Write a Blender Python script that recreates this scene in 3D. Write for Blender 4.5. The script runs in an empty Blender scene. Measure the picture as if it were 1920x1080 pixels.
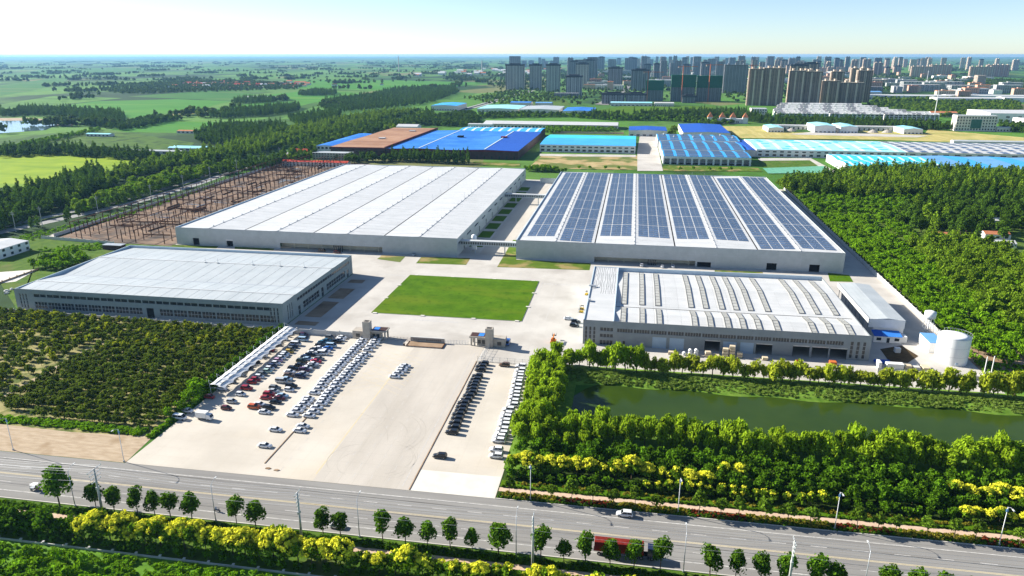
import bpy, math, random
import numpy as np
from mathutils import Vector

scene = bpy.context.scene
R = math.radians
random.seed(7)

# ---------------------------------------------------------------- camera, sky, sun, exposure
cam_data = bpy.data.cameras.new('camera')
cam = bpy.data.objects.new('camera', cam_data)
scene.collection.objects.link(cam)
cam.location = (0, 0, 120)
cam.rotation_euler = (R(90 - 17.8516), 0, R(9.3791))
cam_data.sensor_width = 36
cam_data.lens = 25.5
cam_data.clip_start = 1
cam_data.clip_end = 90000
scene.camera = cam

SUN_ELEV, SUN_AZ = 27.0, -77.0           # azimuth clockwise from +Y
world = bpy.data.worlds.new('World')
scene.world = world
world.use_nodes = True
wn, wl = world.node_tree.nodes, world.node_tree.links
wn.clear()
w_out = wn.new('ShaderNodeOutputWorld')
w_bg = wn.new('ShaderNodeBackground')
w_sky = wn.new('ShaderNodeTexSky')
w_sky.sky_type = 'NISHITA'
w_sky.sun_disc = False
w_sky.sun_elevation = R(SUN_ELEV)
w_sky.sun_rotation = R(SUN_AZ)
w_sky.altitude = 1500
w_sky.air_density = 0.8
w_sky.dust_density = 0.8
w_sky.ozone_density = 2.2
w_bg.inputs['Strength'].default_value = 0.076
wl.new(w_sky.outputs[0], w_bg.inputs['Color'])
wl.new(w_bg.outputs[0], w_out.inputs['Surface'])

sun_data = bpy.data.lights.new('sun', 'SUN')
sun_data.energy = 5.0
sun_data.angle = R(0.5)
sun_data.color = (1.0, 0.945, 0.85)
sun = bpy.data.objects.new('sun', sun_data)
scene.collection.objects.link(sun)
_az, _el = R(SUN_AZ), R(SUN_ELEV)
_to_sun = Vector((math.sin(_az) * math.cos(_el), math.cos(_az) * math.cos(_el), math.sin(_el)))
sun.rotation_euler = (-_to_sun).to_track_quat('-Z', 'Y').to_euler()
sun.location = (-300, 60, 400)

scene.view_settings.view_transform = 'Standard'
scene.view_settings.look = 'None'
scene.view_settings.exposure = 1.18
scene.view_settings.gamma = 1.0
scene.view_settings.use_curve_mapping = False
scene.cycles.max_bounces = 5
scene.cycles.diffuse_bounces = 2
scene.cycles.glossy_bounces = 2
scene.cycles.transmission_bounces = 2
scene.cycles.transparent_max_bounces = 6
scene.cycles.volume_bounces = 0
scene.cycles.use_denoising = True

# ---------------------------------------------------------------- helpers
COL = scene.collection

def tag(o, label=None, cat=None, group=None, kind=None):
    if label: o['label'] = label
    if cat: o['category'] = cat
    if group: o['group'] = group
    if kind: o['kind'] = kind
    return o

def link(name, data, parent=None, loc=(0, 0, 0), rz=0.0, sc=None):
    o = bpy.data.objects.new(name, data)
    COL.objects.link(o)
    o.parent = parent
    o.location = loc
    if rz: o.rotation_euler = (0, 0, rz)
    if sc is not None: o.scale = sc if hasattr(sc, '__len__') else (sc, sc, sc)
    return o

def thing(name, label, cat, loc=(0, 0, 0), rz=0.0, group=None, sc=None):
    return tag(link(name, None, None, loc, rz, sc), label, cat, group, 'thing')

_ones = 'zeroth first second third fourth fifth sixth seventh eighth ninth tenth eleventh twelfth thirteenth fourteenth fifteenth sixteenth seventeenth eighteenth nineteenth'.split()
_tens = ['', '', 'twent', 'thirt', 'fort', 'fift', 'sixt', 'sevent', 'eight', 'ninet']
def nth(n):
    if n < 20: return _ones[n]
    if n >= 100: return 'hundred and ' + nth(n - 100) if n > 100 else 'hundredth'
    t, u = divmod(n, 10)
    return _tens[t] + ('ieth' if u == 0 else 'y-' + _ones[u])

class MB:
    """collects quads / boxes / tubes into one mesh"""
    def __init__(s): s.v, s.f, s.m = [], [], []
    def face(s, pts, mi=0):
        n = len(s.v); s.v += [tuple(p) for p in pts]; s.f.append(tuple(range(n, n + len(pts)))); s.m.append(mi); return s
    def box(s, x0, x1, y0, y1, z0, z1, mi=0, bottom=True):
        n = len(s.v)
        s.v += [(x0,y0,z0),(x1,y0,z0),(x1,y1,z0),(x0,y1,z0),(x0,y0,z1),(x1,y0,z1),(x1,y1,z1),(x0,y1,z1)]
        fs = [(4,5,6,7),(0,1,5,4),(1,2,6,5),(2,3,7,6),(3,0,4,7)]
        if bottom: fs.append((3,2,1,0))
        for f in fs: s.f.append(tuple(n + i for i in f)); s.m.append(mi)
        return s
    def prism(s, poly, z0, z1, mi=0, mside=None):
        if mside is None: mside = mi
        n = len(s.v); k = len(poly)
        s.v += [(p[0], p[1], z0) for p in poly] + [(p[0], p[1], z1) for p in poly]
        s.f.append(tuple(n + k + i for i in range(k))); s.m.append(mi)
        for i in range(k):
            j = (i + 1) % k
            s.f.append((n + i, n + j, n + k + j, n + k + i)); s.m.append(mside)
        return s
    def loft(s, secs, mi=0, caps=True):
        n = len(s.v); k = len(secs[0])
        for sec in secs: s.v += [tuple(p) for p in sec]
        for a in range(len(secs) - 1):
            for i in range(k):
                j = (i + 1) % k
                s.f.append((n + a*k + i, n + a*k + j, n + (a+1)*k + j, n + (a+1)*k + i)); s.m.append(mi)
        if caps:
            s.f.append(tuple(n + i for i in reversed(range(k)))); s.m.append(mi)
            b = n + (len(secs) - 1) * k
            s.f.append(tuple(b + i for i in range(k))); s.m.append(mi)
        return s
    def tube(s, p0, p1, r0, r1=None, k=6, mi=0):
        r1 = r0 if r1 is None else r1
        a, b = Vector(p0), Vector(p1)
        d = (b - a).normalized()
        u = d.orthogonal().normalized(); w = d.cross(u)
        sec = lambda c, r: [c + (u * math.cos(6.28318 * i / k) + w * math.sin(6.28318 * i / k)) * r for i in range(k)]
        return s.loft([sec(a, r0), sec(b, r1)], mi)
    def mesh(s, name, mats, smooth=False):
        me = bpy.data.meshes.new(name)
        me.from_pydata(s.v, [], s.f)
        for m in (mats if isinstance(mats, (list, tuple)) else [mats]): me.materials.append(m)
        if any(s.m): me.polygons.foreach_set('material_index', s.m)
        if smooth: me.polygons.foreach_set('use_smooth', [True] * len(s.f))
        me.update()
        return me
    def build(s, name, mats, parent=None, loc=(0, 0, 0), rz=0.0, smooth=False):
        return link(name, s.mesh(name, mats, smooth), parent, loc, rz)

# ---------------------------------------------------------------- materials
def lin(h):
    h = h.lstrip('#')
    c = [int(h[i:i+2], 16) / 255 for i in (0, 2, 4)]
    return tuple((x / 12.92 if x <= .04045 else ((x + .055) / 1.055) ** 2.4) for x in c)

def M(name, col, col2=None, rough=.75, metal=0.0, scale=.3, detail=5, var=.12, bump=0.0, spec=.06, rnd=0.0, stretch=None, lo=.35, hi=.65, alpha_glow=None):
    """procedural surface: noise in world space blends two shades; rnd varies each object's brightness"""
    m = bpy.data.materials.new(name)
    m.use_nodes = True
    nt = m.node_tree; N, L = nt.nodes, nt.links
    b = N['Principled BSDF']
    b.inputs['Roughness'].default_value = rough
    b.inputs['Metallic'].default_value = metal
    b.inputs['Specular IOR Level'].default_value = spec
    if col2 is None:
        col2 = tuple(min(1, c * (1 + var)) for c in col); col = tuple(c * (1 - var) for c in col)
    geo = N.new('ShaderNodeNewGeometry')
    src = geo.outputs['Position']
    if stretch:
        vm = N.new('ShaderNodeVectorMath'); vm.operation = 'MULTIPLY'; vm.inputs[1].default_value = stretch
        L.new(src, vm.inputs[0]); src = vm.outputs[0]
    nz = N.new('ShaderNodeTexNoise')
    nz.inputs['Scale'].default_value = scale
    nz.inputs['Detail'].default_value = detail
    nz.inputs['Roughness'].default_value = .6
    L.new(src, nz.inputs['Vector'])
    cr = N.new('ShaderNodeValToRGB')
    cr.color_ramp.elements[0].position = lo; cr.color_ramp.elements[0].color = (*col, 1)
    cr.color_ramp.elements[1].position = hi; cr.color_ramp.elements[1].color = (*col2, 1)
    L.new(nz.outputs['Fac'], cr.inputs['Fac'])
    out = cr.outputs['Color']
    if rnd:
        oi = N.new('ShaderNodeObjectInfo')
        mr = N.new('ShaderNodeMapRange'); mr.inputs['To Min'].default_value = 1 - rnd; mr.inputs['To Max'].default_value = 1 + rnd
        L.new(oi.outputs['Random'], mr.inputs['Value'])
        mx = N.new('ShaderNodeVectorMath'); mx.operation = 'SCALE'
        L.new(out, mx.inputs[0]); L.new(mr.outputs[0], mx.inputs['Scale']); out = mx.outputs[0]
    L.new(out, b.inputs['Base Color'])
    if bump:
        bp = N.new('ShaderNodeBump'); bp.inputs['Strength'].default_value = bump
        L.new(nz.outputs['Fac'], bp.inputs['Height']); L.new(bp.outputs[0], b.inputs['Normal'])
    return m

def add_second_noise(m, col, scale, lo, hi, fac=1.0, stretch=None, detail=6):
    """blend a further stain / patch colour over a material from M()"""
    nt = m.node_tree; N, L = nt.nodes, nt.links
    b = N['Principled BSDF']
    src = b.inputs['Base Color'].links[0].from_socket
    geo = N.new('ShaderNodeNewGeometry'); v = geo.outputs['Position']
    if stretch:
        vm = N.new('ShaderNodeVectorMath'); vm.operation = 'MULTIPLY'; vm.inputs[1].default_value = stretch
        L.new(v, vm.inputs[0]); v = vm.outputs[0]
    nz = N.new('ShaderNodeTexNoise'); nz.inputs['Scale'].default_value = scale; nz.inputs['Detail'].default_value = detail
    L.new(v, nz.inputs['Vector'])
    mr = N.new('ShaderNodeMapRange'); mr.inputs['From Min'].default_value = lo; mr.inputs['From Max'].default_value = hi
    mr.inputs['To Max'].default_value = fac
    L.new(nz.outputs['Fac'], mr.inputs['Value'])
    mx = N.new('ShaderNodeMix'); mx.data_type = 'RGBA'
    L.new(mr.outputs[0], mx.inputs['Factor']); L.new(src, mx.inputs['A']); mx.inputs['B'].default_value = (*col, 1)
    L.new(mx.outputs['Result'], b.inputs['Base Color'])
    return m

def add_joints(m, col, w, h, mortar, fac=.6, rot=0.0):
    """cast joints / cut lines over a paved surface"""
    nt = m.node_tree; N, L = nt.nodes, nt.links
    b = N['Principled BSDF']
    src = b.inputs['Base Color'].links[0].from_socket
    geo = N.new('ShaderNodeNewGeometry')
    br = N.new('ShaderNodeTexBrick')
    br.inputs['Scale'].default_value = 1; br.inputs['Brick Width'].default_value = w; br.inputs['Row Height'].default_value = h
    br.inputs['Mortar Size'].default_value = mortar; br.inputs['Mortar Smooth'].default_value = .3
    br.offset = 0
    L.new(geo.outputs['Position'], br.inputs['Vector'])
    mt = N.new('ShaderNodeMath'); mt.operation = 'MULTIPLY'; mt.inputs[1].default_value = fac
    L.new(br.outputs['Fac'], mt.inputs[0])
    mx = N.new('ShaderNodeMix'); mx.data_type = 'RGBA'
    L.new(mt.outputs[0], mx.inputs['Factor']); L.new(src, mx.inputs['A']); mx.inputs['B'].default_value = (*col, 1)
    L.new(mx.outputs['Result'], b.inputs['Base Color'])
    return m

def leaf_mat(name, col, var=.5, rnd=.25, trans=.35, yellow=None):
    col = tuple(min(.75, c * k) for c, k in zip(col, (2.2, 1.8, .95)))
    m = bpy.data.materials.new(name)
    m.use_nodes = True
    nt = m.node_tree; N, L = nt.nodes, nt.links
    N.clear()
    out = N.new('ShaderNodeOutputMaterial')
    geo = N.new('ShaderNodeNewGeometry')
    nz = N.new('ShaderNodeTexNoise'); nz.inputs['Scale'].default_value = 1.6; nz.inputs['Detail'].default_value = 5
    L.new(geo.outputs['Position'], nz.inputs['Vector'])
    cr = N.new('ShaderNodeValToRGB')
    a = tuple(c * (1 - var) for c in col); c2 = yellow or tuple(min(1, c * (1 + var)) for c in col)
    cr.color_ramp.elements[0].position = .36; cr.color_ramp.elements[0].color = (*a, 1)
    cr.color_ramp.elements[1].position = .64; cr.color_ramp.elements[1].color = (*c2, 1)
    L.new(nz.outputs['Fac'], cr.inputs['Fac'])
    oi = N.new('ShaderNodeObjectInfo')
    mr = N.new('ShaderNodeMapRange'); mr.inputs['To Min'].default_value = 1 - rnd; mr.inputs['To Max'].default_value = 1 + rnd
    L.new(oi.outputs['Random'], mr.inputs['Value'])
    sc = N.new('ShaderNodeVectorMath'); sc.operation = 'SCALE'
    L.new(cr.outputs['Color'], sc.inputs[0]); L.new(mr.outputs[0], sc.inputs['Scale'])
    d = N.new('ShaderNodeBsdfDiffuse'); t = N.new('ShaderNodeBsdfTranslucent'); mx = N.new('ShaderNodeMixShader')
    mx.inputs['Fac'].default_value = trans
    L.new(sc.outputs[0], d.inputs['Color']); L.new(sc.outputs[0], t.inputs['Color'])
    L.new(d.outputs[0], mx.inputs[1]); L.new(t.outputs[0], mx.inputs[2])
    L.new(mx.outputs[0], out.inputs['Surface'])
    return m

# roofs, walls, ground
m_asphalt = add_second_noise(M('asphalt', (.235,.225,.21), (.28,.27,.25), rough=.85, scale=.08, stretch=(.25,1,1)), (.19,.183,.172), .35, .5, .75, .7, (.08,1.6,1))
m_concrete = add_joints(add_second_noise(M('lot_concrete', (.50,.455,.385), (.59,.54,.46), rough=.9, scale=.045), (.54,.45,.32), .02, .5, .7, .5), (.40,.34,.26), 6, 5, .05, .35)
m_drive = add_joints(add_second_noise(M('drive_concrete', (.45,.41,.355), (.53,.485,.42), rough=.9, scale=.05, stretch=(1.6,.5,1)), (.41,.37,.31), .07, .5, .72, .5, (2.2,.3,1)), (.33,.30,.25), 4.5, 6, .05, .45)
m_yard = add_joints(add_second_noise(M('yard_concrete', (.46,.43,.385), (.55,.52,.47), rough=.9, scale=.05), (.36,.33,.29), .06, .52, .72, .7), (.40,.37,.32), 5, 5, .05, .4)
m_paleslab = M('pale_new_concrete', (.60,.57,.50), (.68,.65,.58), rough=.9, scale=.2)
m_kerb = M('kerb_stone', (.55,.52,.46), rough=.9)
m_white_paint = M('road_paint_white', (.40,.385,.36), (.58,.56,.53), scale=1.5)
m_worn_paint = M('worn_paint', (.36,.35,.33), (.6,.58,.54), scale=.8)
m_yellow_paint = M('road_paint_yellow', (.60,.50,.30), (.66,.56,.36), scale=1.0)
m_faint_yellow = M('faded_yellow_paint', (.60,.49,.28), (.64,.54,.34), scale=1.0)
m_tyre_mark = M('tyre_rubber_mark', (.38,.345,.295), (.49,.45,.385), scale=.3)
m_soil = add_second_noise(M('bare_soil', (.25,.165,.10), (.39,.28,.19), rough=.95, scale=.15, bump=.3), (.13,.085,.055), .05, .52, .68, .8)
m_sand = add_second_noise(M('sandy_ground', (.37,.28,.185), (.49,.39,.275), rough=.95, scale=.35, stretch=(.6,2.5,1)), (.29,.205,.12), .12, .55, .72, .8)
m_path = M('pink_paving', (.52,.37,.26), (.62,.46,.34), rough=.9, scale=.4)
m_lawn = add_second_noise(add_second_noise(M('mown_lawn', (.050,.122,.002), (.084,.172,.004), rough=.95, scale=.12, detail=9), (.115,.17,.008), .06, .48, .66, .8, (.35,1.5,1)), (.03,.08,.003), .35, .56, .7, .6)
m_lawn2 = add_second_noise(M('dry_lawn', (.07,.13,.012), (.12,.17,.02), rough=.95, scale=.15, detail=8), (.32,.24,.10), .07, .5, .62, .9)
m_grass = add_second_noise(M('rough_grass', (.05,.11,.012), (.10,.17,.02), rough=.95, scale=.2, detail=8, bump=.5), (.15,.15,.05), .06, .52, .7, .6)
m_straw = add_second_noise(M('straw_field', (.40,.34,.11), (.52,.44,.17), rough=.95, scale=.05, stretch=(3,.3,1)), (.25,.28,.07), .025, .5, .65, .7)
m_dryplot = add_second_noise(M('dry_grass_plot', (.34,.25,.11), (.46,.36,.18), rough=.95, scale=.08), (.10,.15,.03), .03, .47, .56, .9)
m_undersoil = add_second_noise(M('orchard_soil', (.25,.23,.09), (.38,.33,.15), rough=.95, scale=.12), (.07,.11,.02), .25, .45, .6, .85)
m_darkveg = M('dark_ground_cover', (.018,.035,.008), (.05,.085,.014), rough=.95, scale=.6)  # mottled dark green for the planted verge and median hedge
m_white_roof = M('white_sheet_roof', (.54,.545,.53), (.61,.61,.595), rough=.5, scale=.12, rnd=.025, spec=.4)
m_grey_roof = M('pale_grey_sheet_roof', (.42,.455,.46), (.48,.51,.51), rough=.5, scale=.1, rnd=.035, spec=.4)
add_second_noise(m_white_roof, (.44,.45,.44), .9, .5, .72, .6, (.03,.8,1))
add_second_noise(m_grey_roof, (.36,.39,.395), .9, .5, .72, .6, (.8,.03,1))
m_b1wall = M('grey_green_cladding', (.26,.30,.295), (.29,.33,.325), rough=.6, scale=.4, rnd=.02)
m_b2wall = M('silver_cladding', (.38,.41,.41), (.43,.46,.46), rough=.45, scale=.3, metal=.1, spec=.3)
m_b4wall = M('warm_grey_cladding', (.26,.28,.285), (.30,.32,.325), rough=.6, scale=.3)
m_parapet = M('parapet_painted_blue_shade', (.44,.54,.60), (.50,.59,.65), rough=.6)  # bluish shadow on the inner parapet faces is painted into this colour
m_beige = M('beige_render', (.62,.56,.42), (.70,.64,.50), rough=.8)
m_white_wall = M('white_render', (.72,.71,.68), (.80,.79,.76), rough=.8, scale=.2)
m_cream_wall = M('cream_render', (.66,.61,.54), (.74,.69,.62), rough=.8, scale=.2)
m_stone = M('grey_stone_cladding', (.38,.34,.29), (.46,.42,.36), rough=.85, scale=.6)
m_fencewall = M('fence_wall_render', (.50,.49,.46), (.58,.57,.54), rough=.85)
m_glass = M('dark_window_glass', (.022,.028,.034), (.035,.042,.05), rough=.12, spec=.5)
m_dark = M('dark_opening', (.012,.012,.014), (.02,.02,.022), rough=.9)
m_frame = M('pale_window_frame', (.50,.52,.50), (.56,.58,.56), rough=.5)
m_steel = M('rusty_primer_steel', (.10,.05,.032), (.15,.075,.045), rough=.7, scale=1.5)
m_greysteel = M('galvanised_steel', (.42,.44,.46), (.52,.54,.56), rough=.45, metal=.4)
m_conc_pole = M('concrete_pole', (.40,.40,.38), (.50,.50,.47), rough=.9)
m_skylight = M('weathered_skylight', (.36,.36,.33), (.50,.50,.46), rough=.5, scale=.9, rnd=.06)
m_blue_door = M('pale_blue_door', (.42,.52,.62), (.47,.57,.67), rough=.5)
m_blue_roof = add_second_noise(M('blue_sheet_roof', (.03,.17,.56), (.045,.215,.66), rough=.5, scale=.04, rnd=.03), (.07,.26,.70), .02, .5, .62, .7)
m_deepblue_roof = M('deep_blue_roof', (.02,.09,.42), (.03,.115,.48), rough=.5, rnd=.03)
m_skyblue_roof = M('light_blue_roof', (.055,.36,.78), (.075,.42,.84), rough=.5, scale=.05, rnd=.03)
m_cyan_roof = M('cyan_roof', (.05,.52,.72), (.07,.58,.78), rough=.5, scale=.05, rnd=.03)
m_cyan_pale = M('faded_cyan_roof', (.30,.68,.78), (.40,.74,.82), rough=.5, scale=.06, rnd=.04)
m_steelblue_roof = M('steel_blue_roof', (.12,.30,.58), (.15,.35,.64), rough=.5, scale=.05, rnd=.03)
m_brown_roof = add_second_noise(M('brown_gravel_roof', (.34,.19,.115), (.42,.25,.16), rough=.9, scale=.05), (.24,.125,.08), .015, .5, .65, .7, (.3,2,1))
m_darkred = M('dark_red_trim', (.16,.012,.02), (.20,.02,.03), rough=.6)
m_darkbrown = M('dark_brown_cladding', (.060,.035,.032), (.085,.05,.045), rough=.6)
m_solar = M('solar_cells', (.060,.095,.165), (.085,.13,.215), rough=.3, scale=.25, rnd=.16, spec=.45)
m_tank = M('white_tank_paint', (.78,.78,.77), (.83,.83,.82), rough=.45)
m_red_roof = M('red_tile_roof', (.40,.05,.035), (.52,.08,.05), rough=.7)
m_orange_roof = M('orange_tile_roof', (.42,.15,.07), (.55,.22,.11), rough=.8)
m_membrane = M('white_membrane', (.76,.76,.74), (.82,.82,.80), rough=.6)
m_black = M('black_rubber', (.012,.012,.012), (.02,.02,.02), rough=.85)
m_trunk = M('bark', (.10,.075,.05), (.17,.13,.09), rough=.95, scale=3)

# ================================================================ ground, roads, pavements, fields, water
def make_plain():
    m = bpy.data.materials.new('plain_of_fields_and_woods')
    m.use_nodes = True
    nt = m.node_tree; N, L = nt.nodes, nt.links
    b = N['Principled BSDF']; b.inputs['Roughness'].default_value = .95; b.inputs['Specular IOR Level'].default_value = .1
    geo = N.new('ShaderNodeNewGeometry')
    vm = N.new('ShaderNodeVectorMath'); vm.operation = 'MULTIPLY'; vm.inputs[1].default_value = (1, .55, 1)
    L.new(geo.outputs['Position'], vm.inputs[0])
    vo = N.new('ShaderNodeTexVoronoi'); vo.inputs['Scale'].default_value = .0042; vo.inputs['Randomness'].default_value = .9
    L.new(vm.outputs[0], vo.inputs['Vector'])
    sep = N.new('ShaderNodeSeparateColor'); L.new(vo.outputs['Color'], sep.inputs[0])
    cr = N.new('ShaderNodeValToRGB'); cr.color_ramp.interpolation = 'CONSTANT'
    els = cr.color_ramp.elements
    els[0].position = 0; els[0].color = (.08,.20,.022,1)
    els[1].position = .25; els[1].color = (.06,.155,.018,1)
    for p, c in ((.42,(.10,.22,.03,1)), (.58,(.05,.12,.018,1)), (.72,(.09,.19,.03,1)), (.88,(.16,.17,.06,1))):
        e = els.new(p); e.color = c
    L.new(sep.outputs[0], cr.inputs['Fac'])
    nz = N.new('ShaderNodeTexNoise'); nz.inputs['Scale'].default_value = .0016; nz.inputs['Detail'].default_value = 9; nz.inputs['Roughness'].default_value = .62
    L.new(vm.outputs[0], nz.inputs['Vector'])
    mr = N.new('ShaderNodeMapRange'); mr.inputs['From Min'].default_value = .515; mr.inputs['From Max'].default_value = .575
    L.new(nz.outputs['Fac'], mr.inputs['Value'])
    mx = N.new('ShaderNodeMix'); mx.data_type = 'RGBA'
    L.new(mr.outputs[0], mx.inputs['Factor']); L.new(cr.outputs[0], mx.inputs['A']); mx.inputs['B'].default_value = (.022,.055,.012,1)
    n2 = N.new('ShaderNodeTexNoise'); n2.inputs['Scale'].default_value = .05; n2.inputs['Detail'].default_value = 8
    L.new(geo.outputs['Position'], n2.inputs['Vector'])
    m2 = N.new('ShaderNodeMapRange'); m2.inputs['To Min'].default_value = .6; m2.inputs['To Max'].default_value = 1.4
    L.new(n2.outputs['Fac'], m2.inputs['Value'])
    sc = N.new('ShaderNodeVectorMath'); sc.operation = 'SCALE'
    L.new(mx.outputs['Result'], sc.inputs[0]); L.new(m2.outputs[0], sc.inputs['Scale'])
    L.new(sc.outputs[0], b.inputs['Base Color'])
    return m
m_plain = make_plain()

def struct(name, mb, mats, label, loc=(0, 0, 0)):
    return tag(mb.build(name, mats, None, loc), label, None, None, 'structure')
def sheet(name, poly, z, mat, label):
    poly = list(poly)
    a = sum(poly[i][0] * poly[(i+1) % len(poly)][1] - poly[(i+1) % len(poly)][0] * poly[i][1] for i in range(len(poly)))
    if a < 0: poly.reverse()
    return struct(name, MB().face([(p[0], p[1], z) for p in poly]), mat, label)
def rect(x0, x1, y0, y1): return [(x0, y0), (x1, y0), (x1, y1), (x0, y1)]

gr = MB()
G = 42000
_xs = [-G, -6000, -1500, 1500, 6000, G]
for i in range(5):
    for j in range(5):
        gr.face([(_xs[i], _xs[j], 0), (_xs[i+1], _xs[j], 0), (_xs[i+1], _xs[j+1], 0), (_xs[i], _xs[j+1], 0)])
struct('ground', gr, m_plain, 'flat green plain reaching the hazy horizon')

# --- the avenue in front
road = sheet('road', rect(-1500, 1500, 152.3, 174.3), .06, m_asphalt, 'wide grey asphalt avenue crossing the foreground')
mk = MB(); mw = MB(); my = MB()
for y, w in ((171.0, .16), (155.6, .16)): mk.box(-900, 900, y - w, y + w, .064, .068, bottom=False)
my.box(-900, 900, 163.15, 163.32, .064, .068, bottom=False); my.box(-900, 900, 163.52, 163.69, .064, .068, bottom=False)
x = -880.0
while x < 880:
    for y in (167.1, 159.5): mw.box(x, x + 4, y - .1, y + .1, .064, .068, bottom=False)
    x += 10
mk.build('edge_line', m_worn_paint, road); mw.build('lane_dashes', m_white_paint, road)['kind'] = 'stuff'; my.build('centre_line', m_yellow_paint, road)
tr = MB()
for k in range(16):
    y = 157 + k * .95 + random.uniform(-.3, .3)
    pts = [(-260 + i * 20, y + 1.0 * math.sin(i * .31 + k)) for i in range(24)]
    for a, c in zip(pts, pts[1:]):
        tr.face([(a[0], a[1], .062), (c[0], c[1], .062), (c[0], c[1] + .16, .062), (a[0], a[1] + .16, .062)])
tr.build('tyre_streaks', M('tyre_streak', (.165,.16,.152), (.20,.194,.184), scale=.5), road)['kind'] = 'stuff'

kb = MB()
for x0, x1, y0, y1 in ((-900, 900, 152.0, 152.3), (-33.6, 900, 174.3, 174.6)):
    x = x0
    while x < x1: kb.box(x, min(x + 5.95, x1), y0, y1, 0, .2, bottom=False); x += 6
struct('kerb', kb, m_kerb, 'pale kerb stones edging the avenue')

sheet('south_verge', rect(-900, 900, 136, 152), .04, m_grass, 'grassy verge south of the avenue')
sheet('south_footpath', rect(-900, 900, 145.9, 147.8), .09, m_path, 'pinkish footpath between hedges south of the avenue')
sheet('south_meadow', rect(-900, 900, 60, 136), .02, M('lush_weeds', (.07,.17,.012), (.13,.27,.02), scale=.35, detail=8, bump=.6), 'lush weedy ground beyond the low fence')
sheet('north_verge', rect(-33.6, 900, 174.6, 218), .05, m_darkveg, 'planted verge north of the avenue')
sheet('north_footpath', rect(-33.4, 900, 178.2, 180.2), .10, m_path, 'pinkish footpath through the northern verge')
sheet('north_lawn_strip', rect(-33.4, 900, 181.0, 184.0), .09, m_lawn, 'narrow lawn strip with low yellow shrubs beside the northern footpath')

# --- sandy lot and orchard ground on the left
sheet('sandy_plot', [(-900,174.5), (-149.8,174.5), (-151.5,190.5), (-180,188.8), (-230,190.5), (-900,192)], .05, m_sand, 'bare sandy plot beside the avenue')
sheet('orchard_ground', [(-900,192), (-230,190.5), (-180,188.8), (-151.5,190.5), (-151.5,290.5), (-900,290.5)], .03, m_undersoil, 'dry soil under the orchard rows')
sheet('orchard_track', [(-226.3,253.6), (-224,263.2), (-221.5,261.7), (-223.9,252.2), (-222.6,204.9), (-225.1,207.6)], .06, m_sand, 'pale dirt track through the orchard')
sheet('weed_strip', [(-900,192.5), (-232,191.5), (-232,203), (-900,203)], .055, m_grass, 'rough grass between the sandy plot and the orchard')
sheet('west_waste_ground', [(-341.3,331), (-292.7,290.5), (-296,293), (-296,420), (-395,425), (-480,415)], .045, m_grass, 'waste ground with weeds west of the near factory')

# --- car park
lot = sheet('car_park', [(-149.7,174.32), (-59,174.32), (-59,284.5), (-149.7,284.5)], .10, m_concrete, 'pale concrete car park in front of the factory gate')
sheet('gate_drive', rect(-88.5, -59.4, 174.4, 284.4), .106, m_drive, 'greyish driveway leading to the factory gate')
sheet('car_park_east', rect(-59, -33.7, 174.32, 268), .104, m_concrete, 'pale concrete strip for the black cars')
sheet('entrance_slab', rect(-58.6, -33.9, 174.34, 185.5), .110, m_paleslab, 'bright new concrete slab at the car park exit')
dv = MB(); dv.box(-107.25, -106.95, 181, 281, .1, .28, bottom=False)
struct('divider_kerb', dv, m_soil, 'dark kerb line dividing the car park on the west')
dv = MB(); dv.box(-59.15, -58.85, 174.6, 268, .1, .28, bottom=False)
struct('divider_kerb', dv, m_soil, 'dark kerb line beside the black cars')
mk = MB()
for x in (-100.5, -82, -77.5, -72, -66.5):
    y = 178.0
    while y < 272:
        mk.box(x - .07, x + .07, y, y + 2.4, .111, .114, bottom=False); y += 6
mk.box(-61.6, -61.4, 176, 276, .111, .114, bottom=False)
o = mk.build('lane_dashes', m_white_paint, lot); o['kind'] = 'stuff'
mk = MB(); mk.box(-89.2, -88.9, 178, 250, .111, .114, bottom=False)
for k in range(9):
    a = 246 + k * 4.0
    mk.face([(-101, a, .112), (-100.8, a, .112), (-80.8, a - 13, .112), (-81, a - 13, .112)])
    mk.face([(-101, a - 13, .113), (-100.8, a - 13, .113), (-80.8, a, .113), (-81, a, .113)])
mk.build('yellow_hatching', m_faint_yellow, lot)
ty = MB()
for cx, cy, r, a0, a1 in ((-80,205,15,-.6,1.6), (-80,205,16.6,-.8,1.5), (-81,203,12,.0,2.2), (-72,190,9,-1.2,1.3), (-72,190,10.4,-1.1,1.5), (-74,188,12.2,-.9,1.1), (-98,214,18,-.4,.8), (-96,196,22,.2,1.3), (-78,186,7,1.8,4.4), (-80,188,9,1.7,4.0)):
    n = 26
    for i in range(n):
        t, u = a0 + (a1 - a0) * i / n, a0 + (a1 - a0) * (i + 1) / n
        ty.face([(cx + r*math.cos(t), cy + r*math.sin(t), .115), (cx + (r+.22)*math.cos(t), cy + (r+.22)*math.sin(t), .115), (cx + (r+.22)*math.cos(u), cy + (r+.22)*math.sin(u), .115), (cx + r*math.cos(u), cy + r*math.sin(u), .115)])
ty.build('tyre_marks', m_tyre_mark, lot)['kind'] = 'stuff'
st = MB()
for sx, sy_ in ((-104.6,178.5), (-101.6,178.0)): st.prism([(sx-.9,sy_-.3),(sx+.2,sy_-.5),(sx+.9,sy_+.1),(sx+.1,sy_+.5),(sx-.7,sy_+.3)], .1, .3)
st.build('rubble', m_soil, lot)

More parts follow.
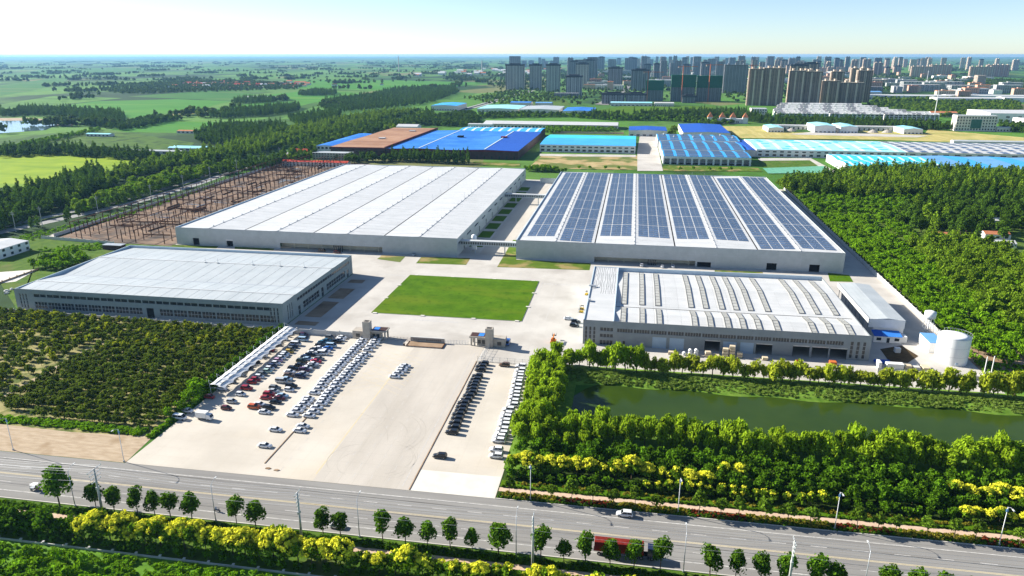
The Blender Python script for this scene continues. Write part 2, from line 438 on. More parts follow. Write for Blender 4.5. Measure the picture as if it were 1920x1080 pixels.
# --- factory yard
yard = sheet('factory_yard', [(-155,284.6), (-59,284.6), (-59,268.2), (-33.7,268.2), (-33.7,281), (141,281), (141,432), (122.5,432), (122.5,432), (-67.5,432), (-67.5,722), (-104.5,722), (-104.5,432), (-296,432), (-296,379.5), (-155,379.5)], .07, m_yard, 'pale concrete yard between the factory halls')
lawn = struct('lawn', MB().prism(rect(-122, -47.8, 317.2, 381.6), .07, .28, 0, 1), [m_lawn, m_kerb], 'bright green rectangular lawn in the middle of the yard')
pad = MB().box(-1.0, 1.0, -.6, .6, 0, .42).mesh('kerb_inlet', m_paleslab)
for x, y in ((-120,317), (-96,317), (-71,317), (-50,317), (-118,381.8), (-97,381.8), (-73,381.8), (-51,381.8), (-122,340), (-122,362), (-47.8,338), (-47.8,360)): link('kerb_inlet', pad, lawn, (x, y, 0))
for poly, mt, lb in (
    ([(-152.1,411.1), (-152.1,420), (-136.8,419.9), (-135.9,406.5)], m_dryplot, 'small dry grass bed left of the visitor path'),
    ([(-125.7,405.8), (-126.6,420.4), (-95.9,422.9), (-95.1,407.3)], m_lawn2, 'grass bed under the corner of the unpanelled hall'),
    ([(-76,405.8), (-77.3,472.7), (-75.2,473), (-67.4,423.9), (-21.6,423), (-21.6,408)], m_lawn2, 'long grass bed before the solar hall'),
    ([(-297.2,423.1), (-265.3,424.1), (-264,418.8), (-295.4,416.4)], m_lawn2, 'grass strip at the west corner of the unpanelled hall'),
    ([(-254.2,424.6), (-226.4,425), (-224.9,419.8), (-251.3,419.5)], m_lawn2, 'grass strip before the loading bay'),
    ([(114.3,425), (125.3,422.5), (124,408.9), (111.4,407.8)], m_lawn, 'small grass patch behind the annex roof'),
    ([(50.5,420), (77.6,421.1), (77.1,417.8), (50.2,416.6)], m_lawn2, 'grass strip between the two eastern halls')):
    sheet('grass_bed', poly, .12, mt, lb)
for k, (y0, y1) in enumerate(((296,301), (307,330), (335,352), (362,368))):
    sheet('soil_bed', rect(-152, -143.5 + (k == 0) * 2, y0, y1), .11, m_soil, 'bare soil bed beside the near factory, %s from the front' % nth(k + 1))
for k in range(9):
    y = 450 + k * 26
    sheet('grass_bed', rect(-103, -94, y, y + 19), .11, m_lawn, 'shaded grass bed between the big halls, %s from the yard' % nth(k + 1))
for k in range(10):
    y = 455 + k * 19
    sheet('grass_bed', rect(-71.5, -68.4, y, y + 9), .11, m_lawn, 'narrow sunlit grass bed beside the solar hall, %s from the yard' % nth(k + 1))
sheet('hall_street', rect(-92.5, -76.5, 432, 690), .085, m_drive, 'service street between the two big halls')
mk = MB()
for x0, x1, y in ((-46,-20,378),):
    x = x0
    while x < x1: mk.box(x, x + .7, y - 1.3, y + 1.3, .074, .078, bottom=False); x += 1.5
x = -142.0
while x < -124: mk.box(x, x + .7, 379, 381.6, .074, .078, bottom=False); x += 1.5
for x in (-124.5, -45.6): mk.box(x - .08, x + .08, 316, 383, .074, .078, bottom=False)
for y in (312, 383.3): mk.box(-122, -48, y - .08, y + .08, .074, .078, bottom=False)
for x, y, w, d in ((-139,303,.15,60), (-110,391,14,.25), (-84,391,.3,7), (-60,390,.3,7), (-99,310.5,22,1.1), (-37,320,.2,60)): mk.box(x, x + w, y, y + d, .074, .078, bottom=False)
mk.build('painted_lines', m_white_paint, yard)['kind'] = 'stuff'
sheet('dark_soil_patch', [(108.4,308.9), (118.8,314.8), (121.9,303.5), (114.4,294.5), (107.9,294.5)], .12, M('wet_dark_soil', (.06,.04,.02), (.10,.07,.035), scale=.4), 'dark soil patch in the tank yard')
sheet('dry_bank', [(141,281), (170,276), (190,300), (152,322), (141,330)], .05, m_soil, 'dry brown ground east of the white tank')

sheet('east_lane', rect(122.6, 139.5, 432, 705), .075, m_yard, 'concrete lane in the shadow of the solar hall')
# --- pond
m_water = M('green_pond_water', (.026,.052,.006), (.036,.066,.008), rough=.08, scale=.05, spec=.14)
def add_ripple(m, s, strength):
    nt = m.node_tree; N, L = nt.nodes, nt.links
    nz = N.new('ShaderNodeTexNoise'); nz.inputs['Scale'].default_value = s; nz.inputs['Detail'].default_value = 3
    geo = N.new('ShaderNodeNewGeometry'); L.new(geo.outputs['Position'], nz.inputs['Vector'])
    bp = N.new('ShaderNodeBump'); bp.inputs['Strength'].default_value = strength; bp.inputs['Distance'].default_value = .05
    L.new(nz.outputs['Fac'], bp.inputs['Height']); L.new(bp.outputs[0], N['Principled BSDF'].inputs['Normal'])
add_ripple(m_water, 1.2, .25)
sheet('pond', [(-8,216), (320,216), (320,260), (6,260), (-6,257), (-13,250), (-17,243), (-18,234), (-15,224)], .08, m_water, 'still dark green pond behind the willows')
bank = MB()
def bank_strip(prof):
    n = 90
    for i in range(n):
        xa, xb = -26 + 350 * i / n, -26 + 350 * (i + 1) / n
        for (y0, z0, j0), (y1, z1, j1) in zip(prof, prof[1:]):
            w = lambda x, j: j * math.sin(x * .21 + y0 * .01) + j * .6 * math.sin(x * .067 + 1)
            bank.face([(xa, y0 + w(xa, j0), z0), (xb, y0 + w(xb, j0), z0), (xb, y1 + w(xb, j1), z1), (xa, y1 + w(xa, j1), z1)])
bank_strip([(253.2, .0, .9), (255.6, .9, .9), (259, 1.7, .4), (263, 1.9, .2), (270, .5, 0)])
bank_strip([(206, .2, 0), (214, 1.0, .2), (219, .7, .5), (222, .0, .7)])
bank.box(-34, -17, 190, 270, 0, .35)
struct('pond_bank', bank, M('bank_turf', (.10,.20,.02), (.18,.29,.04), scale=.5, bump=.5), 'grassy banks around the green pond')
sheet('pond_side_lane', rect(-33.7, 141, 270, 281), .09, m_yard, 'concrete lane between pond trees and factory')

sheet('plantation_ground', [(141,330), (150,296), (215,285), (330,300), (360,640), (150,620), (141,432)], .04, M('grassy_lane', (.06,.11,.014), (.12,.18,.03), scale=.25, detail=8), 'bright grass between the plantation lines')
# --- western highway
def ribbon(pts, w):  # pts centre line, returns polygon
    a = [(p[0] - w / 2, p[1]) for p in pts]; b = [(p[0] + w / 2, p[1]) for p in pts]
    return a + b[::-1]
HWY = [(-472,300), (-446,440), (-424,545), (-424,640), (-430,700), (-425,900), (-405,1200), (-380,1800), (-360,2600)]
hw = sheet('highway', ribbon(HWY, 26), .07, M('pale_highway', (.27,.27,.265), (.33,.33,.32), rough=.9, scale=.1), 'divided highway running past the building site')
mk = MB()
for off, w in ((-12, .25), (12, .25), (-7, .2), (7, .2)):
    for a, c in zip(HWY, HWY[1:]):
        mk.face([(a[0]+off-w, a[1], .075), (a[0]+off+w, a[1], .075), (c[0]+off+w, c[1], .075), (c[0]+off-w, c[1], .075)])
mk.build('lane_lines', m_white_paint, hw)['kind'] = 'stuff'
md = MB()
for a, c in zip(HWY, HWY[1:]):
    md.face([(a[0]-1.5, a[1], .9), (a[0]+1.5, a[1], .9), (c[0]+1.5, c[1], .9), (c[0]-1.5, c[1], .9)])
    md.face([(a[0]+1.5, a[1], .07), (c[0]+1.5, c[1], .07), (c[0]+1.5, c[1], .9), (a[0]+1.5, a[1], .9)])
    md.face([(a[0]-1.5, a[1], .07), (a[0]-1.5, a[1], .9), (c[0]-1.5, c[1], .9), (c[0]-1.5, c[1], .07)])
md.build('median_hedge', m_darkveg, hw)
sheet('building_site_ground', [(-387.3,423), (-292.9,419.6), (-296,800), (-335,806), (-398,800), (-396,640)], .06, add_second_noise(M('trampled_site_soil', (.17,.115,.08), (.31,.22,.155), rough=.95, scale=.12, bump=.3), (.10,.085,.075), .06, .5, .62, .85), 'trampled brown soil of the steel frame building site')
sheet('site_side_road', [(-398,425), (-391,425), (-398,800), (-405,800)], .065, m_yard, 'grey lane beside the building site')

# --- fields on the left
mf1 = add_second_noise(M('ripe_meadow', (.19,.29,.008), (.28,.37,.015), scale=.03, detail=8), (.11,.22,.010), .02, .5, .65, .6, (.4,2,1))
mf2 = add_second_noise(M('green_crop', (.055,.19,.014), (.075,.23,.02), scale=.01, detail=8), (.11,.24,.025), .006, .5, .65, .8, (.4,2,1))
mf3 = add_second_noise(M('maize_crop', (.04,.135,.015), (.06,.175,.022), scale=.012, detail=8), (.11,.17,.035), .005, .5, .65, .7, (.4,2,1))
mf4 = add_second_noise(M('pale_crop', (.085,.20,.025), (.12,.24,.04), scale=.01, detail=8), (.06,.14,.02), .006, .5, .62, .7, (.4,2,1))
mf5 = M('stubble', (.26,.25,.08), (.34,.31,.12), scale=.02)
mf6 = add_second_noise(M('orchard_green', (.05,.11,.010), (.10,.17,.022), scale=.08, detail=8, bump=.6), (.03,.06,.01), .06, .5, .6, .8)
FIELDS = [
 (mf1, [(-815.9,786.9), (-793.5,811.3), (-776.1,852.6), (-587,819.7), (-560.7,725.3), (-537.8,614.2), (-588.8,593.9), (-608.8,579)], 'bright yellow green meadow at the left edge'),
 (mf6, [(-848.7,869.9), (-876.8,957), (-882.4,1074.2), (-802.6,1070.2), (-616.4,958.8), (-575.3,868.9), (-647.4,868.2), (-793.5,891.2)], 'olive green orchard field behind the bright meadow'),
 (mf2, [(-867,1112.4), (-892.5,1285.7), (-640.5,1259.4), (-598,1224.5), (-612.2,1110.2), (-679.5,1082.2), (-808.2,1077.8)], 'fresh green rectangular field before the pond'),
 (mf5, [(-935.8,1302.7), (-1008.5,1601.9), (-936.7,1544.9), (-916.8,1410.9), (-874.1,1242.8)], 'narrow strip of ripe stubble'),
 (mf2, [(-1365.6,1507.8), (-1429.8,1799.3), (-1276,1923.5), (-1076.4,1857.7), (-994.9,1586.4), (-982.5,1332.7), (-1155.4,1400.1)], 'wide green crop field left of the stubble strip'),
 (mf4, [(-1576.3,1642.7), (-1741.5,2013.8), (-1459,1946.3), (-1417.5,1668.9), (-1364.3,1490.9), (-1397.1,1452.4)], 'pale green field at the left edge'),
 (mf3, [(-2558.6,2685.9), (-3345.7,4089.4), (-2405.9,2823.6), (-2071.7,2303.5), (-1900.9,1987.5)], 'hazy field at the far left edge'),
 (mf3, [(-1498.9,2024.2), (-1456.2,2486.5), (-1181.2,2200), (-1074.6,1881.8), (-1291.5,1947.1)], 'dark green crop field below the red roofed village'),
 (mf2, [(-951.7,1559.1), (-972.4,1806.5), (-845.8,1919.6), (-800.9,1691.5), (-766.7,1464.3), (-857.7,1463.9)], 'green field around the long tree block'),
 (mf2, [(-1135.5,2113.9), (-1123.8,2383.3), (-963.9,2409.7), (-784.7,2171.8), (-729.4,1782.6), (-878.5,1890.4)], 'green field left of the highway trees'),
 (mf2, [(-1627.1,3136.7), (-1518.1,3594.5), (-1100.5,3504.9), (-676.6,3293.7), (-690.3,2889.6), (-804,2436.1), (-1095.9,2588.5), (-1268.6,2603.9)], 'broad bright green field reaching the towers'),
 (mf4, [(-2199,4531.9), (-1791.9,4881.1), (-1410,3877.2), (-1676.9,3568.3)], 'long hazy field below the chimney'),
 (mf4, [(-762.9,1697.8), (-716.2,1784.7), (-616.9,1780.7), (-652.3,1591.8), (-652.9,1374.4), (-677.3,1333.2)], 'pale grass field beside the tree belt'),
 (mf3, [(-3908.5,4119.7), (-5189.1,6125.6), (-4451.6,6528.3), (-3749.3,5230.8), (-3711.4,4419.1), (-3189,3491.2)], 'far hazy field at the left'),
 (m_straw, [(148.2,1337.7), (221.9,1349.8), (255.1,1244.9), (357.7,1296.6), (463.5,1271), (569.1,1195.9), (646.2,1167.4), (616.8,1111.9), (351.5,1159.9), (156,1149.5)], 'straw coloured field behind the cyan halls'),
 (m_straw, [(462.4,1279.2), (486.2,1335.9), (583.6,1227.5), (548.8,1151.3)], 'straw coloured field before the office block'),
 (m_lawn, [(-140.8,1525.1), (-14.7,1880.2), (195.4,1856), (137.6,1674), (-75.2,1522.3)], 'bright green building plot before the scaffolded towers'),
 (m_grass, [(-290.8,1685.3), (-306.1,2083.7), (-195.1,2102), (-158.7,1856.4), (-225.9,1662.3)], 'rough green plot before the first towers'),
 (m_dryplot, [(-113.4,795.2), (-111.5,913.5), (5.6,922.6), (7.4,803.4)], 'dry orange brown plot behind the solar hall'),
 (m_lawn2, [(-182.7,808.4), (-183.1,838.9), (-127.8,830.3), (-124,805.6)], 'grass strip behind the unpanelled hall'),
 (m_lawn2, [(28.4,799.2), (35.5,840.2), (137.1,840.6), (138.6,813.6)], 'dry grass strip before the solar roofed workshops'),
 (m_grass, [(146.2,893.3), (209.8,917.5), (212.1,825.7), (144,796)], 'green plot with netting between the workshops'),
 (m_yard, [(5.7,795.4), (5.6,959.4), (9.6,1179.5), (32.8,1183.4), (33,799.9)], 'sunlit concrete lane between workshops'),
 (m_yard, [(149.2,921.7), (213,932.3), (217.6,794), (205.1,791.9), (207.6,912.5), (148.7,898.2)], 'pale lane before the cyan roofed hall'),
 (m_yard, [(-116.1,918), (3.7,927.4), (3.7,907.4), (-113.5,897.9)], 'pale lane before the light blue hall'),
 (m_yard, [(241.8,1217.9), (292.8,1268.3), (448.6,1228.2), (424.1,1201.2), (256.7,1212.3)], 'pale storage yard of the white sheds'),
]
for i, (mt, poly, lb) in enumerate(FIELDS):
    sheet('field', poly, .10 + .012 * i, mt, lb)
sheet('netting', [(141.8,799.3), (142.3,837.5), (213,865.4), (210.4,814.3)], .55, M('green_dust_net', (.10,.32,.20), (.18,.42,.30), scale=.3), 'green dust netting spread over the vacant plot')
m_lake = M('pale_lake_water', (.10,.17,.20), (.12,.19,.22), rough=.1, spec=.6)
sheet('shore', [(-1264.5,1273.4), (-1181.1,1299.9), (-1011.9,1208.9), (-978.6,1161.6), (-1048.2,1150.1), (-1131.7,1136.3)], .25, m_sand, 'sandy shore of the lake at the left edge')
sheet('lake', [(-1213.7,1220.9), (-1123.2,1247.6), (-1030.9,1194.9), (-966.9,1086.8), (-998.9,1029.4), (-1010.3,1011.1)], .3, m_lake, 'pale blue lake at the left edge')
sheet('ditch_water', [(-598.2,1204.4), (-591.5,1225.6), (-558.3,1163.4), (-558.1,1127.7)], .4, m_lake, 'small pale pond beside the highway trees')
sheet('city_road', [(-100.9,1886.4), (-67.1,2290.4), (-50.4,2637.3), (-38.7,3102.2), (-23.7,3104.6), (-26.1,2602.4), (-41.3,2207.9), (-67,1871.5)], .5, m_asphalt, 'city street between the apartment towers')
sheet('village_lane', [(224.9,538.1), (231.6,520.7), (231.9,513.4), (219.3,527.8), (220.1,543.8), (224.7,554.6)], .2, m_sand, 'sandy lane by the village on the right')

# ================================================================ factory halls
def wall_open(mb, u0, u1, z0, z1, ops, f, t=.45, mi=0):
    """wall panel with real openings; f(u, z, d) -> xyz with d = depth into the wall"""
    us = sorted({u0, u1, *[o[0] for o in ops], *[o[1] for o in ops]})
    zs = sorted({z0, z1, *[o[2] for o in ops], *[o[3] for o in ops]})
    hole = lambda a, b: any(o[0] - 1e-6 <= a < o[1] - 1e-6 and o[2] - 1e-6 <= b < o[3] - 1e-6 for o in ops)
    for i in range(len(us) - 1):
        for j in range(len(zs) - 1):
            a, b, c, d = us[i], us[i+1], zs[j], zs[j+1]
            if not hole(a, c): mb.face([f(a,c,0), f(b,c,0), f(b,d,0), f(a,d,0)], mi)
    for a, b, c, d in ops:
        mb.face([f(a,c,0), f(a,d,0), f(a,d,t), f(a,c,t)], mi); mb.face([f(b,c,0), f(b,c,t), f(b,d,t), f(b,d,0)], mi)
        mb.face([f(a,d,0), f(b,d,0), f(b,d,t), f(a,d,t)], mi); mb.face([f(a,c,0), f(a,c,t), f(b,c,t), f(b,c,0)], mi)

def win_mesh(name, w, h, cols, rows, axis='x', glass=None, fr=.12, mf=None):
    """frame mesh and pane mesh, origin at lower left, facing -y (axis x) or +x (axis y)"""
    F, Pn = MB(), MB()
    bars = [(i * w / cols, 'v') for i in range(cols + 1)] + [(j * h / rows, 'h') for j in range(rows + 1)]
    for p, k in bars:
        if k == 'v':
            a, b = max(0, p - fr / 2), min(w, p + fr / 2)
            F.box(a, b, .10, .2, 0, h) if axis == 'x' else F.box(-.2, -.10, a, b, 0, h)
        else:
            a, b = max(0, p - fr / 2), min(h, p + fr / 2)
            F.box(0, w, .12, .18, a, b) if axis == 'x' else F.box(-.18, -.12, 0, w, a, b)
    if axis == 'x': Pn.face([(0,.24,0), (w,.24,0), (w,.24,h), (0,.24,h)])
    else: Pn.face([(-.24,0,0), (-.24,w,0), (-.24,w,h), (-.24,0,h)])
    return F.mesh('window', mf or m_frame), Pn.mesh('pane', glass or m_glass)

def put_windows(parent, meshes, spots, name='window'):
    for p in spots:
        o = link(name, meshes[0], parent, p)
        link('pane', meshes[1], o)

def slope_panels(parent, p00, run, slope, n, mat, gap=.2, thick=.12, name='roof_panel'):
    """n roof sheets side by side along run (xyz vector); slope is the vector down/up the pitch"""
    r = Vector(run) / n; s = Vector(slope); up = Vector((0, 0, 1))
    g = r.normalized() * gap * .5
    a, b, c, d = g, r - g, r - g + s, g + s
    if r.cross(s).z < 0: a, b, c, d = b, a, d, c
    mb = MB(); lo = [q - up * thick for q in (a, b, c, d)]
    mb.face((a, b, c, d)); hi = (a, b, c, d)
    for i in range(4):
        j = (i + 1) % 4
        mb.face((hi[j], hi[i], lo[i], lo[j]))
    me = mb.mesh(name, mat)
    for i in range(n): link(name, me, parent, Vector(p00) + r * i)

# ---------------- near hall on the left (grey-green, two window bands)
b1 = thing('factory_hall', 'grey-green factory hall with two long window bands beside the orchard', 'factory hall', (-295.3, 293, 0))
W, D, H1 = 139.8, 86.5, 11.0
up_w = 124.0 / 17
ups = [(10.1 + i * up_w + .25, 10.1 + (i + 1) * up_w - .25, 7.3, 8.9) for i in range(17)]
lows = [(10.0 + i * up_w + .25, 10.0 + (i + 1) * up_w - .25, 1.6, 4.9) for i in range(8)]
lows += [(77.0 + i * up_w + .25, 77.0 + (i + 1) * up_w - .25, 1.6, 4.9) for i in range(8)]
doorf = (70.4, 74.2, .05, 5.1)
slits = [(2.4 + i * 1.7, 3.2 + i * 1.7, 1.6, 8.8) for i in range(3)] + [(W - 6.2 + i * 1.7, W - 5.4 + i * 1.7, 1.6, 8.8) for i in range(3)]
mb = MB(); wall_open(mb, 0, W, 0, H1, ups + lows + [doorf] + slits, lambda u, z, d: (u, d, z))
mb.box(0, W, .45, .7, H1 - 1.6, H1)
mb.build('front_wall', m_b1wall, b1)
s_ops = [(15.5, 82, 7.2, 8.8), (21.5, 40.5, 1.5, 4.9), (50, 75.5, 1.5, 4.9), (16, 18.5, .05, 4.4), (43.2, 46.2, .05, 5.0), (78, 80.5, .05, 4.6)] + [(5.0 + i * 2.2, 5.9 + i * 2.2, 1.2, 8.6) for i in range(3)] + [(83 + i * 1.1, 83.5 + i * 1.1, 1.2, 8.6) for i in range(2)]
mb = MB(); wall_open(mb, 0, D, 0, H1, s_ops, lambda u, z, d: (W - d, u, z))
mb.build('side_wall', m_b1wall, b1)
mb = MB(); mb.box(0, .4, .7, D, 0, H1); mb.box(.4, W - .46, D - .4, D, 0, H1)
mb.build('rear_wall', m_parapet, b1)
put_windows(b1, win_mesh('w', up_w - .5, 1.6, 2, 1), [(o[0], 0, o[2]) for o in ups])
put_windows(b1, win_mesh('w', up_w - .5, 3.3, 4, 2), [(o[0], 0, o[2]) for o in lows])
put_windows(b1, win_mesh('w', .8, 7.2, 1, 4), [(o[0], 0, o[2]) for o in slits], 'slit_window')
for o in s_ops: put_windows(b1, win_mesh('w', o[1] - o[0], o[3] - o[2], max(1, round((o[1] - o[0]) / 3)), 1 if o[3] - o[2] < 2 else 2, 'y'), [(W, o[0], o[2])], 'door' if o[2] < .1 else 'window')
link('door', MB().box(.0, 3.8, .2, .35, 0, 5.05).mesh('door', m_dark), b1, (70.4, 0, .05))
zr, zv = 10.9, 9.5
ys = [.7, 13.9, 29.5, 59.5, D - .4]; zz = [10.35, zr, zv, zr, zv + .1]
for k in range(4):
    slope_panels(b1, (.4, ys[k], zz[k]), (W - .7, 0, 0), (0, ys[k+1] - ys[k], zz[k+1] - zz[k]), 20, m_grey_roof)
mb = MB()
for y in (13.9, 59.5): mb.box(.5, W - .4, y - .35, y + .35, zr + .02, zr + .16)
mb.build('ridge_cap', m_white_roof, b1)
MB().box(.5, W - .4, 29.2, 29.8, zv + .02, zv + .06).build('gutter', m_greysteel, b1)
rod = MB().tube((0, 0, 0), (0, 0, 2.6), .09); rod.box(-.4, .4, -.4, .4, 0, .5); rod = rod.mesh('ventilator', m_white_roof)
for px in (386, 410, 478, 530, 575): link('ventilator', rod, b1, (-229.0 + 295.3 + (px - 386) * .305, 58.6, zr))
MB().box(-1.5, W + 2, -4.5, -.02, 0, .25).build('plinth', m_kerb, b1)

# ---------------- the two great halls
rod2 = MB().tube((0, 0, 0), (0, 0, 1.1), .12); rod2.box(-.5, .5, -.25, .25, 0, .35); rod2 = rod2.mesh('roof_ventilator', m_greysteel)
mast = MB().tube((0, 0, 0), (0, 0, 5.5), .07).mesh('lightning_rod', m_greysteel)
def great_hall(label, x0, y0, W, D, H, front_ops, side_ops, bay, zr, zv, npan, panmat):
    t = thing('great_hall', label, 'factory hall', (x0, y0, 0))
    mb = MB(); wall_open(mb, 0, W, 0, H, front_ops + [bay], lambda u, z, d: (u, d, z))
    mb.box(0, W, .45, .6, H - 1.2, H)
    mb.build('front_wall', m_b2wall, t)
    mb = MB(); wall_open(mb, 0, D, 0, H, side_ops, lambda u, z, d: (W - d, u, z)); mb.build('side_wall', m_b2wall, t)
    mb = MB(); mb.box(0, .5, .6, D, 0, H + .1); mb.box(.5, W - .46, D - .4, D, 0, H)
    mb.build('rear_wall', m_parapet, t)
    # vertical joints between cladding bays
    mb = MB()
    for i in range(1, 16): mb.box(W * i / 16 - .05, W * i / 16 + .05, -.05, 0, bay[3] + .3 if bay[0] < W * i / 16 < bay[1] else 0, H)
    for z in (H - .25, H * .62): mb.box(0, W, -.07, -.002, z, z + .1)
    mb.build('cladding_trim', m_greysteel, t)
    n = 8; s = (W - .9) / n
    for k in range(n):
        za, zb = (zv, zr) if k % 2 == 0 else (zr, zv)
        slope_panels(t, (.5 + k * s, .6, za), (0, D - 1, 0), (s, 0, zb - za), npan, panmat)
    for k in (1, 3, 5, 7):
        xr = .5 + k * s
        MB().box(xr - .3, xr + .3, .7, D - .5, zr + .02, zr + .2).build('ridge_cap', panmat, t)
        for i in range(24): link('roof_ventilator', rod2, t, (xr, 6 + i * (D - 12) / 23, zr + .2))
    for k in (2, 4, 6): MB().box(.5 + k * s - .35, .5 + k * s + .35, .7, D - .5, zv + .02, zv + .05).build('gutter', m_dark, t)
    # loading bay with beige inner wall
    mb = MB(); mb.box(bay[0] - 2, bay[1] + 2, 6, 6.3, 0, bay[3] + .6); mb.build('bay_back_wall', m_beige, t)
    MB().box(bay[0] - 2, bay[1] + 2, .5, 6, bay[3] + .05, bay[3] + .5).build('bay_soffit', m_b2wall, t)
    u = bay[0] + 8
    while u < bay[1] - 2: MB().box(u, u + .5, 3, 3.5, 0, bay[3]).build('column', m_beige, t); u += 9.5
    for o in front_ops:
        MB().box(o[0], o[1], .9, 1.1, 0, o[3]).build('door', m_dark, t)
    for o in side_ops:
        MB().box(W - .8, W - .5, o[0], o[1], o[2], o[3]).build('door' if o[2] < .3 else 'window', m_glass, t)
    return t
x2, y2 = -295.2, 424.6
side2 = [(18 + i * 24, 21 + i * 24, .05, 4.2) for i in range(11)] + [(4 + i * 24, 16 + i * 24, 7.0, 8.2) for i in range(12)]
b2 = great_hall('vast hall with bare white ribbed roof behind the near factory', x2, y2, 190.6, 293, 11.6, [(11.6, 16.2, .05, 4.9), (35.5, 40.1, .05, 4.0)], side2, (73, 142, .02, 4.1), 11.75, 10.9, 36, m_white_roof)
MB().box(35.4, 40.2, -.08, .4, 4.0, 5.0).build('shutter', m_white_roof, b2)
mb = MB()
for i in range(5): mb.box(109.6 + i * 1.4, 110.4 + i * 1.4, -.6, -.4, .05, 4.0)
mb.build('entrance_glazing', m_glass, b2)
for k in (5, 6, 7):
    for i in range(7 if k < 7 else 5): link('lightning_rod', mast, b2, (.5 + k * 23.7 + random.uniform(-1, 1), 90 + i * 26 + k * 5, 10.6 if k == 6 else 11.8))
x3, y3 = -67.8, 425.5
b3 = great_hall('vast hall whose roof is covered with rows of solar panels', x3, y3, 190.4, 275, 12.0, [(108.6, 116.5, .05, 3.2), (148.0, 153.6, .05, 4.3), (171.7, 177.4, .05, 4.5)], [(18 + i * 24, 21 + i * 24, .05, 4.2) for i in range(10)], (48, 107.5, .02, 3.6), 12.05, 11.3, 24, m_white_roof)
mb = MB()
for i in range(5): mb.box(79.8 + i * 1.05, 80.5 + i * 1.05, -.6, -.4, .05, 3.4)
mb.build('entrance_glazing', m_glass, b3)
# solar cells: nearest 300 are single pieces, the rest one mass
s3 = (190.4 - .9) / 8
cells = []
for k in range(8):
    za, zb = (11.3, 12.05) if k % 2 == 0 else (12.05, 11.3)
    start = {0: 3, 1: 4, 2: 22, 3: 22, 4: 22, 5: 22, 6: 5, 7: 8}[k] if k else 14
    ncol = 6
    mgl = 4.2 if k == 0 else 2.0
    cw = (s3 - mgl - 2.0) / ncol
    y = float(start)
    r = 0
    while y < 271:
        for c in range(ncol):
            if k == 6 and 262 < y: continue
            cells.append((y, k, c, .5 + k * s3 + mgl + c * cw + (.22 if c % 2 == 0 else 0), cw, za, zb))
        r += 1
        y += 5.4 + (.7 if r % 6 == 0 else 0)
cells.sort()
pm = {}
rest = MB()
for i, (y, k, c, u, cw, za, zb) in enumerate(cells):
    g = (zb - za) / s3
    z = za + g * (u - (.5 + k * s3)) + .16
    w, d = cw - .45, 4.5
    if i < 300:
        key = (k == 0, k % 2)
        if key not in pm:
            mb = MB(); q = [(0,0,0), (w,0,g*w), (w,d,g*w), (0,d,0)]
            mb.face(q); lo = [(p[0], p[1], p[2] - .1) for p in q]
            for a in range(4):
                b = (a + 1) % 4; mb.face((q[b], q[a], lo[a], lo[b]))
            pm[key] = mb.mesh('solar_panel', m_solar)
        link('solar_panel', pm[key], b3, (u, y, z))
    else:
        rest.face([(u,y,z), (u+w,y,z+g*w), (u+w,y+d,z+g*w), (u,y+d,z)])
o = rest.build('solar_array', m_solar, b3); o['kind'] = 'stuff'
for px, py in ((1280,338), (1302,334), (1312,348), (1325,334), (1364,352)):
    link('lightning_rod', mast, b3, (53.5 + (px - 1300) * .48 + 67.8, 200 + (348 - py) * 4, 11.8))

# ---------------- hall with skylights, right of the yard
b4 = thing('workshop_hall', 'grey workshop with strip skylights and loading doors behind the pond', 'workshop', (-17.5, 294.5, 0))
W4, D4, H4 = 117.2, 84.2, 11.0
cl = [(14.6 + i * 7.12, 21.3 + i * 7.12, 6.3, 8.0) for i in range(13)]
d4 = [(29.7, 35.6, .05, 5.1, 1), (36.9, 43.0, .05, 5.1, 1), (51.5, 57.8, .05, 5.2, 0), (59.0, 64.6, .05, 5.0, 1), (66.0, 71.5, .05, 5.1, 1), (72.4, 79.0, .05, 5.1, 0), (87.1, 93.8, .05, 5.2, 0), (94.7, 101.2, .05, 5.2, 0), (101.8, 108.5, .05, 5.1, 0)]
w4 = [(7.3, 13.0, 6.5, 8.1), (7.3, 13.0, 3.6, 5.2), (7.3, 12.9, .1, 2.3)]
sl4 = [(.9 + i * 1.75, 1.9 + i * 1.75, .9, 8.2) for i in range(3)] + [(109.4 + i * 2.4, 110.6 + i * 2.4, .9, 8.2) for i in range(3)]
sm4 = [(17.2, 18.2, .5, 2.5), (24.4, 26.2, .05, 2.3)]
mb = MB(); wall_open(mb, 0, W4, 0, H4, cl + [d[:4] for d in d4] + w4 + sl4 + sm4, lambda u, z, d: (u, d, z))
mb.box(0, W4, .45, .6, H4 - 1.5, H4)
mb.build('front_wall', m_b4wall, b4)
mb = MB(); mb.box(W4 - .5, W4, .6, D4, 0, H4 - .6); mb.build('side_wall', m_b4wall, b4)
mb = MB(); mb.box(0, .45, .6, D4, 0, H4 + .3); mb.box(.45, W4 - .5, D4 - .45, D4, 0, H4 + .1); mb.build('rear_wall', m_parapet, b4)
put_windows(b4, win_mesh('w', 6.7, 1.7, 6, 1, fr=.09), [(o[0], 0, o[2]) for o in cl])
for o in w4: put_windows(b4, win_mesh('w', o[1] - o[0], o[3] - o[2], 4, 1), [(o[0], 0, o[2])])
put_windows(b4, win_mesh('w', 1.0, 7.3, 1, 4), [(o[0], 0, o[2]) for o in sl4[:3]], 'slit_window')
put_windows(b4, win_mesh('w', 1.2, 7.3, 1, 4), [(o[0], 0, o[2]) for o in sl4[3:]], 'slit_window')
for o in sm4: MB().box(o[0], o[1], .2, .3, o[2], o[3]).build('door', m_glass if o[2] > .1 else m_white_roof, b4)
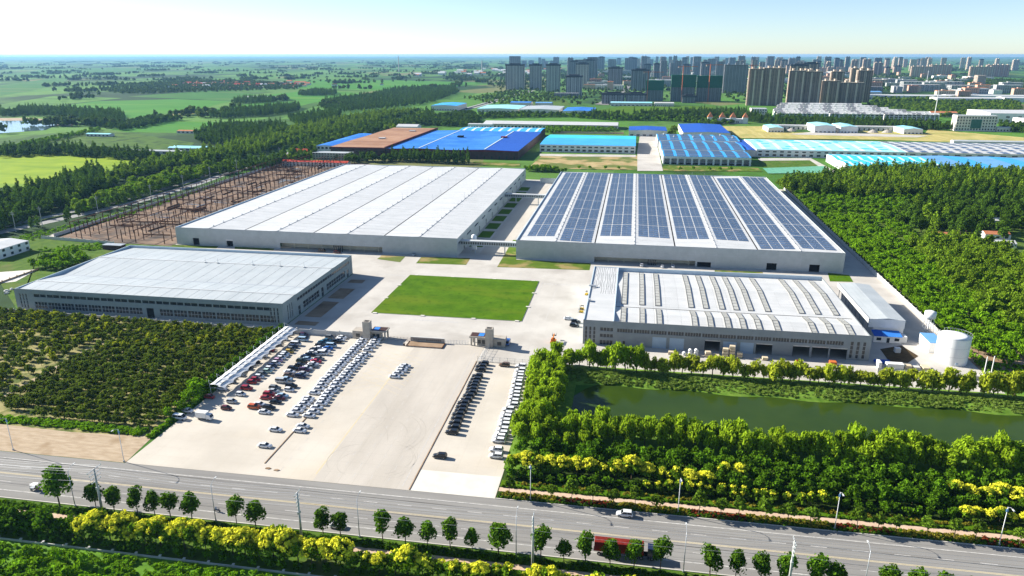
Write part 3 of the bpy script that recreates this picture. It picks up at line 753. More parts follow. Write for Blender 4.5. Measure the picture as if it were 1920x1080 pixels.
for a, b, c, d, closed in d4:
    if closed:
        mb = MB()
        for i in range(8): mb.box(a, b, .16 + .03 * (i % 2), .3, c + (d - c) * i / 8, c + (d - c) * (i + 1) / 8 - .03)
        mb.build('roller_door', m_blue_door, b4)
    else:
        MB().box(a, b, .1, .3, d - .5, d).build('roller_door', m_greysteel, b4)
MB().box(.6, W4 - .6, 22, 22.2, 0, 9).build('inner_wall', m_stone, b4)
MB().box(.5, W4 - .5, .6, D4 - .5, .075, .10).build('inner_floor', m_drive, b4)
MB().box(.45, 13, .6, D4 - .45, H4 - .6, H4 - .15).build('flat_roof', m_white_roof, b4)
MB().box(12.7, 13.1, .6, D4 - .45, 8.3, H4 + .05).build('upstand', m_parapet, b4)
crk = MB()
for i in range(11):
    pts = [(1.6 + i * 1.02 + random.uniform(-.25, .25), 83.2 - j * 3.6 * (1 if i < 4 else 1.25)) for j in range(11)]
    pts = [(p[0] + random.uniform(-.22, .22), p[1]) for p in pts]
    for a, c in zip(pts, pts[1:]): crk.face([(a[0], a[1], H4 - .14), (c[0], c[1], H4 - .14), (c[0] + .13, c[1], H4 - .14), (a[0] + .13, a[1], H4 - .14)])
crk.build('sealed_cracks', m_dark, b4)['kind'] = 'stuff'
ysb = [(26.2, 55.2, D4 - .45), (.6, 13.0, 25.6)]
zr4, zv4 = 10.7, 9.0
for a, r, c in ysb:
    slope_panels(b4, (13.1, a, zv4), (W4 - 13.6, 0, 0), (0, r - a, zr4 - zv4), 18, m_white_roof, gap=.05)
    slope_panels(b4, (13.1, r, zr4), (W4 - 13.6, 0, 0), (0, c - r, zv4 - zr4), 18, m_white_roof, gap=.05)
MB().box(13.1, W4 - .5, 25.6, 26.2, zv4 - .05, zv4 + .02).build('gutter', m_dark, b4)
SKX = [-0.6, 7.6, 14.9, 29.9, 36.5, 43.7, 50.0, 56.3, 63.8, 78.4, 85.3, 93.1]
def skylight(y0, y1, za, zb, n):
    mb = MB(); w = 2.0
    mb.face([(-w/2, y0, za + .30), (w/2, y0, za + .30), (w/2, y1, zb + .30), (-w/2, y1, zb + .30)])
    fr = MB()
    for sgn in (-1, 1):
        x0, x1 = sorted((sgn * w / 2, sgn * (w / 2 + .22)))
        fr.loft([[(x0,y0,za), (x1,y0,za), (x1,y0,za+.42), (x0,y0,za+.42)], [(x0,y1,zb), (x1,y1,zb), (x1,y1,zb+.42), (x0,y1,zb+.42)]])
    for i in range(n + 1):
        y = y0 + (y1 - y0) * i / n; z = za + (zb - za) * i / n
        fr.box(-w/2, w/2, y - .12, y + .12, z + .12, z + .37)
    return mb.mesh('skylight', m_skylight), fr.mesh('skylight_frame', M('skylight_frame_grey', (.20,.20,.185), (.28,.275,.26), scale=.8))
for a, r, c in ysb:
    e = (r - a) * .10
    ms = [skylight(a + e, r, zv4 + .1 * (zr4 - zv4), zr4, 7 if r > 20 else 4), skylight(r, c - (c - r) * .10, zr4, zv4 + .1 * (zr4 - zv4), 7 if r > 20 else 4)]
    for x in SKX:
        for m2 in ms: link('skylight_frame', m2[1], link('skylight', m2[0], b4, (x + 17.5, 0, 0)))
mb = MB(); mb.box(-.6, 3.0, 47.5, 48.8, H4 + .3, H4 + .8); mb.tube((.3, 44, H4), (2.5, 47.5, H4 + .6), .15); mb.build('duct', m_greysteel, b4)
MB().box(.7, 1.6, 25, 27.4, H4 - .15, H4 + 1.0).build('roof_unit', m_greysteel, b4)

# ---------------- narrow annex and blue-roofed hut
b5 = thing('annex_hall', 'narrow white annex with twin-pitch roof beside the workshop', 'annex', (106.8, 322.5, 0))
mb = MB(); mb.box(2.2, 14.8, .3, 53, 0, 8.6); mb.build('wall', m_white_wall, b5)
for xa, xb, za, zb in ((0, 7.6, 8.7, 9.4), (7.6, 15.0, 9.4, 8.7)):
    slope_panels(b5, (xa, 0, za), (0, 53.4, 0), (xb - xa, 0, zb - za), 9, m_grey_roof, gap=.03)
MB().box(.05, 14.9, -.06, .25, 5.0, 9.0).build('front_wall', m_white_wall, b5)
MB().box(-.3, 0, 0, 53.4, 6.6, 9.0).build('roof_edge', m_white_roof, b5)
for i in range(9): MB().box(.1, .35, 2 + i * 6, 2.25 + i * 6, 0, 8.6).build('column', m_greysteel, b5)
hut = thing('site_hut', 'small white hut with bright blue roof before the annex', 'hut', (108, 317.2, 0))
MB().box(0, 11.5, 0, 4.6, 0, 3.1).build('wall', m_white_wall, hut)
for i, (a, b) in enumerate(((0, 4.0), (4.05, 11.6))):
    MB().loft([[(a,-.3,2.9),(b,-.3,2.9),(b,-.3,3.05),(a,-.3,3.05)], [(a,4.9,3.9),(b,4.9,3.9),(b,4.9,4.05),(a,4.9,4.05)]]).build('roof', m_blue_roof if i else m_deepblue_roof, hut)
for x in (1.2, 8.6): MB().box(x, x + 1.9, -.08, 0, 1.0, 2.3).build('window', m_glass, hut)
MB().box(5.4, 6.6, -.08, 0, 0, 2.2).build('door', m_glass, hut)
MB().box(11.5, 14, 1, 4.6, 0, 2.8).build('porch', m_white_wall, hut)

# ---------------- bridges between the great halls, gas tank
for y, lb in ((433, 'covered conveyor bridge at the front between the two great halls'), (596, 'covered conveyor bridge far down the street between the great halls')):
    t = thing('conveyor_bridge', lb, 'bridge', (-104.6, y, 0))
    MB().box(0, 36.8, 0, 3.2, 5.4, 8.2).build('gallery', m_b2wall, t)
    MB().box(0, 36.8, -.2, 3.4, 8.2, 8.45).build('roof', m_white_roof, t)
    mb = MB()
    for i in range(24): mb.box(.6 + i * 1.5, 1.5 + i * 1.5, -.06, 0, 6.2, 7.7)
    mb.build('window_band', m_glass, t)
    for x in (9, 28): MB().box(x, x + .6, 1.2, 1.9, 0, 5.4).build('leg', m_greysteel, t)
t = thing('storage_tank', 'white upright gas tank beside the front conveyor bridge', 'tank', (-97.5, 441, 0))
mb = MB()
mb.loft([[(r * math.cos(a * .5236), r * math.sin(a * .5236), z) for a in range(12)] for r, z in ((1.6,.8),(1.7,1.2),(1.7,9.5),(1.2,10.4),(.3,10.8))])
mb.build('shell', m_tank, t, smooth=True)
for a in range(3): MB().tube((1.3 * math.cos(a * 2.1), 1.3 * math.sin(a * 2.1), 0), (1.3 * math.cos(a * 2.1), 1.3 * math.sin(a * 2.1), 1.2), .15).build('leg', m_greysteel, t)
wl_ = thing('screen_wall', 'grey corrugated screen wall at the far end of the hall street', 'wall', (-88, 702, 0))
for i in range(12): MB().box(i * 1.5, i * 1.5 + 1.42, 0, .25, 0, 5.2).build('panel', m_b2wall, wl_)

# ---------------- tanks and walls of the east yard
t = thing('storage_tank', 'large round white storage tank in the east yard', 'tank', (133, 300.5, 0))
ring = lambda r, z, n=40: [(r * math.cos(6.28318 * i / n), r * math.sin(6.28318 * i / n), z) for i in range(n)]
MB().loft([ring(6.0, 0), ring(6.0, 11.2)], caps=False).build('shell', m_tank, t, smooth=True)
MB().loft([ring(6.0, 11.2), ring(4, 11.7), ring(2, 12.05), ring(.2, 12.2)]).build('roof', m_tank, t, smooth=True)
mb = MB()
for z in (3.7, 7.4): mb.loft([ring(6.03, z), ring(6.03, z + .08)], caps=False)
mb.build('weld_seams', m_greysteel, t)
mb = MB()
for i in range(12):
    a = -.5 + i * .22; mb.tube((6.05 * math.cos(a), 6.05 * math.sin(a), 11.2), (6.05 * math.cos(a), 6.05 * math.sin(a), 12.3), .05, k=4)
    b = a + .22
    if i < 11: mb.tube((6.05 * math.cos(a), 6.05 * math.sin(a), 12.3), (6.05 * math.cos(b), 6.05 * math.sin(b), 12.3), .05, k=4)
mb.build('railing', m_greysteel, t)
MB().box(-.5, .5, -6.15, -5.9, .6, 1.6).build('hatch', m_blue_door, t)
t = thing('water_tower', 'white water tower on steel legs behind the round tank', 'water tower', (135.3, 332.5, 0))
MB().loft([ring(.4, 6.9, 20), ring(2.4, 7.4, 20), ring(2.4, 10.2, 20), ring(1.2, 10.7, 20), ring(.1, 10.8, 20)]).build('vessel', m_tank, t, smooth=True)
for i in range(4):
    a = .785 + i * 1.571; MB().tube((2.6 * math.cos(a), 2.6 * math.sin(a), 0), (1.9 * math.cos(a), 1.9 * math.sin(a), 7.4), .14).build('leg', m_greysteel, t)
mb = MB()
for z, r in ((2.5, 2.36), (5, 2.12)):
    for i in range(4):
        a, b = .785 + i * 1.571, .785 + (i + 1) * 1.571
        mb.tube((r * math.cos(a), r * math.sin(a), z), (r * math.cos(b), r * math.sin(b), z), .07, k=4)
mb.build('bracing', m_greysteel, t)
MB().tube((0, 0, 0), (0, 0, 7), .3, k=10).build('riser_pipe', m_tank, t, smooth=True)
t = thing('pump_house', 'white flat block with blue roof rim behind the round tank', 'pump house', (127.2, 308, 0))
MB().box(0, 5.6, 0, 11.5, 0, 4.6).build('wall', m_white_wall, t); MB().box(-.1, 5.7, -.1, 11.6, 4.6, 4.8).build('roof', m_steelblue_roof, t)
def fence_wall(name, label, p0, p1, h, step, mat, post=.35, cap=None):
    a, b = Vector((*p0, 0)), Vector((*p1, 0)); Ln = (b - a).length; ang = math.atan2(b.y - a.y, b.x - a.x)
    t = thing(name, label, 'wall', (p0[0], p0[1], 0), ang)
    n = max(1, round(Ln / step)); s = Ln / n
    pm_ = MB().box(post / 2, s - post / 2, -.11, .11, 0, h).mesh('panel', mat)
    po = MB(); po.box(-post / 2, post / 2, -post / 2, post / 2, 0, h + .35); po.box(-post * .7, post * .7, -post * .7, post * .7, h + .35, h + .5); po = po.mesh('post', cap or mat)
    for i in range(n + 1):
        if i < n: link('panel', pm_, t, (i * s, 0, 0))
        link('post', po, t, (i * s, 0, 0))
    return t
fence_wall('boundary_wall', 'pale boundary wall along the eastern plantation', (139.5, 330), (140.5, 705), 2.4, 6, m_fencewall)
fence_wall('boundary_wall', 'grey boundary wall at the north end of the car park', (-152, 285.2), (-118, 284.8), 2.6, 6.5, m_fencewall)
fence_wall('boundary_wall', 'long low wall between the orchard and the near factory', (-330, 290.6), (-152.4, 285.6), 1.6, 7, m_fencewall)
fence_wall('boundary_wall', 'low white wall before the round tank yard', (100, 283.5), (141, 282), 1.6, 6, m_fencewall)
fence_wall('boundary_wall', 'low grey wall around the weedy plot by the building site', (-396, 424), (-336, 417), 2.0, 6, m_fencewall)
fence_wall('boundary_wall', 'long grey wall between the highway lane and the building site', (-391.5, 430), (-399, 800), 2.2, 10, m_fencewall)
fence_wall('roadside_fence', 'low fence with square posts south of the yellow trees', (-230, 135.8), (40, 135.2), .55, 6.6, m_fencewall, .4)

# ================================================================ trees, shrubs, orchard
rng = np.random.default_rng(11)
def np_mesh(name, V, F, mat):
    me = bpy.data.meshes.new(name)
    me.from_pydata(V.tolist(), [], F.tolist())
    me.materials.append(mat)
    me.update()
    return me

def crown_np(lobes, n, size, seed, jitter=.8, droop=0.0, shell=.45, aspect=1.0):
    """n leaf sprays on the skins of several lobes; lobes = (cx, cy, cz, rx, ry, rz, weight)"""
    r = np.random.default_rng(seed)
    L = np.array(lobes, float)
    k = r.choice(len(L), n, p=L[:, 6] / L[:, 6].sum())
    u = r.normal(size=(n, 3)); u /= np.linalg.norm(u, axis=1)[:, None]
    u[:, 2] = np.where((u[:, 2] < -.5) & (r.random(n) < .6), -u[:, 2], u[:, 2])
    rad = shell + (1.06 - shell) * r.random(n) ** .6 + (r.random(n) < .12) * r.random(n) * .3
    c = L[k, :3] + u * L[k, 3:6] * rad[:, None]
    if droop: c[:, 2] -= droop * r.random(n) * np.clip(np.hypot(u[:, 0], u[:, 1]), 0, 1)
    nr = u / L[k, 3:6]; nr /= np.linalg.norm(nr, axis=1)[:, None]
    nr += r.normal(size=(n, 3)) * jitter; nr /= np.linalg.norm(nr, axis=1)[:, None]
    t = np.cross(nr, r.normal(size=(n, 3))); t /= np.linalg.norm(t, axis=1)[:, None] + 1e-9
    if droop:
        t = t * .35 + np.array([0, 0, -1.0]); t -= nr * (t * nr).sum(1)[:, None]; t /= np.linalg.norm(t, axis=1)[:, None] + 1e-9
    b = np.cross(nr, t)
    s = size * (.55 + .9 * r.random(n))
    t *= (s * aspect)[:, None]; b *= s[:, None]
    q = r.uniform(.7, 1.25, (n, 4, 1))
    V = np.stack([c - t * q[:, 0], c + b * q[:, 1] * .8, c + t * q[:, 2], c - b * q[:, 3] * .8], 1).reshape(-1, 3)
    F = np.arange(4 * n).reshape(-1, 4)
    return V, F

def lobed(seed, R_, zc, rz, k=7, lobe=.55, sp=(.4, .82)):
    r = np.random.default_rng(seed)
    out = [(r.uniform(-.15, .15) * R_, r.uniform(-.15, .15) * R_, zc, R_ * .72, R_ * .66, rz * .78, 1.2)]
    for i in range(k):
        a = i * 6.283 / k + r.uniform(-.4, .4); h = r.uniform(-.55, .75)
        d = R_ * (1 - .35 * abs(h)) * r.uniform(*sp)
        s = lobe * r.uniform(.5, 1.15)
        out.append((d * math.cos(a), d * math.sin(a), zc + h * rz, R_ * s, R_ * s, min(rz, R_) * s, .8))
    out.append((r.uniform(-.2, .2) * R_, r.uniform(-.2, .2) * R_, zc + rz * .62, R_ * .5, R_ * .5, rz * .45, .7))
    return out

def trunk_mesh(h, r, spread, seed, limbs=4):
    q = random.Random(seed)
    mb = MB()
    mid = (q.uniform(-.1, .1), q.uniform(-.1, .1), h * .55)
    mb.tube((0, 0, 0), mid, r, r * .75); top = (mid[0] + q.uniform(-.1, .1), mid[1], h)
    mb.tube(mid, top, r * .75, r * .35)
    for i in range(limbs):
        a = i * 6.283 / limbs + q.uniform(-.4, .4)
        mb.tube(mid, (spread * math.cos(a), spread * math.sin(a), h * q.uniform(.8, 1.1)), r * .5, r * .15, k=5)
    return mb.mesh('trunk', m_trunk)

lf_verge = leaf_mat('verge_tree_leaves', (.042,.105,.012), rnd=.22)
lf_verge_n = leaf_mat('young_verge_leaves', (.055,.115,.018), rnd=.25)
lf_willow = leaf_mat('willow_leaves', (.125,.225,.020), rnd=.16, trans=.42)
lf_willow_n = leaf_mat('grey_willow_leaves', (.17,.24,.035), rnd=.16, trans=.42)
lf_koel = leaf_mat('golden_rain_leaves', (.06,.13,.012), rnd=.2)
lf_bloom = leaf_mat('yellow_blossom', (.43,.41,.055), var=.22, rnd=.12, trans=.25)
lf_dark = leaf_mat('dark_shrub_leaves', (.042,.108,.010), rnd=.28)
lf_orch = leaf_mat('orchard_leaves', (.075,.155,.016), rnd=.35, yellow=(.16,.20,.03))
lf_orch_y = leaf_mat('yellowing_orchard_leaves', (.13,.18,.02), rnd=.3)
lf_plant = leaf_mat('plantation_leaves', (.07,.165,.010), rnd=.25)
lf_poplar = leaf_mat('poplar_leaves', (.034,.080,.014), rnd=.25)
lf_poplar2 = leaf_mat('light_poplar_leaves', (.08,.155,.018), rnd=.2)
lf_far = leaf_mat('far_tree_leaves', (.034,.066,.016), rnd=.3)
lf_reed = leaf_mat('reed_leaves', (.12,.24,.03), rnd=.2, yellow=(.26,.36,.08))
lf_cover = leaf_mat('ground_cover_leaves', (.20,.22,.03), rnd=.3, yellow=(.40,.36,.05))
lf_red = leaf_mat('red_ground_cover', (.10,.03,.02), rnd=.2)
lf_weed = leaf_mat('weed_leaves', (.085,.20,.014), rnd=.25)

def proto(crown_spec, leaf, trunk, bloom=None):
    V, F = crown_np(**crown_spec)
    d = {'crown': np_mesh('crown', V, F, leaf)}
    if trunk: d['trunk'] = trunk_mesh(*trunk)
    if bloom:
        V, F = crown_np(**bloom); d['blossom'] = np_mesh('blossom', V, F, lf_bloom)
    return d
def joined(p):
    """one mesh out of a prototype's parts, for trees too small to show them"""
    vs, fs, ms, mats = [], [], [], []
    for i, me in enumerate(p.values()):
        o = len(vs); vs += [tuple(v.co) for v in me.vertices]
        fs += [tuple(o + j for j in f.vertices) for f in me.polygons]; ms += [i] * len(me.polygons); mats.append(me.materials[0])
    me = bpy.data.meshes.new('tree'); me.from_pydata(vs, [], fs)
    for m in mats: me.materials.append(m)
    me.polygons.foreach_set('material_index', ms); me.update()
    return me

P_verge = [proto(dict(lobes=lobed(20 + i, 2.5, 4.6, 2.45, 7, .62, (.25, .48)), n=1050, size=.31, seed=i), lf_verge, (4.2, .13, .9, i)) for i in range(6)]
P_vergeN = [proto(dict(lobes=lobed(30 + i, 1.75, 4.0, 1.9, 6), n=420, size=.32, seed=i), lf_verge_n, (4.0, .11, .7, i)) for i in range(4)]
P_willow = [proto(dict(lobes=lobed(40 + i, 2.9, 5.6, 2.9, 9, .5), n=900, size=.34, seed=i, droop=1.8, aspect=1.7), lf_willow, (5.0, .22, 1.3, i)) for i in range(4)]
P_willowN = [proto(dict(lobes=lobed(50 + i, 2.5, 4.6, 2.3, 8, .5), n=700, size=.34, seed=i, droop=1.6, aspect=1.7), lf_willow_n, (4.2, .2, 1.1, i)) for i in range(4)]
def bloom_spec(i, R_, zc, rz, n, m=11):
    r = np.random.default_rng(90 + i)
    lb = []
    for j in range(m):
        a = r.uniform(0, 6.28); d = R_ * r.uniform(.1, .95)
        s = r.uniform(.42, .7)
        lb.append((d * math.cos(a), d * math.sin(a), zc + rz * (1.02 - .85 * (d / R_) ** 2) + r.uniform(-.1, .2), s, s, s * .8, 1))
    return dict(lobes=lb, n=n, size=.24, seed=i, jitter=.4)
P_koel = [proto(dict(lobes=lobed(60 + i, 2.2, 3.0, 1.9, 7), n=480, size=.36, seed=i), lf_koel, (3.2, .13, .9, i), bloom_spec(i, 2.35, 3.0, 1.9, 760, 26)) for i in range(4)]
P_koelg = [proto(dict(lobes=lobed(65 + i, 1.9, 2.7, 1.7, 7), n=420, size=.34, seed=i), lf_koel, (2.9, .12, .8, i), bloom_spec(i + 9, 1.9, 2.7, 1.6, 90, 4)) for i in range(3)]
P_dark = [proto(dict(lobes=lobed(70 + i, 2.4, 2.9, 2.2, 8), n=560, size=.36, seed=i), lf_dark, (3.0, .13, .9, i)) for i in range(4)]
P_shrub = [proto(dict(lobes=lobed(75 + i, 1.5, 1.2, 1.1, 6), n=260, size=.28, seed=i), lf_dark, (1.2, .08, .5, i)) for i in range(3)]
P_orch = [proto(dict(lobes=lobed(80 + i, 1.25, 1.5, 1.1, 6), n=210, size=.27, seed=i), lf_orch, (1.4, .08, .6, i, 3)) for i in range(4)]
P_orchy = [proto(dict(lobes=lobed(84 + i, 1.3, 1.7, 1.2, 6), n=180, size=.30, seed=i), lf_orch_y, (1.5, .08, .6, i, 3)) for i in range(2)]
P_plant = [proto(dict(lobes=lobed(90 + i, 2.7, 3.0, 2.0, 8), n=420, size=.46, seed=i), lf_plant, (3.0, .16, 1.0, i, 3)) for i in range(4)]
def poplar(i, leaf, R_=2.0, h=13):
    lb = [(random.uniform(-.3, .3), random.uniform(-.3, .3), h * f, R_ * w, R_ * w, h * .13, w) for f, w in ((.24,.8),(.38,1.0),(.52,1.0),(.66,.85),(.8,.62),(.92,.38))]
    lb += [(R_ * .6 * math.cos(a), R_ * .6 * math.sin(a), h * (.25 + .1 * a), R_ * .55, R_ * .55, h * .09, .5) for a in (.4, 1.6, 2.9, 4.2, 5.4)]
    return proto(dict(lobes=lb, n=420, size=.5, seed=i), leaf, (h * .5, .2, .8, i, 3))
P_poplar = [poplar(i, lf_poplar, 2.2 + .3 * (i % 2)) for i in range(4)]
P_poplar2 = [poplar(i + 5, lf_poplar2, 2.6, 12) for i in range(3)]
P_round = [proto(dict(lobes=lobed(100 + i, 3.6, 4.8, 3.6, 9), n=520, size=.62, seed=i), lf_poplar, (4.5, .25, 1.6, i, 3)) for i in range(4)]
P_round2 = [proto(dict(lobes=lobed(110 + i, 3.6, 4.8, 3.6, 9), n=520, size=.62, seed=i), lf_poplar2, (4.5, .25, 1.6, i, 3)) for i in range(3)]
P_far = [proto(dict(lobes=lobed(120 + i, 4.5, 5.0, 4.2, 7), n=70, size=1.8, seed=i), lf_far, None) for i in range(4)]
J = {}
def J_(key, protos):
    if key not in J: J[key] = [joined(p) for p in protos]
    return J[key]

def tree(protos, name, label, x, y, s, group=None, z=0.0, cat='tree', sz=None):
    p = random.choice(protos)
    t = thing(name, label, cat, (x, y, z), random.uniform(0, 6.28), group, (s * random.uniform(.88, 1.12), s * random.uniform(.88, 1.12), s * (sz or random.uniform(.85, 1.18))))
    for k, me in p.items(): link(k, me, t)
    return t
def tree1(meshes, name, label, x, y, s, group=None, cat='tree', z=0.0):
    o = link(name, random.choice(meshes), None, (x, y, z), random.uniform(0, 6.28), (s * random.uniform(.9, 1.1), s * random.uniform(.9, 1.1), s * random.uniform(.85, 1.2)))
    return tag(o, label, cat, group, 'thing')

def scatter(name, pts, meshes, label, smin=.8, smax=1.25):
    """one uncountable mass: instances of the meshes on points (x, y, z)"""
    me = bpy.data.meshes.new(name); me.from_pydata([tuple(p[:3]) for p in pts], [], [])
    o = tag(link(name, me), label, None, None, 'stuff')
    c = bpy.data.collections.new(name + '_kinds')
    for m in meshes:
        q = bpy.data.objects.new('leafy_kind', m); c.objects.link(q)
    ng = bpy.data.node_groups.new(name, 'GeometryNodeTree')
    ng.interface.new_socket('Geometry', in_out='INPUT', socket_type='NodeSocketGeometry')
    ng.interface.new_socket('Geometry', in_out='OUTPUT', socket_type='NodeSocketGeometry')
    N, L = ng.nodes, ng.links
    gi, go = N.new('NodeGroupInput'), N.new('NodeGroupOutput')
    ip = N.new('GeometryNodeInstanceOnPoints'); ci = N.new('GeometryNodeCollectionInfo')
    ci.inputs['Collection'].default_value = c; ci.inputs['Separate Children'].default_value = True; ci.inputs['Reset Children'].default_value = True
    ip.inputs['Pick Instance'].default_value = True
    ri = N.new('FunctionNodeRandomValue'); ri.data_type = 'INT'
    for s in ri.inputs:
        if s.name == 'Min' and s.type == 'INT': s.default_value = 0
        if s.name == 'Max' and s.type == 'INT': s.default_value = len(meshes) - 1
        if s.name == 'Seed': s.default_value = 3
    rr = N.new('FunctionNodeRandomValue'); rr.data_type = 'FLOAT_VECTOR'
    rs = N.new('FunctionNodeRandomValue'); rs.data_type = 'FLOAT_VECTOR'
    for nd, lo, hi, sd in ((rr, (0, 0, 0), (0, 0, 6.283), 5), (rs, (smin, smin, smin * .9), (smax, smax, smax * 1.1), 8)):
        for s in nd.inputs:
            if s.name == 'Min' and s.type == 'VECTOR': s.default_value = lo
            if s.name == 'Max' and s.type == 'VECTOR': s.default_value = hi
            if s.name == 'Seed': s.default_value = sd
    out = lambda nd, ty: [s for s in nd.outputs if s.type == ty and s.enabled][0]
    L.new(gi.outputs[0], ip.inputs['Points']); L.new(ci.outputs[0], ip.inputs['Instance'])
    L.new(out(ri, 'INT'), ip.inputs['Instance Index']); L.new(out(rr, 'VECTOR'), ip.inputs['Rotation']); L.new(out(rs, 'VECTOR'), ip.inputs['Scale'])
    L.new(ip.outputs[0], go.inputs[0])
    md = o.modifiers.new('scatter', 'NODES'); md.node_group = ng
    return o

def inpoly(x, y, poly):
    c = False; n = len(poly)
    for i in range(n):
        (x0, y0), (x1, y1) = poly[i], poly[(i + 1) % n]
        if (y0 > y) != (y1 > y) and x < (x1 - x0) * (y - y0) / (y1 - y0) + x0: c = not c
    return c
def fill(poly, step, jit=.4, keep=1.0):
    xs = [p[0] for p in poly]; ys = [p[1] for p in poly]
    out = []; y = min(ys)
    while y < max(ys):
        x = min(xs)
        while x < max(xs):
            a, b = x + random.uniform(-jit, jit) * step, y + random.uniform(-jit, jit) * step
            if random.random() < keep and inpoly(a, b, poly): out.append((a, b, 0.0))
            x += step
        y += step
    return out

# --- row of trees on the southern verge (left to right)
row = [(-152.8, 1.35), (-141.5, 1.05), (-135.8, 1.0), (-128.8, 1.02), (-123.6, .92), (-118.9, .98), (-112.6, 1.12), (-99.6, .9), (-94.1, 1.0), (-75.2, .88), (-70.3, .95), (-58.8, .95), (-52.8, 1.0), (-46.9, .9), (-40.9, .98), (-35.2, .84), (-28.4, 1.18), (-17.7, .98), (-11.9, .8), (-6.6, .9), (-0.5, .85), (5.3, .9), (11.6, 1.08), (23.4, 1.2), (29.4, .95), (35.2, .9), (40.6, 1.05), (47.6, 1.05), (51.7, 1.0), (63.1, 1.05), (69.3, .95), (75.4, .9), (81.0, .8), (86.1, .9)]
for i, (x, s) in enumerate(row):
    tree(P_verge, 'street_tree', 'round street tree on the south verge, %s from the left' % nth(i + 1), x, 151.1, s * 1.14, 'street trees on the south verge')
# --- young trees on the northern verge
px_n = [-29.9, -18.0, -12.2, -6.2, -0.5, 5.5, 11.4, 22.7, 28.6, 33.3, 40.2, 46.1, 51.9, 63.6, 68.8, 73.2, 80.8, 87.4, 92.6, 103.0]
for i, x in enumerate(px_n):
    tree(P_vergeN, 'young_tree', 'young tree by the northern footpath, %s from the car park' % nth(i + 1), x, 176.4, random.uniform(.85, 1.15), 'young trees along the northern footpath')

# --- golden rain trees behind the southern footpath
x = -208.0; k = 0
while x < 32:
    k += 1
    yel = -136.5 < x < -65.4
    dark = x < -136.8
    pr, lb = ((P_koel, 'golden rain tree in full yellow bloom') if yel else (P_dark, 'dark leafy tree') if dark else (random.choice([P_koel, P_koelg, P_koelg]), 'half green golden rain tree'))
    tree(pr, 'blossom_tree' if not dark else 'leafy_tree', lb + ' south of the footpath, %s from the left' % nth(k), x, 139.7 + random.uniform(-.5, .5), random.uniform(1.0, 1.3) * (1.18 if yel else 1.0), 'trees behind the south footpath')
    x += random.uniform(3.1, 3.9)
x = -200.0; k = 0
while x < 20:
    k += 1
    tree(P_shrub, 'shrub', 'low dark shrub in front of the low post fence, %s from the left' % nth(k), x, 137.4 + random.uniform(-.3, .3), random.uniform(.8, 1.2), 'shrubs by the low fence', cat='shrub')
    x += random.uniform(3.2, 4.6)
# clipped hedges along the footpaths
P_tuft = [np_mesh('tuft', *crown_np(lobed(130 + i, .55, .35, .35, 4), 60, .16, i), lf_dark) for i in range(3)]
P_tuft_y = [np_mesh('tuft', *crown_np(lobed(134 + i, .55, .3, .3, 4), 60, .15, i), lf_cover) for i in range(3)]
P_tuft_r = [np_mesh('tuft', *crown_np(lobed(138 + i, .55, .25, .25, 4), 50, .15, i), lf_red) for i in range(2)]
P_reed = [np_mesh('reed', *crown_np(lobed(142 + i, 1.2, .25, .4, 5), 120, .26, i, jitter=.35, aspect=1.5), lf_reed) for i in range(3)]
P_weed = [np_mesh('weed', *crown_np(lobed(146 + i, 1.2, .55, .6, 5), 110, .26, i), lf_weed) for i in range(3)]
scatter('hedge', [(random.uniform(-215, 45), random.uniform(148.0, 150.4) if random.random() < .62 else random.uniform(143.2, 145.4), 0) for _ in range(2200)], P_tuft, 'clipped dark hedges beside the southern footpath')
scatter('hedge', [(random.uniform(-33, 125), random.choice([random.uniform(180.4, 181.0), random.uniform(174.8, 175.6), random.uniform(174.8, 178)]), 0) for _ in range(900)], P_tuft, 'low dark hedge beside the northern footpath', .6, 1.0)
scatter('ground_cover', [p for p in ((random.uniform(-32, 125), random.uniform(175.2, 178.0), 0) for _ in range(1500)) if math.sin(p[0] * .17) > -.25] + [(x + random.gauss(0, .9), 183 + random.gauss(0, .5), 0) for x in np.arange(-27, 125, 4.3) for _ in range(9)], P_tuft_y, 'yellow green ground cover in the northern verge', .7, 1.1)
scatter('red_ground_cover', [p for p in ((random.uniform(-32, 125), random.uniform(175.2, 178.0), 0) for _ in range(700)) if math.sin(p[0] * .17) < -.3], P_tuft_r, 'reddish ground cover patches in the northern verge', .7, 1.1)
P_shrub_m = [np_mesh('bush', *crown_np(lobed(150 + i, 1.3, 1.0, 1.0, 6), 160, .26, i), lf_plant) for i in range(2)]
scatter('weeds', [(random.uniform(-215, -50), random.uniform(110, 134.2), 0) for _ in range(2600)], P_weed, 'lush weeds beyond the low post fence', .35, .9)
scatter('bushes', [(random.uniform(-200, -120) if i % 3 else random.uniform(-160, -132), random.uniform(112, 131), 0) for i in range(90)], P_shrub_m + P_weed, 'darker bushes among the weeds beyond the fence', .8, 1.9)

# --- planted belt between northern footpath and pond
def belt(y, x0, x1, step, chooser, jy=.8):
    x = x0; k = 0
    while x < x1:
        pr, nm, lb, s = chooser(x)
        if pr:
            k += 1
            tree(pr, nm, (lb % nth(k)), x, y + random.uniform(-jy, jy), s * random.uniform(.88, 1.14), 'planted belt south of the pond', cat='tree')
        x += step * random.uniform(.85, 1.15)
belt(185.6, -31, 118, 3.0, lambda x: (P_koelg, 'blossom_tree', 'small yellow green tree in the front shrub row, %s of that row', .85) if 8 < x < 62 else (P_koel, 'blossom_tree', 'small yellow blossom tree in the front shrub row, %s of that row', .75) if x > 92 else (P_shrub, 'shrub', 'dark shrub in the front row behind the lawn strip, %s from the car park', 1.15))
belt(190.0, -31, 120, 4.0, lambda x: (random.choice([P_koel, P_koel, P_koelg]), 'blossom_tree', 'yellow blossoming tree in the second row from the footpath, %s from the car park', 1.2) if x < 28.7 else (P_dark, 'leafy_tree', 'leafy green tree in the second row from the footpath, %s from the car park', .95))
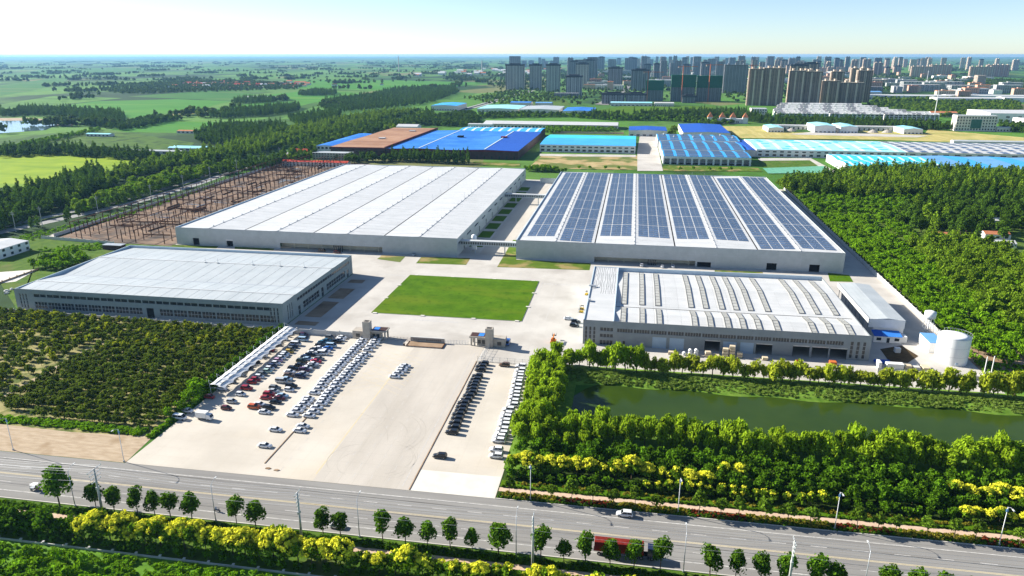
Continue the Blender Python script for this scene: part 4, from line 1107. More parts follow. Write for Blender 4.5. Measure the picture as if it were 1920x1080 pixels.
belt(194.8, -26, 124, 4.2, lambda x: (P_koel, 'blossom_tree', 'yellow blossoming tree in the third row from the footpath, %s in that row', 1.0) if 28.5 < x < 37.6 or x > 92.7 else (P_dark, 'leafy_tree', 'leafy green tree in the third row from the footpath, %s in that row', .95))
belt(199.6, -30, 128, 4.6, lambda x: (P_dark, 'leafy_tree', 'leafy green tree in the fourth row from the footpath, %s from the car park', 1.05))
belt(204.2, -31, 130, 4.8, lambda x: (P_dark if x > -8 else P_willow, 'leafy_tree', 'leafy green tree in the row just before the willows, %s from the car park', .9))
for y, lb in ((209.5, 'willow in the front row south of the pond, %s from the car park'), (214.5, 'willow in the rear row on the south bank, %s from the car park')):
    belt(y, -32 if y < 212 else -30, 138, 5.0, lambda x, lb=lb: (P_willow, 'willow_tree', lb, 1.05), 1.0)
k = 0
for y in np.arange(218.5, 272, 4.7):
    for x in ((-32, -27.5, -23) if y < 262 else (-31.5, -26.5, -21.5)):
        k += 1
        tree(P_willow, 'willow_tree', 'willow in the grove west of the pond, %s counting away from the avenue' % nth(k), x + random.uniform(-.8, .8), float(y) + random.uniform(-1.2, 1.2), random.uniform(.88, 1.18) * (.95 if x > -24 else 1.0), 'willows west of the pond')
x = -17.0; k = 0
while x < 152:
    k += 1
    tree(P_willow if x < 8 else P_willowN, 'willow_tree', 'willow on the north bank of the pond, %s from the west' % nth(k), x, 266.6 + random.uniform(-1.8, 1.8), random.uniform(.95, 1.32), 'willows along the north bank', z=.4)
    x += random.uniform(2.9, 4.3)
def bank_pt():
    x = random.uniform(-24, 170); t = random.random()
    y = 254.2 + 9 * t
    return (x, y, .3 + 1.5 * min(1, t * 1.8))
scatter('reeds', [bank_pt() for _ in range(2200)], P_reed, 'reeds and tall grass on the north bank of the pond', .3, .85)

# --- orchard on the left
OR = [(-330,205), (-232,203.5), (-190,194), (-156,195), (-153.5,283), (-158,285), (-330,289)]
pts = []
y = 193.0
while y < 289:
    x = -330.0 + (y % 2)
    while x < -153:
        a, b = x + random.uniform(-.4, .4), y + random.uniform(-.25, .25)
        dens = .93 if (a > -225 or b > 268) else .5
        if inpoly(a, b, OR) and random.random() < dens and not (-228 < a < -222 and 196 < b < 262): pts.append((a, b, 0))
        x += 1.9
    y += 3.5
pts.sort(key=lambda p: p[1])
vis = [p for p in pts if p[0] > -98 - p[1] * .72]
near = [p for p in vis if p[0] > -228][:300]
nearset = set(near)
jo, jy = J_('orch', P_orch), J_('orchy', P_orchy)
_rk = {}
for p in sorted(near, key=lambda q: -q[0]):
    _r = int((p[1] - 192) / 3.5) + 1; _rk[_r] = _rk.get(_r, 0) + 1
    tree1(jo, 'orchard_tree', 'small fruit tree in orchard row %s from the sandy plot, %s from the car park' % (nth(_r), nth(_rk[_r])), p[0], p[1], random.uniform(.85, 1.25), 'fruit trees of the orchard', 'fruit tree')
rest = [p for p in vis if p not in nearset]
scatter('orchard', [p for p in rest if not (p[1] > 262 and p[0] > -222 and random.random() < .25)], jo, 'dense rows of small fruit trees in the orchard', .85, 1.3)
scatter('yellow_orchard', [p for p in rest if p[1] > 250 and p[0] > -222 and random.random() < .28] + [p for p in rest if p[0] < -228 and random.random() < .3], jy, 'yellowish young trees among the orchard rows', .8, 1.3)
scatter('weeds', [(random.uniform(-232, -156), 191.5 + random.uniform(-1, 3.0), 0) for _ in range(420)] + [(-151.6 + random.uniform(-1.2, .3), random.uniform(190, 284), 0) for _ in range(420)], P_weed, 'green weeds edging the orchard and the car park', .5, 1.0)
for i, (x, y, s) in enumerate(((-153.5, 214, 1.0), (-153.0, 219, 1.2), (-155, 222.5, 1.1), (-152.5, 208, .8), (-154, 203, .7))):
    tree(P_plant, 'bushy_tree', 'bright green bushy tree at the open end of the carport, %s from the avenue' % nth(i + 1), x, y, s, 'bushes at the carport')

scatter('hedge', [(-153.2 + random.uniform(-.9, .7), 221 + i * .75, 0) for i in range(88)], J_('dk', P_dark), 'leafy hedge behind the masts of the carport', .5, .75)
# --- plantation and woods on the right
PL = [(143,330), (150,300), (215,292), (300,300), (330,590), (142,580), (142,425)]
pts = []
x = 144.0; rk = 0
while x < 300:
    y = 296.0
    while y < 590:
        a, b = x + random.uniform(-.7, .7), y + random.uniform(-.8, .8)
        if inpoly(a, b, PL) and rk % 5 < 4: pts.append((a, b, 0))
        y += 3.7
    x += 4.0; rk += 1
pts = [p for p in pts if p[0] < .44 * p[1] + 30 and not (p[0] > 192 and p[1] > 420) and not 176 < p[0] < 184]
pts.sort(key=lambda p: p[1])
jp = J_('plant', P_plant)
_rk = {}
for p in pts[:300]:
    _r = round((p[0] - 144) / 4.0) + 1; _rk[_r] = _rk.get(_r, 0) + 1
    tree1(jp, 'plantation_tree', 'bushy plantation tree in line %s from the boundary wall, %s from the tank' % (nth(_r), nth(_rk[_r])), p[0], p[1], random.uniform(.75, 1.1), 'plantation trees east of the wall')
if len(pts) > 300: scatter('plantation', pts[300:], jp, 'rows of bushy trees further back in the plantation', .7, 1.1)
scatter('scrub', fill([(140,276), (190,270), (215,292), (150,302), (143,318)], 2.3) , P_weed, 'dry scrub east of the white tank', .5, 1.2)
jpo, jp2, jr, jr2 = J_('pop', P_poplar), J_('pop2', P_poplar2), J_('rnd', P_round), J_('rnd2', P_round2)
W1 = [(135.2,713.4), (196.5,760.4), (226.7,799), (298.6,828.8), (392.8,809.3), (417.8,781.2), (376.7,699.2), (314.4,704.3), (238.5,676.4), (192.4,668.8), (141.1,681)]
scatter('wood', fill(W1, 5.0), jpo[:2] + jp2 + jr2[:1], 'dense dark poplar wood behind the plantation', .8, 1.2)
W2 = [(142,580), (142,735), (250,735), (262,640), (225,575)]
scatter('scrub', [p for p in fill(W2, 3.6, keep=.95) if (p[1] // 9) % 2 == 0], jp, 'overgrown rows of shrubs between wood and plantation', .5, .95)
scatter('yellow_scrub', [p for p in fill(W2, 3.0) if (p[1] // 9) % 2 == 1], P_reed, 'yellowish rows of tall weeds between the shrub rows', .6, 1.2)
SPOT = [((213.9,561.4),1.5,0), ((210.2,535.7),1.3,0), ((232.2,576.9),1.2,0), ((196.5,558.5),1.2,1), ((189.7,566.3),1.1,1), ((228.6,538.7),1.1,2), ((248.5,567.1),1.2,2), ((247,541.8),1.2,2), ((277.2,619.3),1.5,1), ((258.5,626.6),1.4,1), ((250.8,526.9),1.2,1), ((277.4,571.9),1.2,2), ((304.7,656.3),1.1,3), ((307.3,634.7),1.1,3), ((254.2,647.9),1.3,2), ((236.9,633.9),1.2,2), ((283.3,664.3),1.3,2), ((188.2,516.5),1.0,1), ((192.7,495.6),1.0,3), ((231.4,482),1.2,3), ((227.4,494.5),1.1,3), ((213.3,499),1.0,3), ((219.4,599.6),1.3,0), ((274.1,589.4),1.3,1), ((215,521),1.0,2), ((229.7,516),1.0,2)]
for i, (p, s, k) in enumerate(SPOT):
    tree([P_poplar2, P_round, P_poplar, P_round2][k], 'tall_tree', '%s tall tree around the village on the right edge, %s by distance' % (['pale green', 'dark round', 'dark narrow', 'mid green'][k], nth(i + 1)), p[0], p[1], s, 'tall trees by the village on the right')
W3 = [(176.7,486.1), (209.7,520.1), (238.4,470.7), (245.5,438.2), (185.5,318.7), (173.7,328.9), (167.1,355), (171.2,410.7)]
scatter('wood', fill(W3, 5.0), jr2 + jp2[:1], 'light green wood at the right edge east of the plantation', .65, 1.0)
W4 = [(256.9,679.4), (372.6,691.1), (315.9,578.2), (261.7,544.2), (243.3,541.2), (191.8,532.6), (212.5,608.6)]
scatter('wood', fill(W4, 7.0, keep=.85), jr + jpo[:2], 'dark mixed trees around the village houses', .8, 1.2)

# --- trees by the highway and the building site
k = 0
for poly, step, kinds, nm, lb in (
    ([(-523.8,503.8), (-528.8,530.2), (-537.2,574.3), (-551.4,630.5), (-562.5,697.8), (-493.2,615.5), (-466.4,560), (-449.5,475.5), (-433.8,429.3), (-435.5,413.5)], 5.6, jr + jpo, 'wood', 'dense dark wood west of the highway'),
    ([(-447,499.6), (-466.4,560), (-498.6,645.6), (-492.4,724.7), (-460.8,816.2), (-464.6,970.8), (-457.6,1257.9), (-461.3,1575.1), (-539.7,1487.3), (-551.1,1242.5), (-550.3,1011), (-534.7,870.1), (-542.7,770.5), (-531.6,673.8), (-493.2,615.5), (-458.4,519)], 7.0, jr + jr2 + jp2, 'tree_belt', 'thick belt of mixed trees along the west side of the highway'),
    ([(-448.8,705.4), (-447.4,756.3), (-414.1,805.3), (-433.2,903.5), (-440.3,987.9), (-476.3,1254.9), (-425.2,1295), (-441.5,1547.6), (-409.4,1494.7), (-353.5,1306.8), (-399.2,1145.4), (-422.5,965), (-374.4,821), (-398.2,748.2), (-417,692.7)], 7.5, jr + jr2 + jpo, 'tree_belt', 'tree belt between the highway and the workshops'),
    ([(-439,507.2), (-457.1,561.5), (-468.2,619.7), (-466.1,684.6), (-461,737.8), (-434.6,704.1), (-429,603.1), (-426.9,528.7), (-425.9,497)], 4.6, jp + jr2[:1], 'scrub', 'bushy green strip on the west side of the highway'),
    ([(-806.6,825.2), (-744.2,852.2), (-562.3,799.4), (-557.7,772.5), (-704.7,805.3), (-760.5,776.3)], 6.5, jpo + jr, 'tree_row', 'line of trees behind the bright meadow'),
    ([(-829.6,867.1), (-859.6,989.2), (-885.6,1109.4), (-856.7,1078.4), (-827.5,951.1), (-801.5,854.1)], 7, J_('pl2', P_plant), 'tree_row', 'pale yellowish trees beside the lake orchard'),
    ([(-1333.9,1385.3), (-1352.4,1492.9), (-1280.6,1504.8), (-1077.6,1412.9), (-992.9,1318.2), (-965.8,1205.7), (-1077.9,1304.2), (-1211.8,1334.5), (-1254.4,1300.8)], 9, jpo + jr, 'wood', 'dark trees north of the lake'),
    ([(-964.6,1163.9), (-1080.4,1383.8), (-1059.2,1401.5), (-957.7,1275), (-895.9,1135.8)], 8, jpo, 'wood', 'dark tall grove right of the lake'),
    ([(-900.4,1135.1), (-922.4,1329.9), (-891.3,1335), (-852.4,1292.4), (-828.1,1091.9)], 9, jr, 'tree_row', 'dark trees edging the fresh green field'),
    ([(-829.2,1345.3), (-855.5,1449.6), (-822.1,1650.7), (-781.1,1657.5), (-726.2,1531.3), (-740,1412.5), (-784.9,1327.6)], 8, jpo, 'wood', 'long block of dark poplars among the fields'),
    ([(-1049.6,1816), (-1043.7,1911.3), (-978.7,1922.1), (-928.6,1813.7), (-994.1,1738.8)], 9, jpo, 'wood', 'small grove beside the long shed'),
    ([(-1011.1,2134.4), (-1070.5,2392.1), (-968,2336.6), (-899.5,2152.9)], 9, jpo, 'wood', 'rectangular poplar block before the highway trees'),
    ([(-688.9,1097.5), (-703.4,1187.1), (-612,1202.2), (-568,1161.8), (-519.2,1016.1), (-544.4,926.2), (-620.1,958.2)], 8, jr + jpo, 'wood', 'dark grove beside the fresh green field'),
    ([(-657.1,1336.6), (-661.6,1496.3), (-616.7,1503.7), (-535.3,1276.8), (-567,1190.1)], 9, jr + jpo, 'wood', 'dark grove west of the tree belt'),
    ([(-822,1899.7), (-805.5,2230), (-853.1,2586.1), (-699.2,2838.3), (-566.2,2368.2), (-517.7,1817.5), (-568.5,1639.4), (-622.4,1517.7), (-713.4,1615.5)], 12, jr + jpo, 'wood', 'broad wood between the green field and the workshops'),
    ([(-286.3,845), (-188.3,833.5), (-182.7,808.4), (-277.6,818.8)], 5.5, jpo, 'tree_row', 'row of dark poplars behind the bare white roof'),
    ([(-330.2,819.1), (-283.3,836.1), (-277.6,818.8), (-332.7,800.8)], 6, jr, 'tree_row', 'round trees before the brown roofed works'),
    ([(-303.1,1419.6), (-137.1,1485.4), (-39.5,1414.9), (50.1,1429.6), (141,1356.8), (182.4,1395.3), (162,1471.9), (63.7,1531.8), (-108.4,1530.5), (-207.6,1528), (-316.7,1510)], 7, jp + jr[:2], 'tree_belt', 'dark tree belt behind the long white shed'),
    ([(-94,1479.5), (-11.2,1560.5), (165.9,1509.6), (251.4,1364.8), (339.2,1359.3), (519.4,1314.5), (545.6,1383.6), (365.6,1470.2), (253,1486.9), (225.7,1657.8), (123.9,1641), (-86.7,1534.1)], 9, jpo + jr, 'tree_belt', 'dark tree belt before the town houses'),
    ([(-409.3,1377.5), (-366.9,1530.3), (-327.6,1508.2), (-276.9,1319.5), (-287.5,1236.3), (-361.3,1263.6)], 8, jr, 'wood', 'dark grove behind the brown roof'),
    ([(550.8,1914.7), (663.8,2243.9), (851.5,2301.1), (979.3,2151.1), (880.6,1878.8), (685.1,1621.2), (590.9,1579.8), (621.4,1723.2)], 12, jr + jr2, 'wood', 'green woodland right of the town houses'),
    ([(1097.5,2908.3), (1571.5,4023.9), (1807.4,3910.7), (1292.8,2782.5)], 16, jr, 'wood', 'hazy wood below the pale slab blocks'),
    ([(-153.3,1194.6), (-143.3,1260.1), (-34.9,1268.5), (-24.8,1224.6), (-132.3,1164.3)], 6, jp, 'tree_row', 'shrubs behind the light blue roof'),
    ([(-115.2,787), (-95.1,790.4), (-77,785.6), (-75.1,767.1), (-113,772)], 4.5, jp, 'tree_row', 'shrubs at the far end of the hall street'),
    ([(249.3,1406.4), (402.8,1400.1), (513,1388), (491.6,1327.7), (280.3,1330.1)], 8, jr + jpo, 'tree_row', 'trees in front of the town house terraces'),
    ([(636.6,1438.7), (668.5,1413.7), (614.8,1295.9), (597.1,1327.3)], 8, jr, 'wood', 'trees beside the office block'),
    ([(-344.3,357), (-352.9,379.2), (-336.4,390.8), (-324.2,377.8), (-327.8,354.2)], 4.5, J_('pl2', P_plant), 'scrub', 'bushy yellow green scrub west of the near factory'),
    ([(-379.4,394.3), (-347.2,419.2), (-332.3,407.5), (-351.6,390.9)], 3.0, P_weed, 'weeds', 'weeds in the walled plot by the building site'),
    ([(-418.7,413.3), (-409.3,460.2), (-399.6,511.6), (-401.2,645.9), (-392,635.2), (-384.9,497.8), (-397,435.4), (-400.2,393.6)], 3.5, P_weed, 'scrub', 'green strip between highway and building site')):
    scatter(nm, fill(poly, step), kinds, lb, .7, 1.25)
k = 0
for p, s in (((-424.5,447.3),.8), ((-422.6,451.1),.8), ((-417.3,475.2),.9), ((-419.7,488.1),.85), ((-418.8,521.2),1.0), ((-417.3,530.3),1.1), ((-417.6,539.3),1.0), ((-417,548.7),1.1), ((-417.7,558.1),1.0), ((-421.2,572.5),1.0), ((-420.6,577.7),.9), ((-425.6,620.8),1.25), ((-423,627.1),1.1), ((-412.2,466.9),.8), ((-423.7,518.2),.8)):
    k += 1
    tree(P_poplar if k != 12 else P_round, 'roadside_poplar', 'dark poplar beside the highway lane, %s from the left' % nth(k), p[0], p[1], s, 'poplars beside the highway lane')
for i, (p, s) in enumerate((((-397.4,740.4),.9), ((-397.1,748.4),.9), ((-387.6,742),.8), ((-318.1,803.2),1.25), ((-297.6,811),1.1), ((-285.4,813),1.0), ((-330.4,828.3),1.0), ((-348,825.4),.8))):
    tree(P_poplar if i < 3 else P_round, 'tall_tree', '%s tree before the red roofed dormitory and works, %s from the left' % ('narrow' if i < 3 else 'round', nth(i + 1)), p[0], p[1], s, 'trees before the works')

# --- far countryside: clumps fading into the haze
def far_clumps(n, seed):
    r = random.Random(seed); out = []
    for _ in range(n):
        py_d = r.uniform(0, 1) ** 1.6
        d = 1500 + 13000 * py_d
        a = r.uniform(-.82, .68) + .0
        x, y = d * math.sin(a - .16), d * math.cos(a - .16)
        if d < 3200 and -.95 < a < -.05 and r.random() < .86: continue
        if x > -480 and y < 3000: continue
        m = r.randint(6, 34); ang = r.choice([0, 1.57, r.uniform(0, 3.1)]); ln = r.uniform(25, 160); wd = r.uniform(6, 40)
        for _ in range(m):
            u, v = r.gauss(0, .5) * ln, r.gauss(0, .5) * wd
            out.append((x + u * math.cos(ang) - v * math.sin(ang), y + u * math.sin(ang) + v * math.cos(ang), 0))
    return out
jf = J_('far', P_far)
scatter('far_woods', far_clumps(1000, 5), jf, 'hazy clumps of trees scattered over the far plain', .8, 1.7)
VILL = [(-1870.4,2336.7), (-2094.9,2874.9), (-2073.4,3269.7), (-1674.1,3129), (-1336.2,2887.8), (-1192.3,2530.1), (-1372.6,2342.2), (-1542,2108.3)]
scatter('village_trees', fill(VILL, 22), jf, 'trees among the roofs of the far village', .7, 1.3)
scatter('city_trees', [p for p in fill([(-360.6,2183.4), (-115.5,1804.7), (69.9,2095.3), (288.2,2037), (813,2703.2), (1830.6,4066.7), (1460.6,7223.9), (-732.5,5372.2), (-760.7,3638.7)], 30, keep=.62)], jf, 'trees between the apartment towers', .55, 1.15)
scatter('wood', fill([(-476.4,2055.6), (-430.8,2497.8), (-216.3,2327.3), (-135.9,2111.8), (-250.8,1947.9), (-338.4,1806.7)], 14, keep=.6), jr + jr2, 'green trees before the first apartment towers', .6, 1.1)

# ================================================================ works behind the great halls
def hall(name, label, x0, x1, y0, y1, H, roofs, wallm, wins=(), gables=1, axis='x', npan=10, rise=1.6, cat='industrial hall', sidewins=0, trim=None, strips=None):
    """hall with gables; wins = rows (n, z0, z1, fill) on the front; every window a part; strips = (n, mat) pale strips over the roof"""
    t = thing(name, label, cat, (x0, y0, 0)); W, D = x1 - x0, y1 - y0
    ops = []
    rows = []
    for n, z0, z1, fr in wins:
        s = W / n; r = [(s * i + s * (1 - fr) / 2, s * i + s * (1 + fr) / 2, z0, z1) for i in range(n)]
        rows.append(r); ops += r
    mb = MB(); wall_open(mb, 0, W, 0, H, ops, lambda u, z, d: (u, d, z), .3)
    mb.build('front_wall', wallm, t)
    mb = MB(); mb.box(0, .3, .31, D, 0, H); mb.box(W - .3, W, .31, D, 0, H); mb.box(.31, W - .31, D - .3, D, 0, H); mb.build('wall', wallm, t)
    for r in rows:
        w, h = r[0][1] - r[0][0], r[0][3] - r[0][2]
        if len(r) > 20:
            mb = MB()
            for o in r: mb.face([(o[0], .22, o[2]), (o[1], .22, o[2]), (o[1], .22, o[3]), (o[0], .22, o[3])])
            mb.build('window_row', m_glass, t)['kind'] = 'stuff'
        else:
            me = MB().box(0, w, .15, .28, 0, h).mesh('window', m_glass)
            for o in r: link('window', me, t, (o[0], 0, o[2]))
    if sidewins:
        mb = MB()
        for i in range(sidewins): mb.box(-.06, 0, D * (i + .3) / sidewins, D * (i + .7) / sidewins, 1.2, 3.0); mb.box(-.06, 0, D * (i + .3) / sidewins, D * (i + .7) / sidewins, H - 3.2, H - 2.0)
        mb.build('side_windows', m_glass, t)['kind'] = 'stuff'
    if not isinstance(roofs, (list, tuple)): roofs = [roofs]
    n = gables * 2
    for k in range(n):
        za, zb = (H, H + rise) if k % 2 == 0 else (H + rise, H)
        rm = roofs[k % len(roofs)]
        if axis == 'x':
            slope_panels(t, (-.2, D * k / n, za), (W + .4, 0, 0), (0, D / n, zb - za), npan, rm, gap=.05)
        else:
            slope_panels(t, (W * k / n, -.2, za), (0, D + .4, 0), (W / n, 0, zb - za), npan, rm, gap=.05)
    mb = MB()
    for k in range(gables):
        if axis == 'x':
            y = [D * (2*k) / n, D * (2*k+1) / n, D * (2*k+2) / n]
            for x in (0, W - .3): mb.face([(x, y[0], H), (x, y[2], H), (x, y[1], H + rise)])
        else:
            x = [W * (2*k) / n, W * (2*k+1) / n, W * (2*k+2) / n]
            for yy in (0, D - .3): mb.face([(x[0], yy, H), (x[2], yy, H), (x[1], yy, H + rise)])
    mb.build('gable', wallm, t)
    if strips:
        ns, sm = strips
        for k in range(n):
            za, zb = (H, H + rise) if k % 2 == 0 else (H + rise, H)
            for i in range(ns):
                if axis == 'x':
                    u = W * (i + .5) / ns; w = W / ns * .14
                    a, b = D * k / n + .02 * D, D * (k + 1) / n - .02 * D
                    MB().face([(u - w, a, za + .14), (u + w, a, za + .14), (u + w, b, zb + .14), (u - w, b, zb + .14)]).build('roof_light', sm, t)
    if trim: MB().box(-.15, W + .15, -.15, .0, H - .9, H + .15).build('fascia', trim, t)
    return t
m_roof_pale = M('pale_roof_strip', (.62,.72,.76), (.70,.78,.80), rough=.5)

# brown and blue roofed works
t = hall('brown_works', 'works with flat brown gravel roof and dark red rim', -369, -299, 858, 1108, 11.4, m_brown_roof, m_darkbrown, ((9, 5.5, 7.5, .5),), 2, 'x', 6, .5, trim=m_darkred)
MB().box(69.4, 70.4, 0, 250, 11.6, 12.6).build('roof_rim', m_darkred, t)
for x, y in ((30, 90), (42, 190)): MB().box(x, x + 9, y, y + 6, 12.2, 13.4).build('roof_unit', m_white_roof, t)
MB().box(70.2, 71, 2, 248, 8.2, 9.6).build('clerestory', m_glass, t)
t = hall('blue_works', 'dark brown works under a vast saturated blue roof', -298.4, -135, 861, 1085, 10.2, [m_blue_roof, m_blue_roof, m_blue_roof, m_deepblue_roof], m_darkbrown, ((18, .1, 3.8, .18),), 2, 'y', 12, 1.2, trim=m_darkred)
for x, y, m in ((58, 130, m_dark), (119, 130, m_darkred)): MB().box(x, x + 8, y, y + 8, 11.3, 13).build('roof_unit', m, t)
MB().box(40, 41.4, 2, 222, 11.55, 11.7).build('ridge_cap', m_roof_pale, t); MB().box(121.6, 123, 2, 222, 11.55, 11.7).build('ridge_cap', m_roof_pale, t)
hall('blue_works', 'light blue roofed bay with pale strips behind the vast blue roof', -262, -137, 1088, 1150, 10.4, m_skyblue_roof, m_darkbrown, (), 1, 'x', 9, 1.4, strips=(9, m_roof_pale))
hall('blue_wing', 'narrow white wing with blue roof at the left of the brown works', -391, -370, 866, 1012, 11.5, m_blue_roof, m_white_wall, ((4, 7.5, 10, .6),), 1, 'y', 8, .8)
t = hall('office_block', 'grey three storey office block with many windows below the brown works', -378, -331, 824, 838, 8.4, m_grey_roof, m_stone, ((13, .9, 2.3, .5), (13, 3.6, 5.0, .5), (13, 6.3, 7.7, .5)), 1, 'x', 5, .3, 'office block')
t = hall('dormitory', 'long low white dormitory with red roof beside the building site', -392, -314, 772, 782, 4.6, m_red_roof, m_cream_wall, ((18, .5, 2.0, .45), (18, 2.8, 4.0, .45)), 1, 'x', 8, 1.6, 'dormitory')
t = hall('gate_house', 'small house with bright red hipped roof behind the dormitory', -418, -398, 853, 866, 4.2, m_red_roof, m_cream_wall, ((5, .6, 3, .5),), 1, 'x', 3, 4.0, 'house')
# light blue hall and long white shed
hall('blue_roof_hall', 'white hall with light blue roof and two window rows before the long shed', -119, 3, 941, 1062, 9.6, [m_skyblue_roof, m_cyan_roof], m_white_wall, ((16, 1.4, 3.9, .58), (16, 6.0, 7.6, .58)), 1, 'x', 6, 2.0)
t = hall('long_shed', 'very long white shed with a single row of dark windows', -256, -27, 1244, 1300, 7.2, m_white_roof, m_cream_wall, ((38, 1.6, 4.4, .55),), 1, 'x', 14, 3.0)
MB().box(-.2, 229.2, -.4, -.02, 6.0, 6.6).build('eaves_band', m_darkbrown, t)
fence_wall('garden_wall', 'pinkish wall before the long white shed', (-128, 1175), (-16, 1180), 3.0, 12, m_path)

# workshops with photovoltaic blue roofs
def pv(t, W, D, H, rise, cols, rows, fr=.72):
    me = MB().box(0, W / cols * fr, 0, D / 2 / rows * (fr + .1), 0, .12).mesh('solar_panel', m_solar)
    for k in range(2):
        for r in range(rows):
            for c in range(cols):
                yy = D / 2 * k + D / 2 * (r + .08) / rows
                f = yy / (D / 2); z = H + rise * (f if k == 0 else 2 - f)
                o = link('solar_panel', me, t, (W * (c + .1) / cols, yy, z + .18))
                o.rotation_euler = (math.atan2(rise, D / 2) * (1 if k == 0 else -1), 0, 0)
t = thing('pv_workshop', 'white workshop with open dark bays and solar panels on its blue roof', 'workshop', (34.5, 854, 0))
mb = MB(); wall_open(mb, 0, 97.5, 0, 9.4, [(1.5 + i * 8, 7.5 + i * 8, .1, 6.6) for i in range(12)], lambda u, z, d: (u, d, z), .8); mb.build('front_wall', m_white_wall, t)
mb = MB(); mb.box(0, .4, .8, 58, 0, 9.4); mb.box(97.1, 97.5, .8, 58, 0, 9.4); mb.box(.4, 97.1, 57.6, 58, 0, 9.4); mb.box(.4, 97.1, 14, 14.4, 0, 9); mb.build('wall', m_white_wall, t)
slope_panels(t, (0, 0, 9.4), (97.5, 0, 0), (0, 29, 1.5), 7, m_skyblue_roof); slope_panels(t, (0, 29, 10.9), (97.5, 0, 0), (0, 29, -1.5), 7, m_skyblue_roof)
pv(t, 97.5, 58, 9.4, 1.5, 7, 2)
t = hall('pv_workshop', 'second workshop in line with solar panels on its blue roof', 34, 134, 920, 1008, 9.6, m_skyblue_roof, m_white_wall, ((14, 6.2, 7.4, .5),), 1, 'x', 7, 1.8); pv(t, 100, 88, 9.6, 1.8, 7, 3)
t = hall('pv_workshop', 'third workshop in line with solar panels and roof cowls', 32, 140, 1016, 1092, 10, m_skyblue_roof, m_white_wall, (), 1, 'x', 7, 1.8); pv(t, 108, 76, 10, 1.8, 7, 2)
cw = MB().loft([ring(.9, 0, 10), ring(.9, 1.2, 10), ring(1.5, 1.6, 10), ring(.4, 2.4, 10)]).mesh('cowl', m_white_roof)
for i in range(8): link('cowl', cw, t, (10 + 13 * i, 24 if i % 2 else 55, 11))
hall('deep_blue_shed', 'deep blue roofed shed left of the bushy tree', -8, 50, 1150, 1215, 9, m_deepblue_roof, m_cream_wall, ((6, 1, 3, .5),), 1, 'y', 5, 1.2)
hall('deep_blue_shed', 'deep blue roofed shed with two vents right of the bushy tree', 72, 140, 1120, 1262, 10, m_deepblue_roof, m_cream_wall, (), 1, 'y', 6, 1.4)
hall('link_roof', 'small deep blue roofed link between workshop and cyan hall', 135.5, 149, 935, 1050, 8, m_deepblue_roof, m_cream_wall, (), 1, 'y', 4, .8, 'shed')
tree1(jr2, 'bushy_tree', 'bushy light green tree between the deep blue sheds', 60, 1160, 2.0)
# cyan halls
t = hall('cyan_hall', 'long white hall with faded cyan roof and two window rows', 150, 322, 938, 1052, 9, [m_cyan_pale, m_cyan_pale], m_white_wall, ((20, 1.2, 3.6, .5), (20, 5.6, 7.2, .5)), 1, 'x', 18, 2.0, strips=(9, m_roof_pale))
random.seed(5)
for i in range(26):
    u, v = random.uniform(6, 160), random.uniform(4, 100); f = v / 57
    z = 9 + 2.0 * (f if f < 1 else 2 - f) + .2
    MB().face([(u, v, z), (u + 12, v, z), (u + 12, v + 6, z + .05), (u, v + 6, z + .05)]).build('roof_patch', m_cyan_roof, t)
t = hall('white_solar_hall', 'long hall with white roof carrying scattered solar panels', 323, 620, 938, 1052, 9, m_white_roof, m_cream_wall, ((24, 5.6, 7.0, .5),), 1, 'x', 16, 2.0); pv(t, 297, 114, 9, 2.0, 20, 3, .5)
t = hall('cyan_hall', 'white hall with vivid cyan roof and pale roof strips', 224.5, 322, 811.5, 907, 8.6, m_cyan_roof, m_white_wall, ((12, 1.2, 3.6, .5), (12, 5.6, 7.0, .5)), 2, 'x', 10, 1.4, sidewins=10, strips=(9, m_roof_pale))
t = hall('steel_blue_hall', 'hall with steel blue roof adjoining the vivid cyan one', 322.6, 470, 811.8, 907, 8.6, [m_steelblue_roof, m_skyblue_roof], m_white_wall, ((16, 1.2, 3.6, .5), (16, 5.6, 7.0, .5)), 3, 'y', 8, 1.0)
# pale sheds in the straw field
for x0, x1, y0, y1, h, lb in ((214, 238, 1246, 1300, 7, 'white shed with blue roof at the left end of the storage yard'), (286, 318, 1250, 1310, 11, 'tall white shed left of the yard entrance'), (326, 352, 1252, 1310, 10, 'tall white shed right of the yard entrance'), (420, 448, 1250, 1300, 8, 'white shed at the right end of the storage yard')):
    hall('storage_shed', lb, x0, x1, y0, y1, h, m_cyan_pale, m_white_wall, ((5, .8, 2.6, .5),), 1, 'y', 4, 1.6, 'shed')
hall('storage_shed', 'long low white shed behind the left of the storage yard', 232, 290, 1302, 1316, 6.5, m_white_roof, m_cream_wall, ((8, .2, 3.8, .35),), 1, 'x', 4, 1, 'shed')
hall('storage_shed', 'long low white shed behind the right of the storage yard', 350, 424, 1302, 1316, 6.5, m_white_roof, m_cream_wall, ((10, .2, 3.8, .3),), 1, 'x', 4, 1, 'shed')
for i, (x, y) in enumerate(((255, 1272), (380, 1268), (402, 1270))):
    mb = MB(); mb.loft([[(r * math.cos(a * .52), r * .8 * math.sin(a * .52), z) for a in range(12)] for r, z in ((9, 0), (6, 2.2), (2.2, 4.2), (.3, 4.8))])
    tag(mb.build('gravel_heap', m_stone, None, (x, y, .2)), 'grey gravel heap in the storage yard, %s from the left' % nth(i + 1), 'heap', 'gravel heaps in the storage yard', 'thing')
hall('low_barracks', 'low white barracks at the right behind the solar hall roofs', 440, 640, 1110, 1122, 5, m_grey_roof, m_cream_wall, ((34, .8, 3, .5),), 1, 'x', 10, 1.5, 'barracks')
